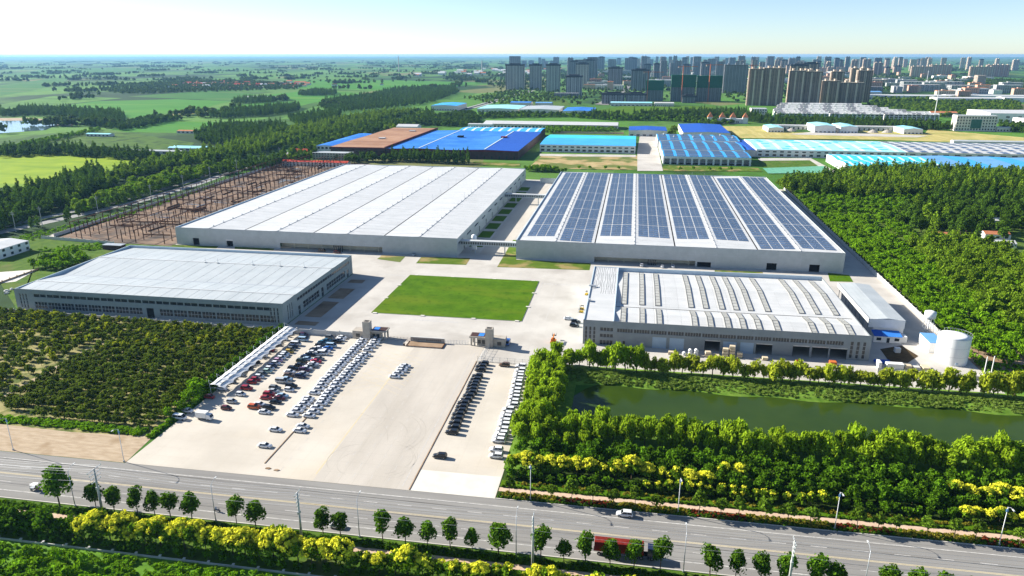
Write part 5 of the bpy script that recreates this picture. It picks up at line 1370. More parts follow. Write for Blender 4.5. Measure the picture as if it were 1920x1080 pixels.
t = hall('office_block', 'five storey cream office block with green glass centre', 521, 582, 1318, 1338, 25, m_grey_roof, m_cream_wall, ((14, 2, 4.6, .5), (14, 6.6, 9.2, .5), (14, 11.2, 13.8, .5), (14, 15.8, 18.4, .5), (14, 20.4, 23, .5)), 1, 'x', 3, .3, 'office block')
MB().box(22, 38, -.6, -.02, 5, 19).build('glass_front', M('green_glass', (.05,.14,.11), (.07,.17,.14), rough=.2), t)
hall('porter_lodge', 'low cream lodge right of the office block', 583, 606, 1316, 1332, 7, m_grey_roof, m_cream_wall, ((5, 1, 3.5, .5),), 1, 'x', 3, .3, 'lodge')
t = hall('white_depot', 'bright white depot at the right edge behind the office block', 640, 800, 1480, 1580, 18, m_white_roof, m_white_wall, ((8, 3, 6, .4), (8, 10, 13, .3)), 1, 'x', 6, 2)
hall('white_depot', 'lower white depot with blue base at the right edge', 660, 800, 1400, 1440, 14, m_white_roof, m_white_wall, ((7, .2, 7, .6),), 1, 'x', 6, 1)
hall('brick_villa', 'small reddish villa among trees beyond the lodge', 590, 640, 1620, 1640, 8, m_orange_roof, m_cream_wall, ((5, 1, 3, .5),), 1, 'x', 3, 2.5, 'villa')

# ---- sheds before the first towers
for x0, x1, y0, y1, h, rm, lb in ((-452, -392, 1622, 1720, 11, m_skyblue_roof, 'grey three storey works with light blue roof beyond the belt'), (-342, -250, 1600, 1720, 7, m_cyan_pale, 'pale green grey roofed shed, leftmost of the three before the towers'), (-246, -160, 1590, 1710, 7, m_grey_roof, 'grey roofed shed, middle of the three before the towers'), (-150, -86, 1560, 1670, 7, m_blue_roof, 'bright blue roofed shed, right of the three before the towers'), (-300, -250, 1790, 1830, 9, m_blue_roof, 'small blue roofed shed far behind the pale sheds'), (-240, -200, 1800, 1830, 8, m_steelblue_roof, 'small steel blue shed far behind the pale sheds'), (-60, 40, 1840, 1880, 8, m_cyan_pale, 'pale site sheds left of the green plot'), (46, 92, 1840, 1875, 8, m_white_roof, 'white site shed beside the green plot')):
    hall('far_shed', lb, x0, x1, y0, y1, h, rm, m_cream_wall, ((10, 1, 3, .5),), 1, 'y' if x1 - x0 < y1 - y0 else 'x', 5, 1.5, 'shed')
hall('villa', 'white block with dark windows between wood and long shed', -268, -228, 1180, 1195, 12, m_white_roof, m_white_wall, ((9, 2, 4, .5), (9, 6.5, 9, .5)), 1, 'x', 3, .4, 'villa')
hall('farm_shed', 'long low white shed beside a grove in the fields', -1110, -1000, 1985, 2000, 5, m_white_roof, m_cream_wall, ((16, 1, 3, .5),), 1, 'x', 5, 1.5, 'shed')
hall('farm_shed', 'pale shed roofs beside the left lake', -830, -790, 1010, 1022, 4, m_cyan_pale, m_cream_wall, ((6, 1, 3, .5),), 1, 'x', 3, 1.0, 'shed')
hall('farm_shed', 'low roof in the middle of the lake orchard', -720, -690, 1075, 1090, 4, m_orange_roof, m_cream_wall, ((4, 1, 3, .5),), 1, 'x', 3, 1.0, 'shed')
hall('farm_shed', 'long dark roofed sheds behind the bright meadow', -720, -560, 838, 846, 4, m_grey_roof, m_cream_wall, ((18, 1, 3, .5),), 1, 'x', 6, 1.2, 'shed')
hall('greenhouse', 'grey green glasshouse roofs beside the highway belt', -600, -520, 872, 892, 4, m_cyan_pale, m_cream_wall, ((10, 1, 3, .6),), 2, 'x', 6, 1.2, 'greenhouse')
hall('white_villa', 'white house with slanted roof behind the brown works', -380, -345, 1150, 1175, 9, m_white_roof, m_white_wall, ((4, 3, 5, .5),), 1, 'x', 3, 3, 'villa')

# ---- west edge house and its sandy court
t = hall('site_house', 'two storey white and grey house at the left edge', -405, -380, 372, 396, 6.2, m_white_roof, m_white_wall, ((7, .8, 2.4, .5), (7, 4.0, 5.6, .5)), 1, 'y', 4, 1.2, 'house')
mb = MB()
for i in range(4):
    for z in (1.0, 4.2): mb.box(25.0, 25.08, 3 + i * 6, 5 + i * 6, z, z + 1.6)
mb.build('side_window', m_glass, t)
sheet('sandy_court', [(-362.6,346.2), (-340.6,357.6), (-334.2,334.2), (-343.8,326.7)], .1, m_paleslab, 'pale sandy court before the left edge house')
fence_wall('court_wall', 'low brown wall around the sandy court', (-340.1,326.3), (-339.8,356.6), .9, 5, m_soil)
rs = random.Random(3)
rock = MB(); rock.loft([[(r * math.cos(a * 1.05), r * math.sin(a * 1.05) * .7, z) for a in range(6)] for r, z in ((1, 0), (1.15, .35), (.6, .8))]); rock = rock.mesh('boulder', m_fencewall)
for i in range(44):
    u = rs.random()
    x, y = -330 + 34 * u + rs.gauss(0, 2.6), 300 + 78 * u + rs.gauss(0, 4)
    x = min(x, -297.5)
    tag(link('boulder', rock, None, (x, y, .05), rs.uniform(0, 6), rs.uniform(.6, 1.9)), 'pale dumped boulder west of the near factory, %s tipped along its wall' % nth(i + 1), 'boulder', 'dumped boulders west of the near factory', 'thing')
t = thing('container_hut', 'dark low hut at the corner behind the near factory', 'hut', (*(-334.6,404.4), 0)); MB().box(0, 13, 0, 5, 0, 3).build('wall', m_darkbrown, t); MB().box(-.2, 13.2, -.2, 5.2, 3, 3.2).build('roof', m_greysteel, t)

# ---- village on the right edge
for i, (x, y, w, d, rm, lb) in enumerate(((222, 478, 14, 8, m_orange_roof, 'village house with orange roof nearest the plantation'), (232, 502, 16, 8, m_white_roof, 'white flat roofed village house'), (240, 528, 16, 9, m_orange_roof, 'village house with red brown roof behind the white one'), (262, 575, 18, 9, m_white_roof, 'white walled village house among tall trees'), (205, 520, 10, 7, m_orange_roof, 'small orange roofed hut hidden by trees'), (212, 452, 9, 7, m_white_roof, 'small pale hut below the orange roofed house'))):
    hall('village_house', lb, x, x + w, y, y + d, 3.4, rm, m_white_wall, ((3, .8, 2.2, .4),), 1, 'x', 3, 1.5, 'house')

# ---- steel frame of the building site
col_me = MB(); col_me.box(-.3, .3, -.1, .1, 0, 8.6); col_me.box(-.1, .1, -.32, .32, 0, 8.6); col_me = col_me.mesh('column', m_steel)
for k, (xa, xb, y0, y1, beam) in enumerate(((-386.5, -393.5, 440, 795, 1), (-366, -371, 425, 800, 1), (-345, -349, 424, 800, 1), (-325, -329, 424, 795, 1), (-304, -308, 424, 780, 0), (-376, -381, 432, 800, 0), (-335, -339, 424, 800, 0))):
    t = thing('column_row', 'row of brown steel columns on the building site, %s from the highway' % nth(k + 1), 'steel frame', (xa, y0, 0), 0, 'steel column rows of the building site')
    n = int((y1 - y0) / 8.4)
    for i in range(n + 1): link('column', col_me, t, ((xb - xa) * i / n, (y1 - y0) * i / n, 0))
    if beam:
        ln = math.hypot(xb - xa, y1 - y0)
        MB().loft([[(-.2, 0, 8.2), (.2, 0, 8.2), (.2, 0, 8.6), (-.2, 0, 8.6)], [(xb - xa - .2, y1 - y0, 8.2), (xb - xa + .2, y1 - y0, 8.2), (xb - xa + .2, y1 - y0, 8.6), (xb - xa - .2, y1 - y0, 8.6)]]).build('beam', m_steel, t)
beam_me = MB(); beam_me.box(0, 19, -.14, .14, 0, .1); beam_me.box(0, 19, -.05, .05, .1, .7); beam_me.box(0, 19, -.14, .14, .7, .8); beam_me = beam_me.mesh('steel_beam', m_steel)
beam_me2 = MB(); beam_me2.box(0, 14, -.3, .3, 0, .25); beam_me2.box(1, 10, .5, 1.0, 0, .3); beam_me2 = beam_me2.mesh('sheet_bundle', m_greysteel)
for i in range(90):
    x, y = rs.uniform(-382, -312), rs.uniform(440, 770)
    g = rs.random() < .45
    tag(link('sheet_bundle' if g else 'steel_beam', beam_me2 if g else beam_me, None, (x, y, .1 if g else rs.choice([.1, .1, .9])), rs.choice([0, .1, 1.5, 1.62, .05])), ('bundle of grey steel sheets lying on the building site, %s of the litter' if g else 'brown steel beam lying on the building site, %s of the litter') % nth(i + 1), 'steel bundle' if g else 'steel beam', 'steel parts lying on the building site', 'thing')
for i in range(26):   # roof trusses lifted between the column rows
    y = 470 + i * 11.6
    if i % 5 == 0: tag(link('roof_beam', beam_me, None, (-366 - (y - 425) * .0133 + .3, y, 8.0), 0), 'brown roof beam spanning two column rows, %s from the front' % nth(i // 5 + 1), 'roof beam', 'roof beams of the building site', 'thing')

# ================================================================ the city
m_tw_white = M('tower_white', (.38,.38,.37), (.43,.43,.42), rough=.8, scale=.05)
m_tw_grey = M('tower_grey', (.21,.215,.23), (.25,.255,.27), rough=.8, scale=.05)
m_tw_brown = M('tower_brown', (.25,.185,.14), (.30,.225,.175), rough=.8, scale=.05)
m_tw_cream = M('tower_cream', (.52,.42,.33), (.58,.48,.38), rough=.8, scale=.05)
m_tw_dark = M('tower_dark', (.045,.048,.055), (.06,.064,.07), rough=.7)
m_tw_net = M('green_scaffold_net', (.012,.10,.05), (.02,.13,.065), rough=.9)
m_tw_frame = M('raw_concrete_frame', (.16,.19,.18), (.20,.23,.22), rough=.9)
m_tw_pink = M('slab_pink', (.50,.32,.24), (.56,.38,.29), rough=.8)
_tc = {}
def tower_parts(W, D, H, fl, bays, crown, style):
    key = (W, D, H, fl, bays, crown, style)
    if key in _tc: return _tc[key]
    wall = {'white': m_tw_white, 'grey': m_tw_grey, 'brown': m_tw_brown, 'cream': m_tw_cream, 'site': m_tw_frame, 'pink': m_tw_pink}[style]
    side = {'brown': m_tw_cream, 'pink': m_tw_cream}.get(style, wall)
    b = MB(); b.box(0, W, 0, D, 0, H, 0)
    # projecting bays give relief
    nb = max(2, bays // 2)
    for i in range(nb):
        c = W * (i + .5) / nb; w = W / nb * .22
        b.box(c - w, c + w, -1.2, -.001, 0, H * .97, i % 2)
    b.box(-.9, -.001, D * .3, D * .7, 0, H * .98, 1)
    w_ = MB(); fh = H / fl; q = .12
    for f in range(fl):
        z0, z1 = f * fh + fh * .28, f * fh + fh * .8
        for i in range(bays):
            u0, u1 = W * (i + .2) / bays, W * (i + .8) / bays
            c = (u0 + u1) / 2
            pr = any(abs(c - W * (j + .5) / nb) < W / nb * .22 for j in range(nb))
            y = -1.3 if pr else -q
            w_.face([(u0, y, z0), (u1, y, z0), (u1, y, z1), (u0, y, z1)])
        for i in range(3):
            v0, v1 = D * (i + .25) / 3, D * (i + .75) / 3
            x = -1.0 if i == 1 else -q
            w_.face([(x, v1, z0), (x, v0, z0), (x, v0, z1), (x, v1, z1)])
            w_.face([(W + q, v0, z0), (W + q, v1, z0), (W + q, v1, z1), (W + q, v0, z1)])
    parts = [('body', b.mesh('body', [wall, side])), ('windows', w_.mesh('windows', m_glass))]
    c = MB()
    if crown == 'dark':
        c.box(-1.5, W + 1.5, -1.8, D + 1, H - 4, H + 1); c.box(W * .2, W * .8, D * .2, D * .8, H + 1, H + 4)
        for i in (0.05, .3, .7, .95): c.box(W * i - .6, W * i + .6, -1.6, -1.3, 0, H - 4)
        parts.append(('crown', c.mesh('crown', m_tw_dark)))
    elif crown == 'step':
        for i in range(max(2, bays // 4)):
            u = W * (i + .5) / max(2, bays // 4)
            c.box(u - 2.5, u + 2.5, D * .25, D * .75, H, H + 4.5); c.box(u - 3.2, u + 3.2, D * .2, D * .8, H + 4.5, H + 5.3)
        c.box(-.5, W + .5, -1.5, D + .5, H, H + 1)
        parts.append(('crown', c.mesh('crown', side)))
    elif crown == 'net':
        c.box(-.8, W + .8, -1.8, D + .8, H * .55, H + 2)
        parts.append(('scaffold_net', c.mesh('scaffold_net', m_tw_net)))
    _tc[key] = parts
    return parts
def tower(label, x, y, W, D, H, fl, bays, crown, style, group=None, name='apartment_tower', rz=0):
    t = thing(name, label, 'tower', (x, y, 0), rz, group)
    for n, me in tower_parts(W, D, H, fl, bays, crown, style):
        o = link(n, me, t)
        if n == 'windows': o['kind'] = 'stuff'
    return t
# nearer towers, left to right
tower('broad white tower with dark crown, leftmost of the skyline', -461, 2651, 66, 20, 86, 27, 12, 'dark', 'white')
tower('slim white tower with dark crown, second of the skyline', -377, 2665, 42, 18, 86, 27, 8, 'dark', 'white')
tower('slim white tower with dark crown, third of the skyline', -300, 2520, 46, 18, 88, 27, 8, 'dark', 'white')
tower('white tower with dark roof seen cornerwise beside the city street', -205, 2215, 46, 36, 60, 19, 8, 'dark', 'white')
tower('white tower with dark crown behind the cornerwise one', -225, 2830, 46, 18, 88, 27, 8, 'dark', 'white')
tower('tiered dark topped tower, left of a pair behind the dark podium', -104, 2796, 52, 20, 74, 22, 8, 'dark', 'grey')
tower('tiered dark topped tower, right of a pair behind the dark podium', -18, 2640, 60, 20, 70, 21, 8, 'dark', 'grey')
for x, y, w, d, h, lb in ((-84, 1912, 56, 22, 26, 'dark low rise block, left of the row before the tiered towers'), (-24, 1912, 50, 22, 26, 'dark low rise block, middle of the row before the tiered towers'), (120, 1990, 34, 18, 18, 'reddish low rise frame before the green netted tower')):
    tower(lb, x, y, w, d, h, 7, 8, 'dark', 'grey', name='low_rise_block')
tower('dark podium block beside the cornerwise white tower', -232, 2150, 70, 30, 14, 3, 12, 'none', 'grey', name='low_rise_block')
tower('unfinished tower with green net, leftmost of three', 26, 2045, 46, 20, 52, 17, 10, 'net', 'site')
tower('unfinished tower with green net, middle of three', 93, 2055, 62, 20, 66, 21, 12, 'net', 'site')
tower('unfinished tower with green net, rightmost of three', 161, 2066, 64, 20, 64, 21, 12, 'net', 'site')
tower('wide grey tower right of the green netted ones', 277, 2508, 72, 20, 88, 28, 14, 'step', 'grey')
tower('brown tower with cream edges, first of the big brown group', 271, 1912, 34, 20, 86, 28, 8, 'step', 'brown')
tower('brown tower with cream edges, second of the big brown group', 306, 1922, 50, 20, 88, 28, 10, 'step', 'brown')
tower('brown tower with cream edges, third of the big brown group', 370, 1935, 36, 20, 82, 27, 8, 'step', 'brown')
tower('brown tower with cream edges, fourth of the big brown group', 408, 1945, 40, 20, 80, 26, 8, 'step', 'brown')
tower('lower brown tower with cream edges, fifth of the big brown group', 462, 2000, 44, 20, 56, 18, 8, 'step', 'brown')
tower('lower brown tower with cream edges, sixth of the big brown group', 510, 2010, 54, 20, 52, 17, 10, 'step', 'brown')
tower('tall brown tower standing at the right end of the brown group', 567, 2083, 36, 20, 80, 26, 7, 'step', 'brown')
for i, (x, y, w, h) in enumerate(((345, 2120, 26, 84), (452, 2180, 28, 78), (540, 2240, 34, 74), (640, 2420, 44, 80), (700, 2650, 44, 74))):
    tower('brown tower packed behind the big brown group, %s from the front' % nth(i + 1), x, y, w, 20, h, 26, 8, 'step', 'brown', 'brown towers of the second rank')
tower('dark tower rising behind the fourth brown tower', 490, 2560, 50, 20, 88, 28, 8, 'dark', 'brown')
tower('dark tower rising behind the lower brown towers', 600, 2900, 52, 20, 90, 28, 8, 'dark', 'brown')
tower('blue hazy slab rising above the horizon left of the city', -783, 4636, 68, 24, 110, 30, 10, 'none', 'grey')
# far towers by band; label tells rank
bands = [(1060, 1400, 148, 112, 20, 'grey', 'first'), (1180, 1640, 140, 110, 26, 'cream', 'second'), (1080, 1900, 132, 107, 40, 'white', 'third'), (1230, 1900, 127, 106, 34, 'grey', 'fourth'), (960, 1040, 126, 112, 5, 'grey', 'fifth')]
FAR = [
 (-345,3803,28,102,'grey','step',1),
 (-314,3619,28,90,'grey','dark',1),
 (-295,3647,28,96,'grey','none',1),
 (-259,3336,36,96,'grey','none',1),
 (-270,3682,48,96,'grey','none',1),
 (-244,3511,48,96,'grey','dark',1),
 (-233,3589,48,108,'grey','none',1),
 (34,3907,36,72,'grey','dark',2),
 (80,3716,28,78,'grey','dark',2),
 (109,3594,28,90,'grey','step',2),
 (166,3936,36,78,'grey','none',2),
 (178,3687,28,90,'grey','step',2),
 (228,3896,36,72,'grey','dark',2),
 (296,4084,28,84,'grey','none',2),
 (304,3743,36,84,'grey','dark',2),
 (360,4150,28,78,'grey','none',2),
 (354,3552,36,90,'grey','none',2),
 (568,4596,48,84,'brown','step',3),
 (674,5210,28,78,'brown','none',3),
 (639,4445,28,90,'brown','none',3),
 (804,5257,36,72,'brown','none',3),
 (852,4968,28,84,'brown','step',3),
 (970,5422,48,84,'brown','dark',3),
 (965,4878,36,78,'brown','step',3),
 (1008,4902,36,72,'brown','dark',3),
 (1161,5233,28,78,'brown','dark',3),
 (1225,5236,28,72,'brown','step',3),
 (1345,5506,48,84,'brown','dark',3),
 (1333,5071,36,84,'brown','step',3),
 (1438,5198,48,90,'brown','step',3),
 (1406,4848,48,72,'brown','step',3),
 (-297,5850,48,102,'grey','dark',4),
 (-190,5108,48,90,'grey','none',4),
 (-85,5281,48,96,'grey','none',4),
 (-37,5464,36,96,'grey','dark',4),
 (24,4874,36,108,'grey','step',4),
 (153,5129,36,102,'grey','step',4),
 (261,5754,28,108,'grey','step',4),
 (323,5709,36,96,'grey','dark',4),
 (351,4949,48,108,'grey','none',4),
 (473,5331,48,90,'grey','step',4),
 (571,6086,36,90,'grey','none',4),
 (685,5943,48,96,'grey','step',4),
 (714,5649,48,108,'grey','step',4),
 (726,5110,28,102,'grey','step',4),
 (907,5610,48,108,'grey','none',4),
 (960,5574,36,90,'grey','step',4),
 (937,4981,36,96,'grey','step',4),
 (1066,5434,28,102,'grey','dark',4),
 (1250,5765,36,84,'grey','step',4),
 (1448,6277,48,102,'grey','step',4),
 (1282,5283,28,96,'grey','dark',4),
 (1495,5852,28,102,'grey','step',4),
 (1483,5440,36,102,'grey','none',4),
 (1616,5589,48,96,'grey','step',4),
 (-23,6975,48,84,'cream','none',5),
 (72,7376,48,96,'cream','dark',5),
 (164,5781,36,102,'cream','step',5),
 (262,6264,36,78,'cream','none',5),
 (424,6945,28,102,'cream','step',5),
 (504,6038,28,78,'cream','dark',5),
 (636,6595,28,84,'cream','step',5),
 (711,6638,28,78,'cream','none',5),
 (827,6286,28,78,'cream','step',5),
 (1021,7025,36,96,'cream','step',5),
 (1120,6858,36,90,'cream','none',5),
 (1128,6507,48,96,'cream','step',5),
 (1244,6480,36,90,'cream','step',5),
 (1534,7653,48,66,'cream','none',5),
 (1574,7111,36,102,'cream','step',5),
 (1394,6001,28,84,'cream','dark',5),
 (1973,7722,28,96,'cream','dark',5),
 (1751,6622,48,84,'cream','none',5),
 (2012,7325,28,78,'cream','step',5),
 (2330,7750,48,90,'cream','none',5),
 (2053,6584,28,96,'cream','step',5),
 (2046,6183,48,84,'cream','none',5),
 (2210,6454,48,90,'cream','step',5),
 (2196,6260,28,90,'cream','step',5),
 (2276,6226,36,96,'cream','none',5),
 (2823,7283,36,90,'cream','step',5),
 (2611,6600,28,96,'cream','step',5),
 (2581,6317,28,84,'cream','dark',5),
 (2998,7020,28,84,'cream','step',5),
 (2949,6605,48,78,'cream','step',5),
 (-1080,8321,28,84,'grey','step',6),
 (-720,6548,48,96,'grey','step',6),
 (-800,8823,36,78,'grey','none',6),
 (-531,7538,28,78,'grey','dark',6),
 (-341,6650,48,84,'grey','step',6),
 (-283,7453,36,72,'grey','step',6),
 (-238,8895,48,78,'grey','dark',6),
 (-80,7133,48,96,'grey','dark',6),
 (128,8703,48,66,'grey','step',6),
 (194,8364,28,96,'grey','step',6),
 (282,7144,28,102,'grey','none',6),
 (550,8207,48,90,'grey','step',6),
 (579,7892,48,72,'grey','none',6),
 (804,8294,48,96,'grey','step',6),
 (939,8522,36,84,'grey','none',6),
 (864,6799,36,78,'grey','none',6),
 (1277,8592,28,90,'grey','step',6),
 (1204,7500,48,84,'grey','dark',6),
 (1492,8321,28,72,'grey','step',6),
 (1344,6828,28,102,'grey','step',6),
 (888,4769,48,60,'pink','dark',7),
 (1001,5204,28,36,'pink','none',7),
 (1003,4864,48,48,'pink','step',7),
 (995,4477,48,48,'pink','step',7),
 (1096,4660,36,48,'pink','step',7),
 (1188,4832,48,48,'pink','none',7),
 (1402,5364,28,36,'pink','step',7),
 (1313,4803,28,42,'pink','none',7),
 (1366,4827,28,42,'pink','dark',7),
 (1516,5127,36,48,'pink','none',7),
 (1448,4770,28,48,'pink','dark',7),
 (1673,5343,48,48,'pink','dark',7),
 (-1149,7567,48,60,'grey','step',8),
 (-1300,9096,48,48,'grey','dark',8),
 (-1319,9381,48,48,'grey','none',8),
 (-1015,8100,36,72,'grey','step',8),
 (-836,6855,36,60,'grey','none',8),
 (-864,7559,48,60,'grey','step',8),
 (2264,7743,28,78,'pink','step',9),
 (1938,6409,28,84,'pink','dark',9),
 (2217,7141,28,78,'pink','step',9),
 (2140,6742,28,96,'pink','dark',9),
 (2552,7900,36,78,'pink','none',9),
 (2565,7757,48,72,'pink','none',9),
 (2641,7794,48,78,'pink','dark',9),
 (2315,6660,36,96,'pink','step',9),
]
_cnt = {}
for x, y, w, h, st, cr, b in FAR:
    _cnt[b] = _cnt.get(b, 0) + 1
    tower('hazy %s tower in far band %s of the skyline, %s from the left' % ({'grey': 'grey', 'brown': 'brown', 'cream': 'cream', 'pink': 'pinkish'}[st], nth(b), nth(_cnt[b])), x, y, w, 18, max(18, h), max(6, int(h / 3.2)), 6, cr, st, 'far apartment towers', rz=random.choice([0, 0, .15, -.2]))
# pale slab blocks along the right horizon
for i in range(9):
    px = 1698 + i * 26
    x0 = 1500 + i * 150
    tower('long pale slab block on the right skyline, %s from the left' % nth(i + 1), x0, 4500 + (i % 2) * 160, 118, 18, 56 + (i * 7) % 14, 18, 20, 'step', 'pink', 'slab blocks on the right skyline', 'slab_block')
# low public buildings right of the brown towers
for i, (x, y, w, d, h, st, lb) in enumerate(((820, 3150, 150, 30, 26, 'cream', 'long cream low block below the slab blocks'), (980, 3000, 210, 40, 24, 'white', 'long white terraced building with grey ends'), (900, 2750, 120, 40, 22, 'white', 'white stepped building before the long terraced one'), (1040, 2720, 150, 40, 22, 'white', 'second white stepped building before the long terraced one'), (700, 2600, 90, 30, 20, 'grey', 'grey low block right of the tall brown tower'), (1250, 3050, 30, 30, 46, 'cream', 'small stepped cream tower beside the wood'), (1180, 2430, 130, 24, 14, 'pink', 'low pinkish block at the right'), (1330, 2440, 130, 24, 14, 'cream', 'low cream block at the right edge'))):
    tower(lb, x, y, w, d, h, max(4, h // 5), 16, 'none', st, name='low_rise_block')
for i, (x0, x1, y, lb) in enumerate(((620, 860, 2230, 'long white warehouse row below the public buildings'), (860, 1080, 2260, 'second long white warehouse row with blue front'), (780, 940, 2120, 'white warehouse nearest the woodland'), (960, 1260, 2160, 'long pale warehouse at the right edge'), (640, 740, 2440, 'blue roofed low hall below the stepped buildings'))):
    hall('far_warehouse', lb, x0, x1, y, y + 50, 11, m_white_roof if i != 4 else m_steelblue_roof, m_white_wall, ((14, 2, 5, .5),), 1, 'x', 6, 2, 'warehouse')
# town houses with arched balconies
def terrace(label, x0, y0, n):
    t = thing('terrace', label, 'terrace', (x0, y0, 0))
    for i in range(n):
        u = i * 16
        b = MB(); b.box(u, u + 15.7, 0, 12, 0, 11); b.build('house', m_white_wall, t)
        r = MB(); r.loft([[(u - .2, -1, 11), (u + 15.9, -1, 11), (u + 15.9, -1, 11.4), (u - .2, -1, 11.4)], [(u - .2, 6, 14), (u + 15.9, 6, 14), (u + 15.9, 6, 14.4), (u - .2, 6, 14.4)], [(u - .2, 13, 11), (u + 15.9, 13, 11), (u + 15.9, 13, 11.4), (u - .2, 13, 11.4)]])
        r.build('roof', m_white_roof if i % 3 else m_tw_grey, t)
        g = MB()
        for z in (1, 4.4, 7.8):
            for k in range(2): g.box(u + 1.2 + k * 7.4, u + 6.8 + k * 7.4, -.1, 0, z, z + 2.4)
        g.build('windows', m_glass, t)['kind'] = 'stuff'
        a = MB(); a.loft([[(u + 7.8 + 3 * math.cos(q), -1.2, 10.2 + 3.4 * math.sin(q)), (u + 7.8 + 3 * math.cos(q), 0, 10.2 + 3.4 * math.sin(q)), (u + 7.8 + 2.3 * math.cos(q), 0, 10.2 + 2.6 * math.sin(q)), (u + 7.8 + 2.3 * math.cos(q), -1.2, 10.2 + 2.6 * math.sin(q))] for q in [j * math.pi / 6 for j in range(7)]]); a.build('arch', m_white_wall, t)
        MB().box(u + 1, u + 14.6, -1.0, -.1, 0, 1.0).build('porch', m_darkred if i % 4 == 0 else m_tw_dark, t)
for i, (x, y, n) in enumerate(((272, 1508, 6), (372, 1512, 6), (472, 1516, 6), (276, 1556, 18), (284, 1610, 16), (300, 1668, 14), (312, 1730, 13), (330, 1795, 11))):
    terrace('row of white town houses with arched gables, %s counting from the front' % nth(i + 1), x, y, n)
hall('corner_house', 'cream corner building left of the town houses', 232, 262, 1560, 1590, 16, m_grey_roof, m_cream_wall, ((6, 2, 4.5, .5), (6, 7, 9.5, .5), (6, 12, 14.5, .5)), 1, 'x', 3, .3, 'house')
# little turreted house in the trees
t = thing('turreted_house', 'white house with four pointed red brown turrets among the trees', 'house', (150, 1400, 0))
MB().box(0, 44, 0, 14, 0, 8).build('wall', m_white_wall, t)
for x, w in ((-18, 9), (3, 10), (22, 10), (44, 9)):
    b = MB(); b.box(x, x + w, -3, 6, 0, 11); b.build('turret', m_white_wall, t)
    r = MB(); c = (x + w / 2, 1.5, 20)
    q = [(x - .6, -3.6, 11), (x + w + .6, -3.6, 11), (x + w + .6, 6.6, 11), (x - .6, 6.6, 11)]
    for i in range(4): r.face([q[i], q[(i + 1) % 4], c])
    r.build('turret_roof', m_orange_roof, t)
mb = MB()
for i in range(8): mb.box(13.5 + (i % 3) * 2.6 + (i // 3) * 10, 15 + (i % 3) * 2.6 + (i // 3) * 10, -.1, 0, 1, 4)
mb.build('windows', m_glass, t)['kind'] = 'stuff'
# masts and chimneys
for x, y, h, r, lb in ((-1682, 5215, 112, 4, 'tall thin chimney on the left horizon'), (-1010, 4900, 80, 5, 'pale chimney beside a far works'), (590, 1600, 52, .8, 'white telecom mast behind the town houses'), (1130, 3200, 60, 1.2, 'white mast below the slab blocks'), (1640, 3200, 60, 1.2, 'white mast at the right above the wood')):
    mb = MB().tube((0, 0, 0), (0, 0, h), r, r * .6, k=10); t = thing('mast' if r < 2 else 'chimney', lb, 'mast' if r < 2 else 'chimney', (x, y, 0)); mb.build('shaft', m_tank if r < 2 else m_conc_pole, t)
    mb = MB(); [mb.tube((0, 0, h * f), (0, 0, h * f + 1), r * 1.5, k=8) for f in (.8, .9, .99)]; mb.build('ring', m_greysteel, t)
for i, (x, y, h) in enumerate(((30, 2030, 78), (120, 2040, 92), (190, 2052, 96), (330, 2300, 92))):
    t = thing('tower_crane', 'orange tower crane at the building towers, %s from the left' % nth(i + 1), 'crane', (x, y, 0), .3 * i)
    mc = M('crane_orange', (.40,.12,.05), (.45,.14,.06)) if i == 0 else bpy.data.materials['crane_orange']
    MB().box(-.8, .8, -.8, .8, 0, h).build('mast', mc, t); MB().box(-14, 40, -.6, .6, h - 3, h - 1.6).build('jib', mc, t); MB().box(-14, -9, -1, 1, h - 6, h - 3).build('counterweight', m_stone, t)
# far village
hm = []
for k, rm in enumerate((m_orange_roof, m_red_roof, m_white_roof)):
    mb = MB(); mb.box(-7, 7, -4, 4, 0, 4, 0); mb.loft([[(-7.4, -4.6, 4), (-7.4, 4.6, 4), (-7.4, 0, 6.6)], [(7.4, -4.6, 4), (7.4, 4.6, 4), (7.4, 0, 6.6)]], 1)
    hm.append(mb.mesh('house', [m_white_wall, rm]))
for i in range(90):
    u, v = rs.gauss(0, .5), rs.gauss(0, .5)
    x, y = -1560 + 330 * u, 2860 + 230 * v
    tag(link('village_house', hm[rs.choice([0, 0, 0, 1, 2])], None, (x, y, 0), rs.choice([0, .1, 1.57]), rs.uniform(1.0, 1.8)), 'small house in the far village on the left, %s of its roofs' % nth(i + 1), 'house', 'houses of the far village', 'thing')
for i in range(60):
    x, y = rs.uniform(-1300, -500), rs.uniform(4200, 6500)
    tag(link('far_house', hm[rs.choice([0, 2, 2])], None, (x, y, 0), 0, rs.uniform(1.5, 3)), 'tiny hazy building in the far town left of the towers, %s of them' % nth(i + 1), 'house', 'far town buildings left of the towers', 'thing')

# low city blocks
bm = []
for k, (w, d, h, mt) in enumerate(((40, 16, 16, m_tw_cream), (60, 18, 20, m_tw_white), (34, 16, 24, m_tw_pink), (80, 24, 11, m_white_wall))):
    b = MB(); b.box(0, w, 0, d, 0, h, 0); b.box(-.4, w + .4, -.4, d + .4, h, h + .8, 1); b.box(w * .3, w * .45, d * .3, d * .7, h + .8, h + 3, 0)
    for f in range(int(h / 3.6)):
        for i in range(int(w / 5)): b.face([(i * 5 + 1.2, -.15, f * 3.6 + 1.1), (i * 5 + 3.8, -.15, f * 3.6 + 1.1), (i * 5 + 3.8, -.15, f * 3.6 + 2.8), (i * 5 + 1.2, -.15, f * 3.6 + 2.8)], 2)
    bm.append(b.mesh('city_block', [mt, m_white_roof if k % 2 else m_orange_roof, m_glass]))
r9 = random.Random(21); spots = []
while len(spots) < 150:
    y = r9.uniform(2150, 5200); x = r9.uniform(-250, .62 * y - 250)
    if y < 2500 and x < 620: continue
    if 1500 < x and y > 4300: continue
    spots.append((x, y))
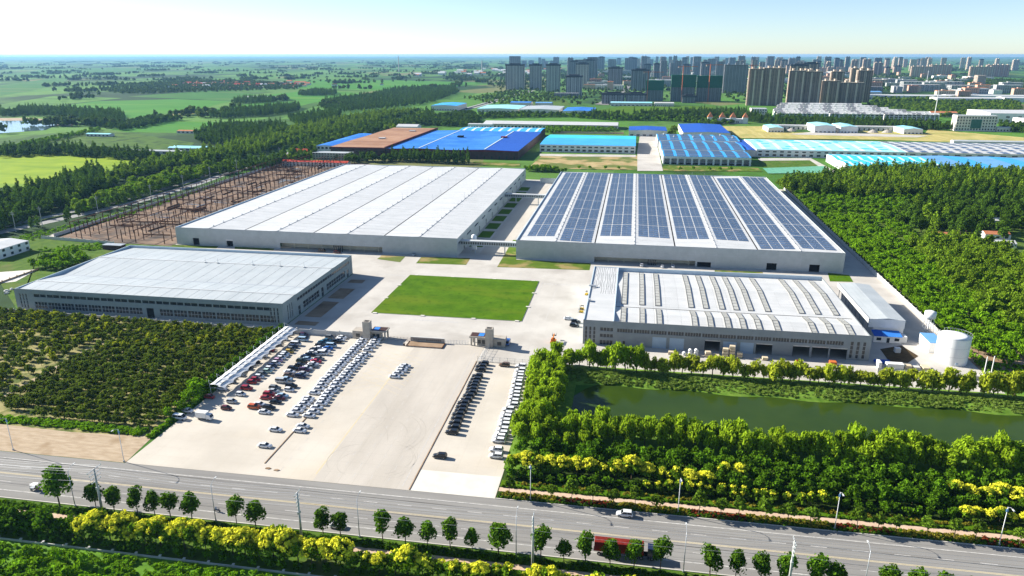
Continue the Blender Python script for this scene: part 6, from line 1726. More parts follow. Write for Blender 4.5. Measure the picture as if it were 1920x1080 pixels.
for i, (x, y) in enumerate(sorted(spots, key=lambda p: p[0] / p[1])):
    tag(link('city_block', r9.choice(bm), None, (x, y, 0), r9.choice([0, 0, .1, 1.57]), r9.uniform(.8, 1.3)), 'low city building among the towers, %s from the left' % nth(i + 1), 'building', 'low city buildings', 'thing')

CARS = {
 'wa': [ (-112.6,283.6,'sedan','white',0),(-112.7,280.6,'sedan','white',0),(-112.2,277.7,'sedan','white',0),(-112.4,275.1,'sedan','white',0),(-112.7,272.5,'sedan','white',0),(-112.6,269.8,'sedan','white',0),(-112.5,267.0,'sedan','white',0),(-112.5,264.3,'sedan','white',0),(-112.5,261.3,'sedan','white',0),(-112.5,258.7,'sedan','white',0),(-112.5,255.9,'sedan','white',0),(-112.5,253.6,'sedan','white',0),(-112.6,250.9,'sedan','white',0),(-112.4,248.7,'sedan','white',0),(-112.4,246.0,'sedan','white',0),(-112.1,242.9,'sedan','white',0),(-112.5,240.8,'sedan','white',0),(-112.4,238.3,'sedan','white',0),(-112.0,235.3,'sedan','white',0),(-111.7,232.2,'sedan','white',0),(-112.0,228.8,'sedan','white',0),(-112.2,224.1,'sedan','white',0),(-111.8,221.9,'sedan','white',0),(-111.8,219.5,'sedan','white',0),(-112.2,216.8,'sedan','white',0),(-112.0,214.3,'sedan','white',0),(-112.3,211.3,'sedan','white',0) ],
 'wb': [ (-107.4,283.5,'sedan','white',0),(-107.0,280.9,'sedan','white',0),(-106.5,278.0,'sedan','white',0),(-106.9,275.1,'sedan','white',0),(-106.7,271.0,'sedan','white',0),(-106.0,266.3,'sedan','white',0),(-106.7,263.8,'sedan','white',0),(-106.7,261.1,'sedan','white',0),(-106.1,258.4,'sedan','white',0),(-106.7,255.7,'sedan','white',0),(-106.7,253.2,'sedan','white',0),(-106.6,250.5,'sedan','white',0),(-106.6,247.5,'sedan','white',0),(-106.5,244.9,'sedan','white',0),(-106.3,242.1,'sedan','white',0),(-106.9,239.7,'sedan','white',0),(-106.8,236.7,'sedan','white',0),(-106.2,233.4,'sedan','white',0),(-106.6,231.2,'sedan','white',0),(-106.6,228.6,'sedan','white',0),(-106.3,225.8,'sedan','white',0),(-106.1,223.3,'sedan','white',0),(-105.9,220.9,'sedan','white',0),(-106.2,217.8,'sedan','white',0),(-106.0,214.6,'sedan','white',0),(-106.3,211.6,'sedan','white',0) ],
 'wc': [ (-86.1,257.7,'sedan','white',0),(-86.5,255.4,'sedan','white',0),(-86.2,253.0,'sedan','white',0),(-86.6,250.3,'sedan','white',0),(-87.1,247.3,'sedan','white',0) ],
 'bl': [ (-55.5,265.1,'suv','black',1),(-55.8,262.0,'suv','black',1),(-55.5,258.8,'suv','black',1),(-55.4,252.9,'suv','black',1),(-55.4,249.8,'suv','black',1),(-55.4,246.8,'suv','black',1),(-55.3,244.1,'suv','black',1),(-55.0,241.2,'suv','black',1),(-54.7,238.4,'suv','black',1),(-55.0,235.5,'suv','black',1),(-55.1,232.3,'suv','black',1),(-55.6,229.5,'suv','black',1),(-55.5,226.5,'suv','black',1),(-55.2,223.7,'suv','black',1),(-55.4,220.9,'suv','black',1),(-55.1,217.8,'suv','black',1),(-55.0,214.6,'suv','black',1),(-54.7,211.5,'suv','black',1),(-54.6,208.3,'suv','black',1) ],
 'we': [ (-40.1,265.1,'suv','white',1),(-39.6,260.8,'suv','white',1),(-39.6,257.6,'suv','white',1),(-39.4,255.0,'suv','white',1),(-39.1,252.0,'suv','white',1),(-39.1,249.7,'suv','white',1),(-38.7,246.1,'suv','white',1),(-38.6,242.7,'suv','white',1),(-38.4,239.9,'suv','white',1),(-38.1,236.9,'suv','white',1),(-38.0,233.6,'suv','white',1),(-37.8,230.9,'suv','white',1),(-38.7,227.3,'suv','white',1),(-38.7,223.8,'suv','white',1),(-38.7,221.4,'suv','white',1),(-38.6,218.5,'suv','white',1),(-38.3,216.0,'suv','white',1),(-38.2,212.7,'suv','white',1),(-38.1,210.1,'suv','white',1),(-38.4,207.8,'suv','white',1),(-38.3,205.4,'suv','white',1),(-38.0,199.7,'suv','white',1),(-37.4,196.0,'suv','white',1) ],
 'c1': [ (-141.3,283.3,'hatch','purple',0),(-140.5,281.3,'hatch','navy',0),(-138.8,277.6,'van','lightblue',0),(-139.7,272.2,'van','white',0),(-139.4,269.4,'hatch','navy',0),(-139.2,266.9,'hatch','grey',0),(-138.8,264.0,'hatch','yellow',0),(-139.5,261.6,'hatch','white',0),(-139.2,259.6,'hatch','white',0),(-139.0,257.0,'hatch','white',0),(-139.1,254.5,'hatch','pink',0),(-138.7,251.7,'hatch','white',0),(-138.8,249.0,'hatch','navy',0),(-138.7,246.5,'hatch','white',0),(-138.3,243.9,'hatch','mint',0),(-139.0,241.2,'hatch','grey',0),(-139.0,238.6,'hatch','white',0),(-139.2,236.0,'hatch','red',0),(-139.4,233.6,'hatch','red',0),(-138.6,228.2,'suv','red',0),(-138.3,223.2,'hatch','white',0),(-138.5,217.3,'hatch','silver',0),(-137.7,212.2,'hatch','maroon',0) ],
 'c2': [ (-128.1,282.0,'suv','grey',0),(-128.2,278.3,'sedan','teal',0),(-129.2,276.0,'sedan','teal',0),(-129.1,273.0,'sedan','black',0),(-129.2,267.6,'sedan','black',0),(-128.7,264.9,'sedan','white',0),(-128.9,262.5,'sedan','black',0),(-129.7,260.0,'sedan','navy',0),(-129.3,255.4,'suv','green',0),(-128.3,251.6,'sedan','black',0),(-129.4,247.8,'suv','black',0),(-129.4,244.8,'sedan','white',0),(-128.4,241.8,'sedan','brown',0),(-128.6,236.1,'van','silver',0) ],
 'c3': [ (-123.0,282.9,'sedan','white',0),(-122.8,280.2,'sedan','white',0),(-123.4,277.8,'suv','black',0),(-123.8,272.9,'van','lightblue',0),(-124.1,269.9,'sedan','blue',0),(-123.9,267.0,'sedan','white',0),(-124.1,264.5,'van','white',0),(-127.8,269.7,'sedan','white',0),(-126.2,263.7,'sedan','silver',0),(-123.4,259.0,'sedan','grey',0),(-123.4,256.2,'sedan','crimson',0),(-123.4,253.5,'sedan','white',0),(-127.8,257.9,'sedan','lightblue',0),(-123.2,251.4,'sedan','grey',0),(-124.3,249.2,'sedan','white',0),(-124.4,247.3,'suv','purple',0),(-123.3,244.0,'sedan','silver',0),(-123.4,241.6,'suv','navy',0),(-127.5,238.4,'sedan','lightblue',0) ],
 'c4': [ (-123.0,232.8,'suv','black',0),(-122.3,229.6,'hatch','white',0),(-128.3,230.1,'suv','grey',0),(-127.6,227.6,'sedan','silver',0),(-128.0,224.9,'suv','red',0),(-127.7,222.0,'sedan','red',0),(-122.6,224.6,'sedan','lightblue',0),(-122.8,222.5,'sedan','maroon',0),(-122.8,219.5,'sedan','black',0),(-127.5,216.8,'sedan','white',0),(-128.4,214.5,'suv','orange',0),(-122.8,214.8,'suv','black',0),(-123.0,211.6,'sedan','white',0) ],
 'cs': [ (-113.2,200.5,'sedan','white',0),(-105.2,204.3,'sedan','white',0),(-104.9,201.2,'sedan','white',0),(-111.7,190.2,'sedan','white',0) ],
 's': [ (-149.7,202.9,'van','white',0) ],
 's2': [ (-150.0,208.0,'hatch','white',0) ],
 's3': [ (-148.4,219.3,'hatch','red',0) ],
 's4': [ (-54.7,193.1,'suv','black',1) ],
 's5': [ (-46.9,265.2,'suv','brown',1) ],
 's6': [ (-26.2,323.4,'sedan','white',0) ],
 's7': [ (-22.4,319.6,'suv','black',0) ],
 's8': [ (-22.7,314.6,'suv','black',0) ],
 's9': [ (-72.5,153.7,'sedan','white',0) ],
 's10': [ (2.7,173.3,'suv','white',1) ],
 's11': [ (-49.5,288.4,'van','blue',2) ],
 's12': [ (8.5,422.0,'suv','white',3) ],
 's13': [ (20.5,427.5,'sedan','white',3) ],
 's14': [ (26.8,422.7,'sedan','white',3) ],
 's15': [ (-181.7,420.3,'suv','maroon',0) ],
 's16': [ (-192.7,422.4,'van','brown',0) ],
 's17': [ (-132.2,423.2,'sedan','silver',2) ],
}

# ================================================================ vehicles
PAINT = {'white': (.74,.75,.76), 'black': (.010,.011,.013), 'silver': (.46,.48,.49), 'grey': (.16,.17,.17), 'navy': (.018,.028,.07), 'blue': (.02,.12,.42), 'lightblue': (.36,.50,.62), 'teal': (.015,.10,.16), 'red': (.33,.012,.016), 'crimson': (.42,.015,.04), 'maroon': (.12,.016,.014), 'orange': (.52,.10,.015), 'yellow': (.58,.38,.04), 'pink': (.55,.33,.45), 'purple': (.07,.02,.06), 'mint': (.45,.60,.52), 'brown': (.13,.075,.04), 'green': (.03,.045,.025)}
def paint(c):
    n = 'car_paint_' + c
    if n in bpy.data.materials: return bpy.data.materials[n]
    m = M(n, PAINT[c], var=.03, rough=.28, spec=.5, scale=.5)
    m.node_tree.nodes['Principled BSDF'].inputs['Coat Weight'].default_value = .4
    return m
m_carglass = M('car_glass', (.012,.016,.02), (.018,.022,.028), rough=.08, spec=.5)
m_hub = M('wheel_hub', (.35,.36,.37), (.42,.43,.44), rough=.4, metal=.6)
SHAPES = {
 # length stations (x, half width, z bottom, z top); cabin base x0,x1,w,z ; cabin top x0,x1,w,z ; wheelbase x
 'sedan': ([(-2.30,.70,.36,.86),(-2.15,.84,.26,1.00),(-1.45,.89,.22,1.02),(0,.90,.20,.99),(1.05,.90,.20,.96),(1.95,.85,.22,.84),(2.25,.72,.30,.66),(2.32,.60,.36,.56)], (-1.85,1.10,.80,.97), (-1.12,.32,.64,1.44), 1.38, .32),
 'hatch': ([(-1.92,.70,.36,.95),(-1.82,.80,.26,1.05),(-1.2,.84,.22,1.06),(0,.85,.20,1.02),(.95,.85,.20,.99),(1.6,.80,.22,.86),(1.88,.68,.30,.66),(1.94,.58,.36,.56)], (-1.80,1.10,.78,1.0), (-1.45,.30,.64,1.52), 1.18, .31),
 'suv': ([(-2.25,.76,.45,1.05),(-2.15,.88,.36,1.14),(-1.4,.93,.32,1.16),(0,.94,.30,1.13),(1.05,.94,.30,1.10),(1.9,.90,.32,1.0),(2.22,.78,.38,.80),(2.3,.66,.42,.66)], (-2.12,1.05,.86,1.12), (-1.80,.30,.72,1.70), 1.38, .36),
 'van': ([(-2.35,.80,.42,1.15),(-2.28,.86,.34,1.20),(-1.4,.88,.30,1.20),(0,.88,.28,1.18),(1.5,.88,.28,1.12),(2.1,.84,.30,1.0),(2.32,.72,.36,.76),(2.36,.66,.40,.6)], (-2.28,2.0,.84,1.16), (-2.15,1.05,.76,1.92), 1.45, .32),
}
_cm = {}
def car_meshes(kind, col):
    if (kind, col) in _cm: return _cm[(kind, col)]
    st, cb, ct, wb, wr = SHAPES[kind]
    b = MB()
    b.loft([[(x,-w*.88,zb),(x,w*.88,zb),(x,w,zb+.14),(x,w*1.0,zt-.16),(x,w*.86,zt),(x,-w*.86,zt),(x,-w,zt-.16),(x,-w,zb+.14)] for x, w, zb, zt in st])
    g = MB(); q = lambda t, z: [(t[0],-t[2],z),(t[1],-t[2],z),(t[1],t[2],z),(t[0],t[2],z)]
    g.loft([q(cb, cb[3] - .05), q(ct, ct[3] - .03)])
    r = MB(); e = (ct[0] - .05, ct[1] + .06, ct[2] + .04)
    r.loft([q(e, ct[3] - .05), q((ct[0] + .02, ct[1] - .02, ct[2] - .03), ct[3] + .03)])
    for xx, f in ((ct[0], cb[0]), (ct[1], cb[1])):       # roof pillars
        for s in (-1, 1): r.tube((xx, s * (ct[2] + .01), ct[3] - .03), (f, s * (cb[2] + .01), cb[3] - .04), .045, k=4)
    xm = (cb[0] + cb[1]) / 2 - .1
    for s in (-1, 1): r.tube((xm, s * (ct[2] + .01), ct[3] - .03), (xm - .05, s * (cb[2] + .01), cb[3] - .04), .05, k=4)
    out = (b.mesh('body', paint(col), True), g.mesh('windows', m_carglass), r.mesh('roof', paint(col)))
    _cm[(kind, col)] = out
    return out
_wm = {}
def wheel_mesh(r):
    if r not in _wm:
        w = MB(); w.tube((0, -.11, 0), (0, .11, 0), r, k=12, mi=0)
        w.tube((0, -.12, 0), (0, .12, 0), r * .55, k=8, mi=1); _wm[r] = w.mesh('wheel', [m_black, m_hub])
    return _wm[r]
ROT = {0: 0.0, 1: math.pi, 2: -math.pi / 2, 3: math.pi / 2}
def car(label, x, y, kind, col, face, group=None, z=.11, jig=.03):
    t = thing('van' if kind == 'van' else 'car', label, {'suv': 'car', 'van': 'van'}.get(kind, 'car'), (x, y, z), ROT[face] + rs.uniform(-jig, jig), group)
    for n, me in zip(('body', 'windows', 'roof'), car_meshes(kind, col)): link(n, me, t)
    wb, wr = SHAPES[kind][3], SHAPES[kind][4]
    wd = max(s[1] for s in SHAPES[kind][0]) - .09
    for sx in (-1, 1):
        for s in (-1, 1): link('wheel', wheel_mesh(wr), t, (sx * wb, s * wd, wr))
    return t
KN = {'sedan': 'saloon car', 'hatch': 'small hatchback', 'suv': 'estate car', 'van': 'van'}
CN = {'lightblue': 'light blue', 'navy': 'navy blue', 'mint': 'mint green', 'green': 'dark green'}
def carrow(key, where, group):
    v = CARS[key]
    v = sorted(v, key=lambda c: -c[1])
    for i, (x, y, k, c, f) in enumerate(v):
        car('%s %s %s, %s from the gate' % (CN.get(c, c), KN[k], where, nth(i + 1)), x, y, k, c, f, group)
carrow('wa', 'in the left white file', 'double row of white cars')
carrow('wb', 'in the right white file', 'double row of white cars')
carrow('wc', 'of the five parked alone on the drive', 'five white cars on the drive')
carrow('bl', 'in the black row along the divider', 'row of black cars')
carrow('we', 'in the white row half hidden by willows', 'white cars beside the willows')
carrow('c1', 'beside the carport shadow', 'coloured cars of the staff parking')
carrow('c2', 'in the left file of the mixed block', 'coloured cars of the staff parking')
carrow('c3', 'in the right file of the mixed block', 'coloured cars of the staff parking')
carrow('c4', 'in the loose group', 'coloured cars of the staff parking')
for i, (lb, c) in enumerate(zip(('white saloon left of the divider below the double row', 'white saloon at the divider, farther of a pair', 'white saloon at the divider, nearer of a pair', 'white saloon standing alone near the avenue'), CARS['cs'])):
    car(lb, *c)
for k, lb in (('s', 'white van at the orchard edge behind the box truck'), ('s2', 'white hatchback at the orchard edge beyond the van'), ('s3', 'red hatchback in the shade of the bushes by the carport'), ('s4', 'black estate car alone on the eastern strip'), ('s5', 'brown black boxy car under the mesh fence'), ('s6', 'white saloon left of two black cars at the workshop corner'), ('s7', 'black car at the workshop corner, farther of two'), ('s8', 'black car at the workshop corner, nearer of two'), ('s9', 'white saloon driving on the near side of the avenue'), ('s10', 'white estate car driving on the far side of the avenue'), ('s11', 'bright blue van beside the right gatehouse'), ('s12', 'white car at the solar hall entrance, left of three'), ('s13', 'white car at the solar hall entrance, middle of three'), ('s14', 'white car at the solar hall entrance, right of three'), ('s15', 'dark red car before the bare hall entrance'), ('s16', 'brown van before the bare hall entrance'), ('s17', 'silver car on the visitor path by the grass beds')):
    x, y, kd, c, f = CARS[k][0]
    if k == 's13': y = 421.5
    if k == 's9': y = 154.6
    if k == 's10': y = 172.2
    car(lb, x, y, kd, c, f, z=.07 if k in ('s9', 's10') else .11)
# box truck
t = thing('box_truck', 'small white box truck parked by the orchard edge', 'truck', (-141, 204.2, .1), -.05)
MB().box(-3.0, 1.0, -1.05, 1.05, .9, 2.9).build('cargo_box', m_white_wall, t)
MB().loft([[(1.1,-.95,.5),(1.1,.95,.5),(1.1,.95,2.2),(1.1,-.95,2.2)], [(2.3,-.95,.5),(2.3,.95,.5),(2.3,.95,2.15),(2.3,-.95,2.15)], [(2.75,-.9,.5),(2.75,.9,.5),(2.75,.9,1.2),(2.75,-.9,1.2)]]).build('cab', paint('white'), t)
MB().loft([[(2.34,-.8,2.05),(2.34,.8,2.05),(2.36,.8,2.08),(2.36,-.8,2.08)], [(2.78,-.8,1.25),(2.78,.8,1.25),(2.80,.8,1.28),(2.80,-.8,1.28)]]).build('windscreen', m_carglass, t)
MB().box(-3, 2.5, -.5, .5, .45, .9).build('chassis', m_black, t)
for sx in (-1.9, 1.75):
    for s in (-.85, .85): link('wheel', wheel_mesh(.38), t, (sx, s, .38))
# container lorry on the avenue
m_cont = M('red_container', (.26,.03,.02), (.33,.045,.03), rough=.6)
t = thing('container_lorry', 'lorry with ribbed red container behind the verge trees', 'lorry', (-4.6, 154.4, .07))
b = MB(); b.box(0, 12.2, 0, 2.45, 1.4, 3.95)
for i in range(40): b.box(.1 + i * .3, .25 + i * .3, -.06, 0, 1.5, 3.85); b.box(.1 + i * .3, .25 + i * .3, 0, 2.45, 3.95, 4.02)
b.build('container', m_cont, t)
MB().box(-.2, 14, .6, 1.85, .9, 1.35).build('chassis', m_black, t)
MB().loft([[(13.2,.05,.7),(13.2,2.4,.7),(13.2,2.4,3.5),(13.2,.05,3.5)], [(14.7,.05,.7),(14.7,2.4,.7),(14.7,2.4,3.4),(14.7,.05,3.4)], [(15.4,.1,.6),(15.4,2.35,.6),(15.4,2.35,1.9),(15.4,.1,1.9)]]).build('cab', paint('navy'), t)
MB().box(14.9, 15.2, .3, 2.15, 2.0, 3.0).build('windscreen', m_carglass, t)
for sx in (1.2, 2.5, 3.8, 10.4, 11.7, 14.3):
    for s in (.2, 2.25): link('wheel', wheel_mesh(.5), t, (sx, s, .5))
# motor tricycle with white canopy, and the scooter
t = thing('motor_tricycle', 'motor tricycle under a white canopy on the avenue', 'tricycle', (-165.4, 156.9, .07))
MB().loft([[(-1.3,-.75,1.85),(-1.3,.75,1.85),(-1.3,.75,1.92),(-1.3,-.75,1.92)], [(.7,-.75,2.0),(.7,.75,2.0),(.7,.75,2.07),(.7,-.75,2.07)]]).build('canopy', m_membrane, t)
MB().box(-1.4, -.1, -.65, .65, .5, 1.0).build('cargo_bed', m_greysteel, t)
for x in (-1.2, .6):
    for s in (-.65, .65): MB().tube((x, s, .6), (x, s, 1.95), .04, k=4).build('pole', m_greysteel, t)
MB().loft([[(0,-.35,.45),(0,.35,.45),(0,.35,.9),(0,-.35,.9)], [(1.3,-.2,.5),(1.3,.2,.5),(1.3,.2,1.1),(1.3,-.2,1.1)]]).build('front_body', paint('maroon'), t)
for x, y in ((-.9, -.62), (-.9, .62), (1.4, 0)): link('wheel', wheel_mesh(.31), t, (x, y, .3))
def person(label, loc, rz, shirt, trousers, seated=True):
    """one continuous skinned figure, seated with arms forward"""
    me = bpy.data.meshes.new('person')
    V = [(0,0,.78),(0,0,1.0),(0,0,1.28),(.02,0,1.42),(.05,0,1.60),(0,.18,1.30),(.22,.22,1.08),(.46,.18,1.05),(0,-.18,1.30),(.22,-.22,1.08),(.46,-.18,1.05),(.05,.11,.76),(.42,.14,.74),(.46,.14,.38),(.58,.14,.34),(.05,-.11,.76),(.42,-.14,.74),(.46,-.14,.38),(.58,-.14,.34)]
    E = [(0,1),(1,2),(2,3),(3,4),(2,5),(5,6),(6,7),(2,8),(8,9),(9,10),(0,11),(11,12),(12,13),(13,14),(0,15),(15,16),(16,17),(17,18)]
    me.from_pydata(V, E, [])
    me.materials.append(shirt)
    o = tag(link('person', me, None, loc, rz), label, 'person', None, 'thing')
    o.modifiers.new('skin', 'SKIN')
    for i, r in enumerate((.15,.16,.17,.07,.115,.08,.055,.04,.08,.055,.04,.1,.085,.06,.05,.1,.085,.06,.05)): me.skin_vertices[0].data[i].radius = (r, r)
    me.skin_vertices[0].data[0].use_root = True
    o.modifiers.new('sub', 'SUBSURF').levels = 1
    return o
t = thing('scooter', 'dark blue scooter on the near lane of the avenue', 'scooter', (-108.2, 155.9, .07))
MB().loft([[(-.8,-.16,.5),(-.8,.16,.5),(-.8,.14,.8),(-.8,-.14,.8)], [(0,-.18,.4),(0,.18,.4),(0,.15,.74),(0,-.15,.74)], [(.35,-.16,.32),(.35,.16,.32),(.35,.16,.42),(.35,-.16,.42)], [(.6,-.16,.34),(.6,.16,.34),(.6,.16,.95),(.6,-.16,.95)], [(.8,-.1,.4),(.8,.1,.4),(.8,.1,1.0),(.8,-.1,1.0)]]).build('body', paint('navy'), t)
for x in (-.65, .85): link('wheel', wheel_mesh(.31), t, (x, 0, .26), 0, .8)
MB().tube((.6, -.3, 1.08), (.6, .3, 1.08), .035, k=5).build('handlebar', m_black, t)
person('person in a pale blue top riding the scooter', (-108.45, 155.9, .06), 0, M('pale_blue_shirt', (.30,.38,.50), (.36,.44,.56)), None)
person('person in dark clothes driving the canopied tricycle', (-165.3, 156.9, .12), 0, M('dark_jacket', (.03,.03,.035), (.05,.05,.055)), None)
# orange work platform in the yard
m_orange = M('machine_orange', (.55,.16,.02), (.62,.20,.03), rough=.5)
t = thing('boom_lift', 'orange boom lift parked beside the right gatehouse yard', 'boom lift', (-30.2, 293.4, .07), 1.57)
MB().box(-2, 2, -1.1, 1.1, .5, 1.1).build('chassis', m_orange, t)
MB().box(-1.6, .2, -.8, .8, 1.1, 2.3).build('turret', m_orange, t)
MB().loft([[(-1.4,-.25,2.3),(-1.4,.25,2.3),(-1.4,.25,2.8),(-1.4,-.25,2.8)], [(3.4,-.2,2.6),(3.4,.2,2.6),(3.4,.2,3.0),(3.4,-.2,3.0)]]).build('boom', m_orange, t)
b = MB(); b.box(3.4, 4.6, -.9, .9, 1.9, 2.0)
for x in (3.4, 4.6):
    for y in (-.9, .9): b.tube((x, y, 2), (x, y, 3), .04, k=4)
b.build('platform', m_dark, t)
for sx in (-1.3, 1.3):
    for s in (-1.1, 1.1): link('wheel', wheel_mesh(.5), t, (sx, s, .5))
def forklift(label, x, y, rz):
    t = thing('forklift', label, 'forklift', (x, y, .08), rz)
    MB().box(-.9, .9, -.55, .55, .25, 1.0).build('body', M('forklift_yellow', (.55,.36,.03), (.6,.4,.05)) if 'forklift_yellow' not in bpy.data.materials else bpy.data.materials['forklift_yellow'], t)
    b = MB()
    for px, py in ((-.7,-.5),(-.7,.5),(.5,-.5),(.5,.5)): b.tube((px, py, 1.0), (px, py, 2.1), .05, k=4)
    b.box(-.8, .6, -.55, .55, 2.1, 2.18); b.build('overhead_guard', m_black, t)
    b = MB(); b.box(.95, 1.1, -.4, -.3, .1, 2.4); b.box(.95, 1.1, .3, .4, .1, 2.4); b.build('lift_frame', m_greysteel, t)
    for s in (-.3, .3): MB().box(1.1, 2.0, s - .06, s + .06, .1, .16).build('fork', m_greysteel, t)
    for sx in (-.6, .65):
        for s in (-.5, .5): link('wheel', wheel_mesh(.28), t, (sx, s, .28))
forklift('yellow forklift at the workshop side, nearer of two together', -20.9, 334.2, 2.9)
forklift('yellow forklift at the workshop side, farther of two together', -20.9, 338.6, 3.0)
forklift('yellow forklift alone near the back of the workshop', -20.2, 362, 1.2)

# ================================================================ poles, lamps, gate, carport, goods
def utility_pole(label, x, y, h, arms):
    t = thing('utility_pole', label, 'utility pole', (x, y, 0), 0, 'utility poles south of the avenue')
    MB().tube((0, 0, 0), (0, 0, h), .36, .22, k=10).build('shaft', m_conc_pole, t, smooth=True)
    for i in range(arms):
        z = h - .2 - i * 1.15; w = (2.6 if x < -100 else 1.7) - (.4 if i else 0) - .15 * i
        MB().box(-.08, .08, -w, w, z - .08, z + .08).build('crossarm', m_greysteel, t)
        for yy in (-w + .1, -w * .45, w * .45, w - .1): MB().tube((0, yy, z + .08), (0, yy, z + .42), .09, .06, k=6).build('insulator', m_tank, t)
    MB().box(-.25, .25, -.5, .5, h - arms * 1.15 - 1.6, h - arms * 1.15 - .9).build('junction_box', m_greysteel, t)
    return t
PL_ = [(-196, 147.4), (-136.9, 148.1), (-78.9, 146.6), (-19.1, 146.4), (40.5, 147.0), (100, 147)]
for i, (x, y) in enumerate(PL_):
    utility_pole('concrete utility pole south of the avenue, %s from the left' % nth(i + 1), x, y, 15.4, 4 if i != 3 else 3)
for j, (dy, z) in enumerate(((-1.6, 15.6), (-.7, 15.6), (.7, 15.6), (1.6, 15.6), (-1.2, 14.4), (1.2, 14.4), (.5, 11.2))):
    w = MB()
    for (xa, ya), (xb, yb) in zip(PL_, PL_[1:]):
        n = 8; pts = [(xa + (xb - xa) * i / n, ya + (yb - ya) * i / n + dy, z - 1.1 * 4 * (i / n) * (1 - i / n)) for i in range(n + 1)]
        for a, c in zip(pts, pts[1:]): w.tube(a, c, .022, k=3)
    tag(w.build('overhead_wire', m_greysteel), 'overhead wire strung between the utility poles, %s of seven' % nth(j + 1), 'wire', 'overhead wires', 'thing')
def street_lamp(label, x, y, side, two=False):
    t = thing('street_lamp', label, 'street lamp', (x, y, 0), 0, 'street lamps of the avenue')
    MB().tube((0, 0, 0), (0, 0, 11.4), .13, .07, k=8).build('pole', m_tank if side < 0 else m_greysteel, t, smooth=True)
    MB().box(-.22, .22, -.22, .22, 0, .5).build('base', m_greysteel, t)
    for s in ((side, -side) if two else (side,)):
        b = MB(); pts = [(0, 0, 10.9), (0, .5 * s, 11.6), (0, 1.2 * s, 12.0), (0, 2.0 * s, 12.1)]
        for a, c in zip(pts, pts[1:]): b.tube(a, c, .06, k=5)
        b.build('arm', m_greysteel, t); MB().box(-.16, .16, min(2.0 * s, 2.9 * s), max(2.0 * s, 2.9 * s), 12.02, 12.2).build('lamp_head', m_white_roof, t)
    if side < 0: MB().box(-.25, .25, -.06, .06, 10.0, 10.8).build('banner', m_steelblue_roof, t)
for i, x in enumerate((-190, -148.5, -106, -65.4, -24.0, 17.2, 58.5, 100)): street_lamp('grey street lamp on the south kerb, %s from the left' % nth(i + 1), x, 151.7, 1)
for i, x in enumerate((-23.7, 17.1, 57.8, 97.8)): street_lamp('white street lamp on the north verge, %s from the car park' % nth(i + 1), x, 175.4, -1)
for i, x in enumerate((-190, -150.5, )): street_lamp('white street lamp beside the sandy plot, %s from the left' % nth(i + 1), x, 174.9 if i else 175.5, -1)
for i, p in enumerate(((-429.2,438.2), (-423.5,456.1), (-412.9,501.2), (-404.3,555.5), (-407.2,606.7), (-412.3,659.8), (-412.6,711.4), (-415.2,814.3), (-417.8,889.5), (-434,1106.3), (-427,1411.7))):
    t = thing('roadside_pole', 'pale pole along the highway, %s from the left' % nth(i + 1), 'pole', (p[0], p[1], 0), 0, 'poles along the highway')
    MB().tube((0, 0, 0), (0, 0, 15), .28, .14, k=6).build('shaft', m_conc_pole, t); MB().box(-1.6, 1.6, -.1, .1, 13.6, 13.8).build('crossarm', m_greysteel, t); MB().box(-1.3, 1.3, -.1, .1, 12.4, 12.6).build('crossarm', m_greysteel, t)

# ---- gatehouses, gate sign, fences
def gatehouse(label, x, y, mir):
    t = thing('gatehouse', label, 'gatehouse', (x, y, 0), 0, None, (mir, 1, 1))
    MB().box(-5.2, 1.2, -2.4, 2.4, 0, 3.8).build('block', m_stone, t)
    b = MB()
    for a, c, d, e in ((-.0, 3.2, -3.4, -2.9), (0, 3.2, -.9, -.4), (0, .5, -2.9, -.9), (2.7, 3.2, -2.9, -.9)): b.box(a, c, d, e, 0, 8.6)
    b.build('tower', m_stone, t)
    b = MB(); b.box(3.25, 10.4, -2.8, 2.6, 3.9, 4.5); b.build('canopy', m_stone, t)
    MB().box(3.6, 10.0, -2.4, 2.2, 4.5, 4.55).build('canopy_top', m_darkbrown, t)
    MB().box(4.2, 6.6, -1.8, 1.6, 4.56, 4.62).build('roof_panel', m_blue_roof, t)
    MB().box(3.3, 7.2, -1.6, 2.0, 0, 3.6).build('guard_room', m_stone, t)
    for a in (3.7, 5.5): MB().box(a, a + 1.4, -1.68, -1.6, 1.0, 2.7).build('window', m_glass, t)
    for a, c in ((9.3, -2.3), (9.3, 1.6), (7.9, -2.3)): MB().box(a, a + .6, c, c + .6, 0, 3.9).build('column', m_stone, t)
    MB().box(-3.6, -1.8, -2.46, -2.4, 1.0, 2.6).build('window', m_glass, t)
    return t
gatehouse('stone gatehouse with square tower behind the double white row', -113.2, 286.2, 1)
gatehouse('stone gatehouse with square tower beside the blue van', -55.2, 286.6, -1)
t = thing('gate_sign', 'low stone wall carrying the factory name above a planting bed', 'sign wall', (-92, 284.4, 0))
MB().box(0, 15.2, 0, .7, 0, 2.3).build('wall', m_stone, t)
MB().box(-.15, 15.35, -.12, .82, 2.3, 2.45).build('coping', m_fencewall, t)
rg = random.Random(8)
for i in range(14):   # raised characters, each a little cluster of strokes
    c = MB(); u = 1.3 + i * .92
    for z in sorted(rg.sample([.05, .2, .36, .52, .66], 3)): c.box(u, u + .58, -.07, -.005, 1.0 + z, 1.07 + z)
    for d in rg.sample([.02, .2, .27, .4, .5], 2): c.box(u + d, u + d + .07, -.065, -.004, .98, 1.76)
    c.build('character', m_darkbrown, t)
t = thing('planting_bed', 'brown planting bed with pale rim before the name wall', 'planting bed', (-92.2, 278.9, .1))
MB().box(0, 15.6, 0, 5.2, 0, .35).build('soil', m_soil, t)
b = MB(); b.box(-.3, 15.9, -.3, 0, 0, .5); b.box(-.3, 0, 0, 5.2, 0, .5); b.box(15.6, 15.9, 0, 5.2, 0, .5); b.build('rim', m_steel, t)
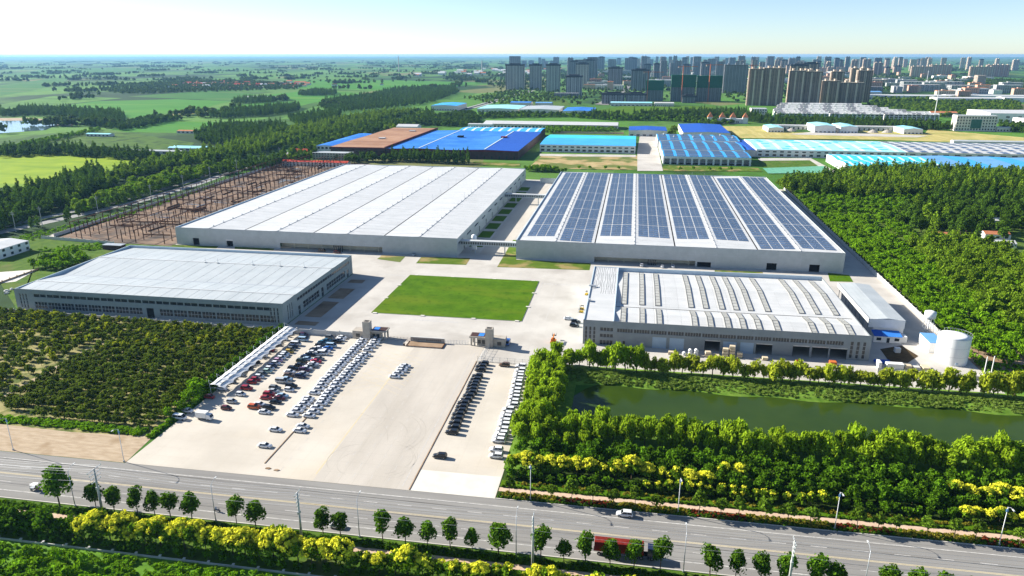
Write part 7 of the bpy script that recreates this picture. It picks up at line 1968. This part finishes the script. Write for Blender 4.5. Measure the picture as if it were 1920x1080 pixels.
for i in range(26): MB().box(.1 + i * .6, .4 + i * .6, -.36, -.3, .12, .4).build('stone', m_kerb, t)
t = thing('bollard', 'small brown stone post left of the planting bed', 'bollard', (-93.4, 279.4, .1)); MB().box(-.3, .3, -.3, .3, 0, 1.1).build('post', m_darkbrown, t); MB().box(-.38, .38, -.38, .38, 1.1, 1.25).build('cap', m_stone, t)
def mesh_fence(label, p0, p1, h, step, bars=True, mat=None):
    a, c = Vector((*p0, 0)), Vector((*p1, 0)); Ln = (c - a).length; ang = math.atan2(c.y - a.y, c.x - a.x)
    t = thing('mesh_fence', label, 'fence', (p0[0], p0[1], .1), ang)
    n = max(1, round(Ln / step)); s = Ln / n
    pn = MB()
    for z in (.15, h * .5, h - .1): pn.box(.05, s - .05, -.02, .02, z, z + .05)
    k = 0.2
    while bars and k < s: pn.box(k, k + .03, -.012, .012, .1, h - .05); k += .35
    pn = pn.mesh('panel', mat or m_greysteel); po = MB().box(-.05, .05, -.05, .05, 0, h + .1).mesh('post', mat or m_greysteel)
    for i in range(n + 1):
        if i < n: link('panel', pn, t, (i * s, 0, 0))
        link('post', po, t, (i * s, 0, 0))
mesh_fence('retractable gate left of the name wall', (-101.5, 285.6), (-92.2, 284.9), 1.5, 1.5, True, m_path)
mesh_fence('retractable gate right of the name wall', (-76.6, 285), (-66.5, 285.6), 1.6, 1.2, True, m_greysteel)
mesh_fence('thin mesh fence between the black cars and the yard', (-58.6, 268.5), (-37, 268.2), 2.2, 3.0)
mesh_fence('thin mesh fence running to the right gatehouse', (-57.2, 268.8), (-56.6, 283), 2.2, 3.0)

# ---- carport
t = thing('carport', 'long white tensile carport along the orchard edge', 'carport', (-150.4, 223.2, .1))
NB = 11; LN = 61.0; s = LN / NB
for i in range(NB):
    b = MB(); n = 6
    for j in range(n):
        ya, yb = s * i + s * j / n, s * i + s * (j + 1) / n
        fx = lambda y: 6.2 - .75 * math.sin(math.pi * ((y / s) % 1.0 if y < s * (i + 1) - 1e-6 else 0))
        fz = lambda y: .28 * math.sin(math.pi * min(1, max(0, y / s - i)))
        rows_ = [(0, 3.6), (.33, 3.75), (.66, 3.2), (1, 2.3)]
        for (u0, z0), (u1, z1) in zip(rows_, rows_[1:]):
            b.face([(u0 * fx(ya), ya, z0 - fz(ya) * (1 - u0)), (u1 * fx(ya), ya, z1 + fz(ya) * u1), (u1 * fx(yb), yb, z1 + fz(yb) * u1), (u0 * fx(yb), yb, z0 - fz(yb) * (1 - u0))])
    b.build('membrane', m_membrane, t)
for i in range(NB + 1):
    y = s * i
    b = MB(); b.tube((.2, y, 0), (-.2, y, 5.4), .1, .07); b.tube((-.2, y, 5.3), (3.2, y, 3.75), .04, k=4); b.tube((.2, y, 2.2), (5.8, y, 2.6), .08, .05)
    b.build('mast', m_membrane, t)
    if i < NB: MB().box(2.0, 2.6, y + s * .5 - .15, y + s * .5 + .15, 3.62, 3.85).build('clamp', m_greysteel, t)
for i in range(9):
    c = ['white', 'grey', 'silver', 'navy', 'black', 'white', 'red', 'grey', 'white'][i]
    car('%s hatchback in the shade under the carport, %s from the avenue' % (CN.get(c, c), nth(i + 1)), -147.6, 226.5 + i * 6.3, 'hatch', c, 0, 'cars under the carport')

# ---- goods in the workshop lane
roll = MB().loft([[(r * math.cos(a * .45), y, .75 + r * math.sin(a * .45)) for a in range(14)] for r, y in ((.45,-.7),(.75,-.6),(.78,0),(.75,.6),(.45,.7))]).mesh('shell', m_tank)
for i, (x, y, z) in enumerate(((25.4,288.6,0), (27.8,288.8,0), (27.8,288.8,1.35), (30.3,289.2,0), (30.3,289.2,1.4))):
    t = thing('plastic_roll', 'white rounded roll in the workshop lane, %s from the left' % nth(i + 1), 'roll', (x, y, .1 + z), .2, 'white rolls in the workshop lane')
    link('shell', roll, t); MB().tube((0, -.75, .75), (0, .75, .75), .2, k=8).build('core', m_greysteel, t)
m_board = M('pale_timber', (.58,.48,.33), (.66,.56,.40))
pal = MB(); pal.box(-1.1, 1.1, -.9, .9, .15, 1.15); pal = pal.mesh('load', m_board)
pl2 = MB(); [pl2.box(-1.15, 1.15, a - .12, a + .12, 0, .15) for a in (-.8, 0, .8)]; pl2 = pl2.mesh('pallet', m_steel)
k = 0
for x, y, n in ((35.0,288.6,2), (38.4,288.4,1), (42.2,290.2,3), (44.9,290.6,4), (47.9,290,2), (58,289.2,1), (20,289,1)):
    for i in range(n):
        k += 1; t = thing('pallet_stack', 'pale timber pallet load before the workshop doors, %s counted from the left' % nth(k), 'pallet load', (x, y, .1 + i * 1.2), rs.uniform(-.1, .1), 'pallet loads in the workshop lane'); link('load', pal, t); link('pallet', pl2, t)
for i, (x, y, w, d, h, m, lb) in enumerate(((101.4, 287.4, 1.2, 3.8, 2.6, m_white_wall, 'tall white board leaning by the workshop corner'), (104.6, 287.6, 6.4, 2.6, 2.2, m_white_wall, 'long white open skip at the tank yard wall'), (111.6, 288.0, 2.6, 3.4, 1.6, m_board, 'pale board stack beside the white skip'), (114.8, 288.2, 2.6, 3.8, 1.2, m_paleslab, 'pale sheet stack, third at the tank yard wall'), (118.6, 288.4, 2.8, 3.8, 1.0, m_board, 'board stack at the right end of the tank yard wall'), (113.4, 305.6, 2.2, 2.2, 2.0, m_white_wall, 'white cube shaped tank on the dark soil edge'), (101.8, 292.2, 6.0, 3.0, .9, m_deepblue_roof, 'dark blue sheet stack in the shade of the workshop'), (83, 287.2, 2.6, 2.4, 1.5, M('orange_steel', (.50,.13,.03), (.56,.16,.05)), 'orange steel frames before the last workshop door'), (70, 287.6, 2.6, 1.6, .9, paint('red'), 'red tool chest in the workshop lane'))):
    t = thing('goods_stack', lb, 'goods', (x, y, .1))
    n = max(2, int(h / .5))
    for j in range(n): MB().box(.05 * (j % 2), w - .05 * ((j + 1) % 2), .04 * (j % 3), d - .04 * (j % 2), h * j / n, h * (j + 1) / n - .04).build('layer', m, t)
for i, (x, y) in enumerate(((140.2, 287.2), (143.2, 288.2))):
    t = thing('vent_pipe', 'white vent pipe at the corner of the tank yard, %s of two' % ('left' if i == 0 else 'right'), 'pipe', (x, y, 0)); MB().tube((0, 0, 0), (0, 0, 8), .18, k=8).build('pipe', m_tank, t); MB().box(-.6, .6, -.6, .6, 0, 1.2).build('base', m_white_wall, t)
for i, p in enumerate(((-73.1,774.9), (-70.6,779), (-57.3,800.5), (-45.8,802.4), (-28.8,801.3), (-14.4,803.7), (65.9,813), (82.8,812), (94.2,813.9), (105.6,815.7), (51.4,806.8))):
    tree1(jp, 'small_bush', 'small bush in the row behind the solar hall, %s from the left' % nth(i + 1), p[0], p[1], .8, 'bushes behind the solar hall', 'bush')

# ================================================================ the air
hz = MB().box(-43500, 43500, -43500, 43500, -1.2, 124)
hm_ = bpy.data.materials.new('thin_blue_haze')
hm_.use_nodes = True
hm_.node_tree.nodes.clear()
_o = hm_.node_tree.nodes.new('ShaderNodeOutputMaterial'); _v = hm_.node_tree.nodes.new('ShaderNodeVolumePrincipled')
_v.inputs['Color'].default_value = (.30, .62, 1.0, 1)
_v.inputs['Density'].default_value = 0.000036
_v.inputs['Anisotropy'].default_value = .25
hm_.node_tree.links.new(_v.outputs[0], _o.inputs['Volume'])
tag(hz.build('haze', hm_), 'pale blue summer haze over the whole plain', None, None, 'stuff')
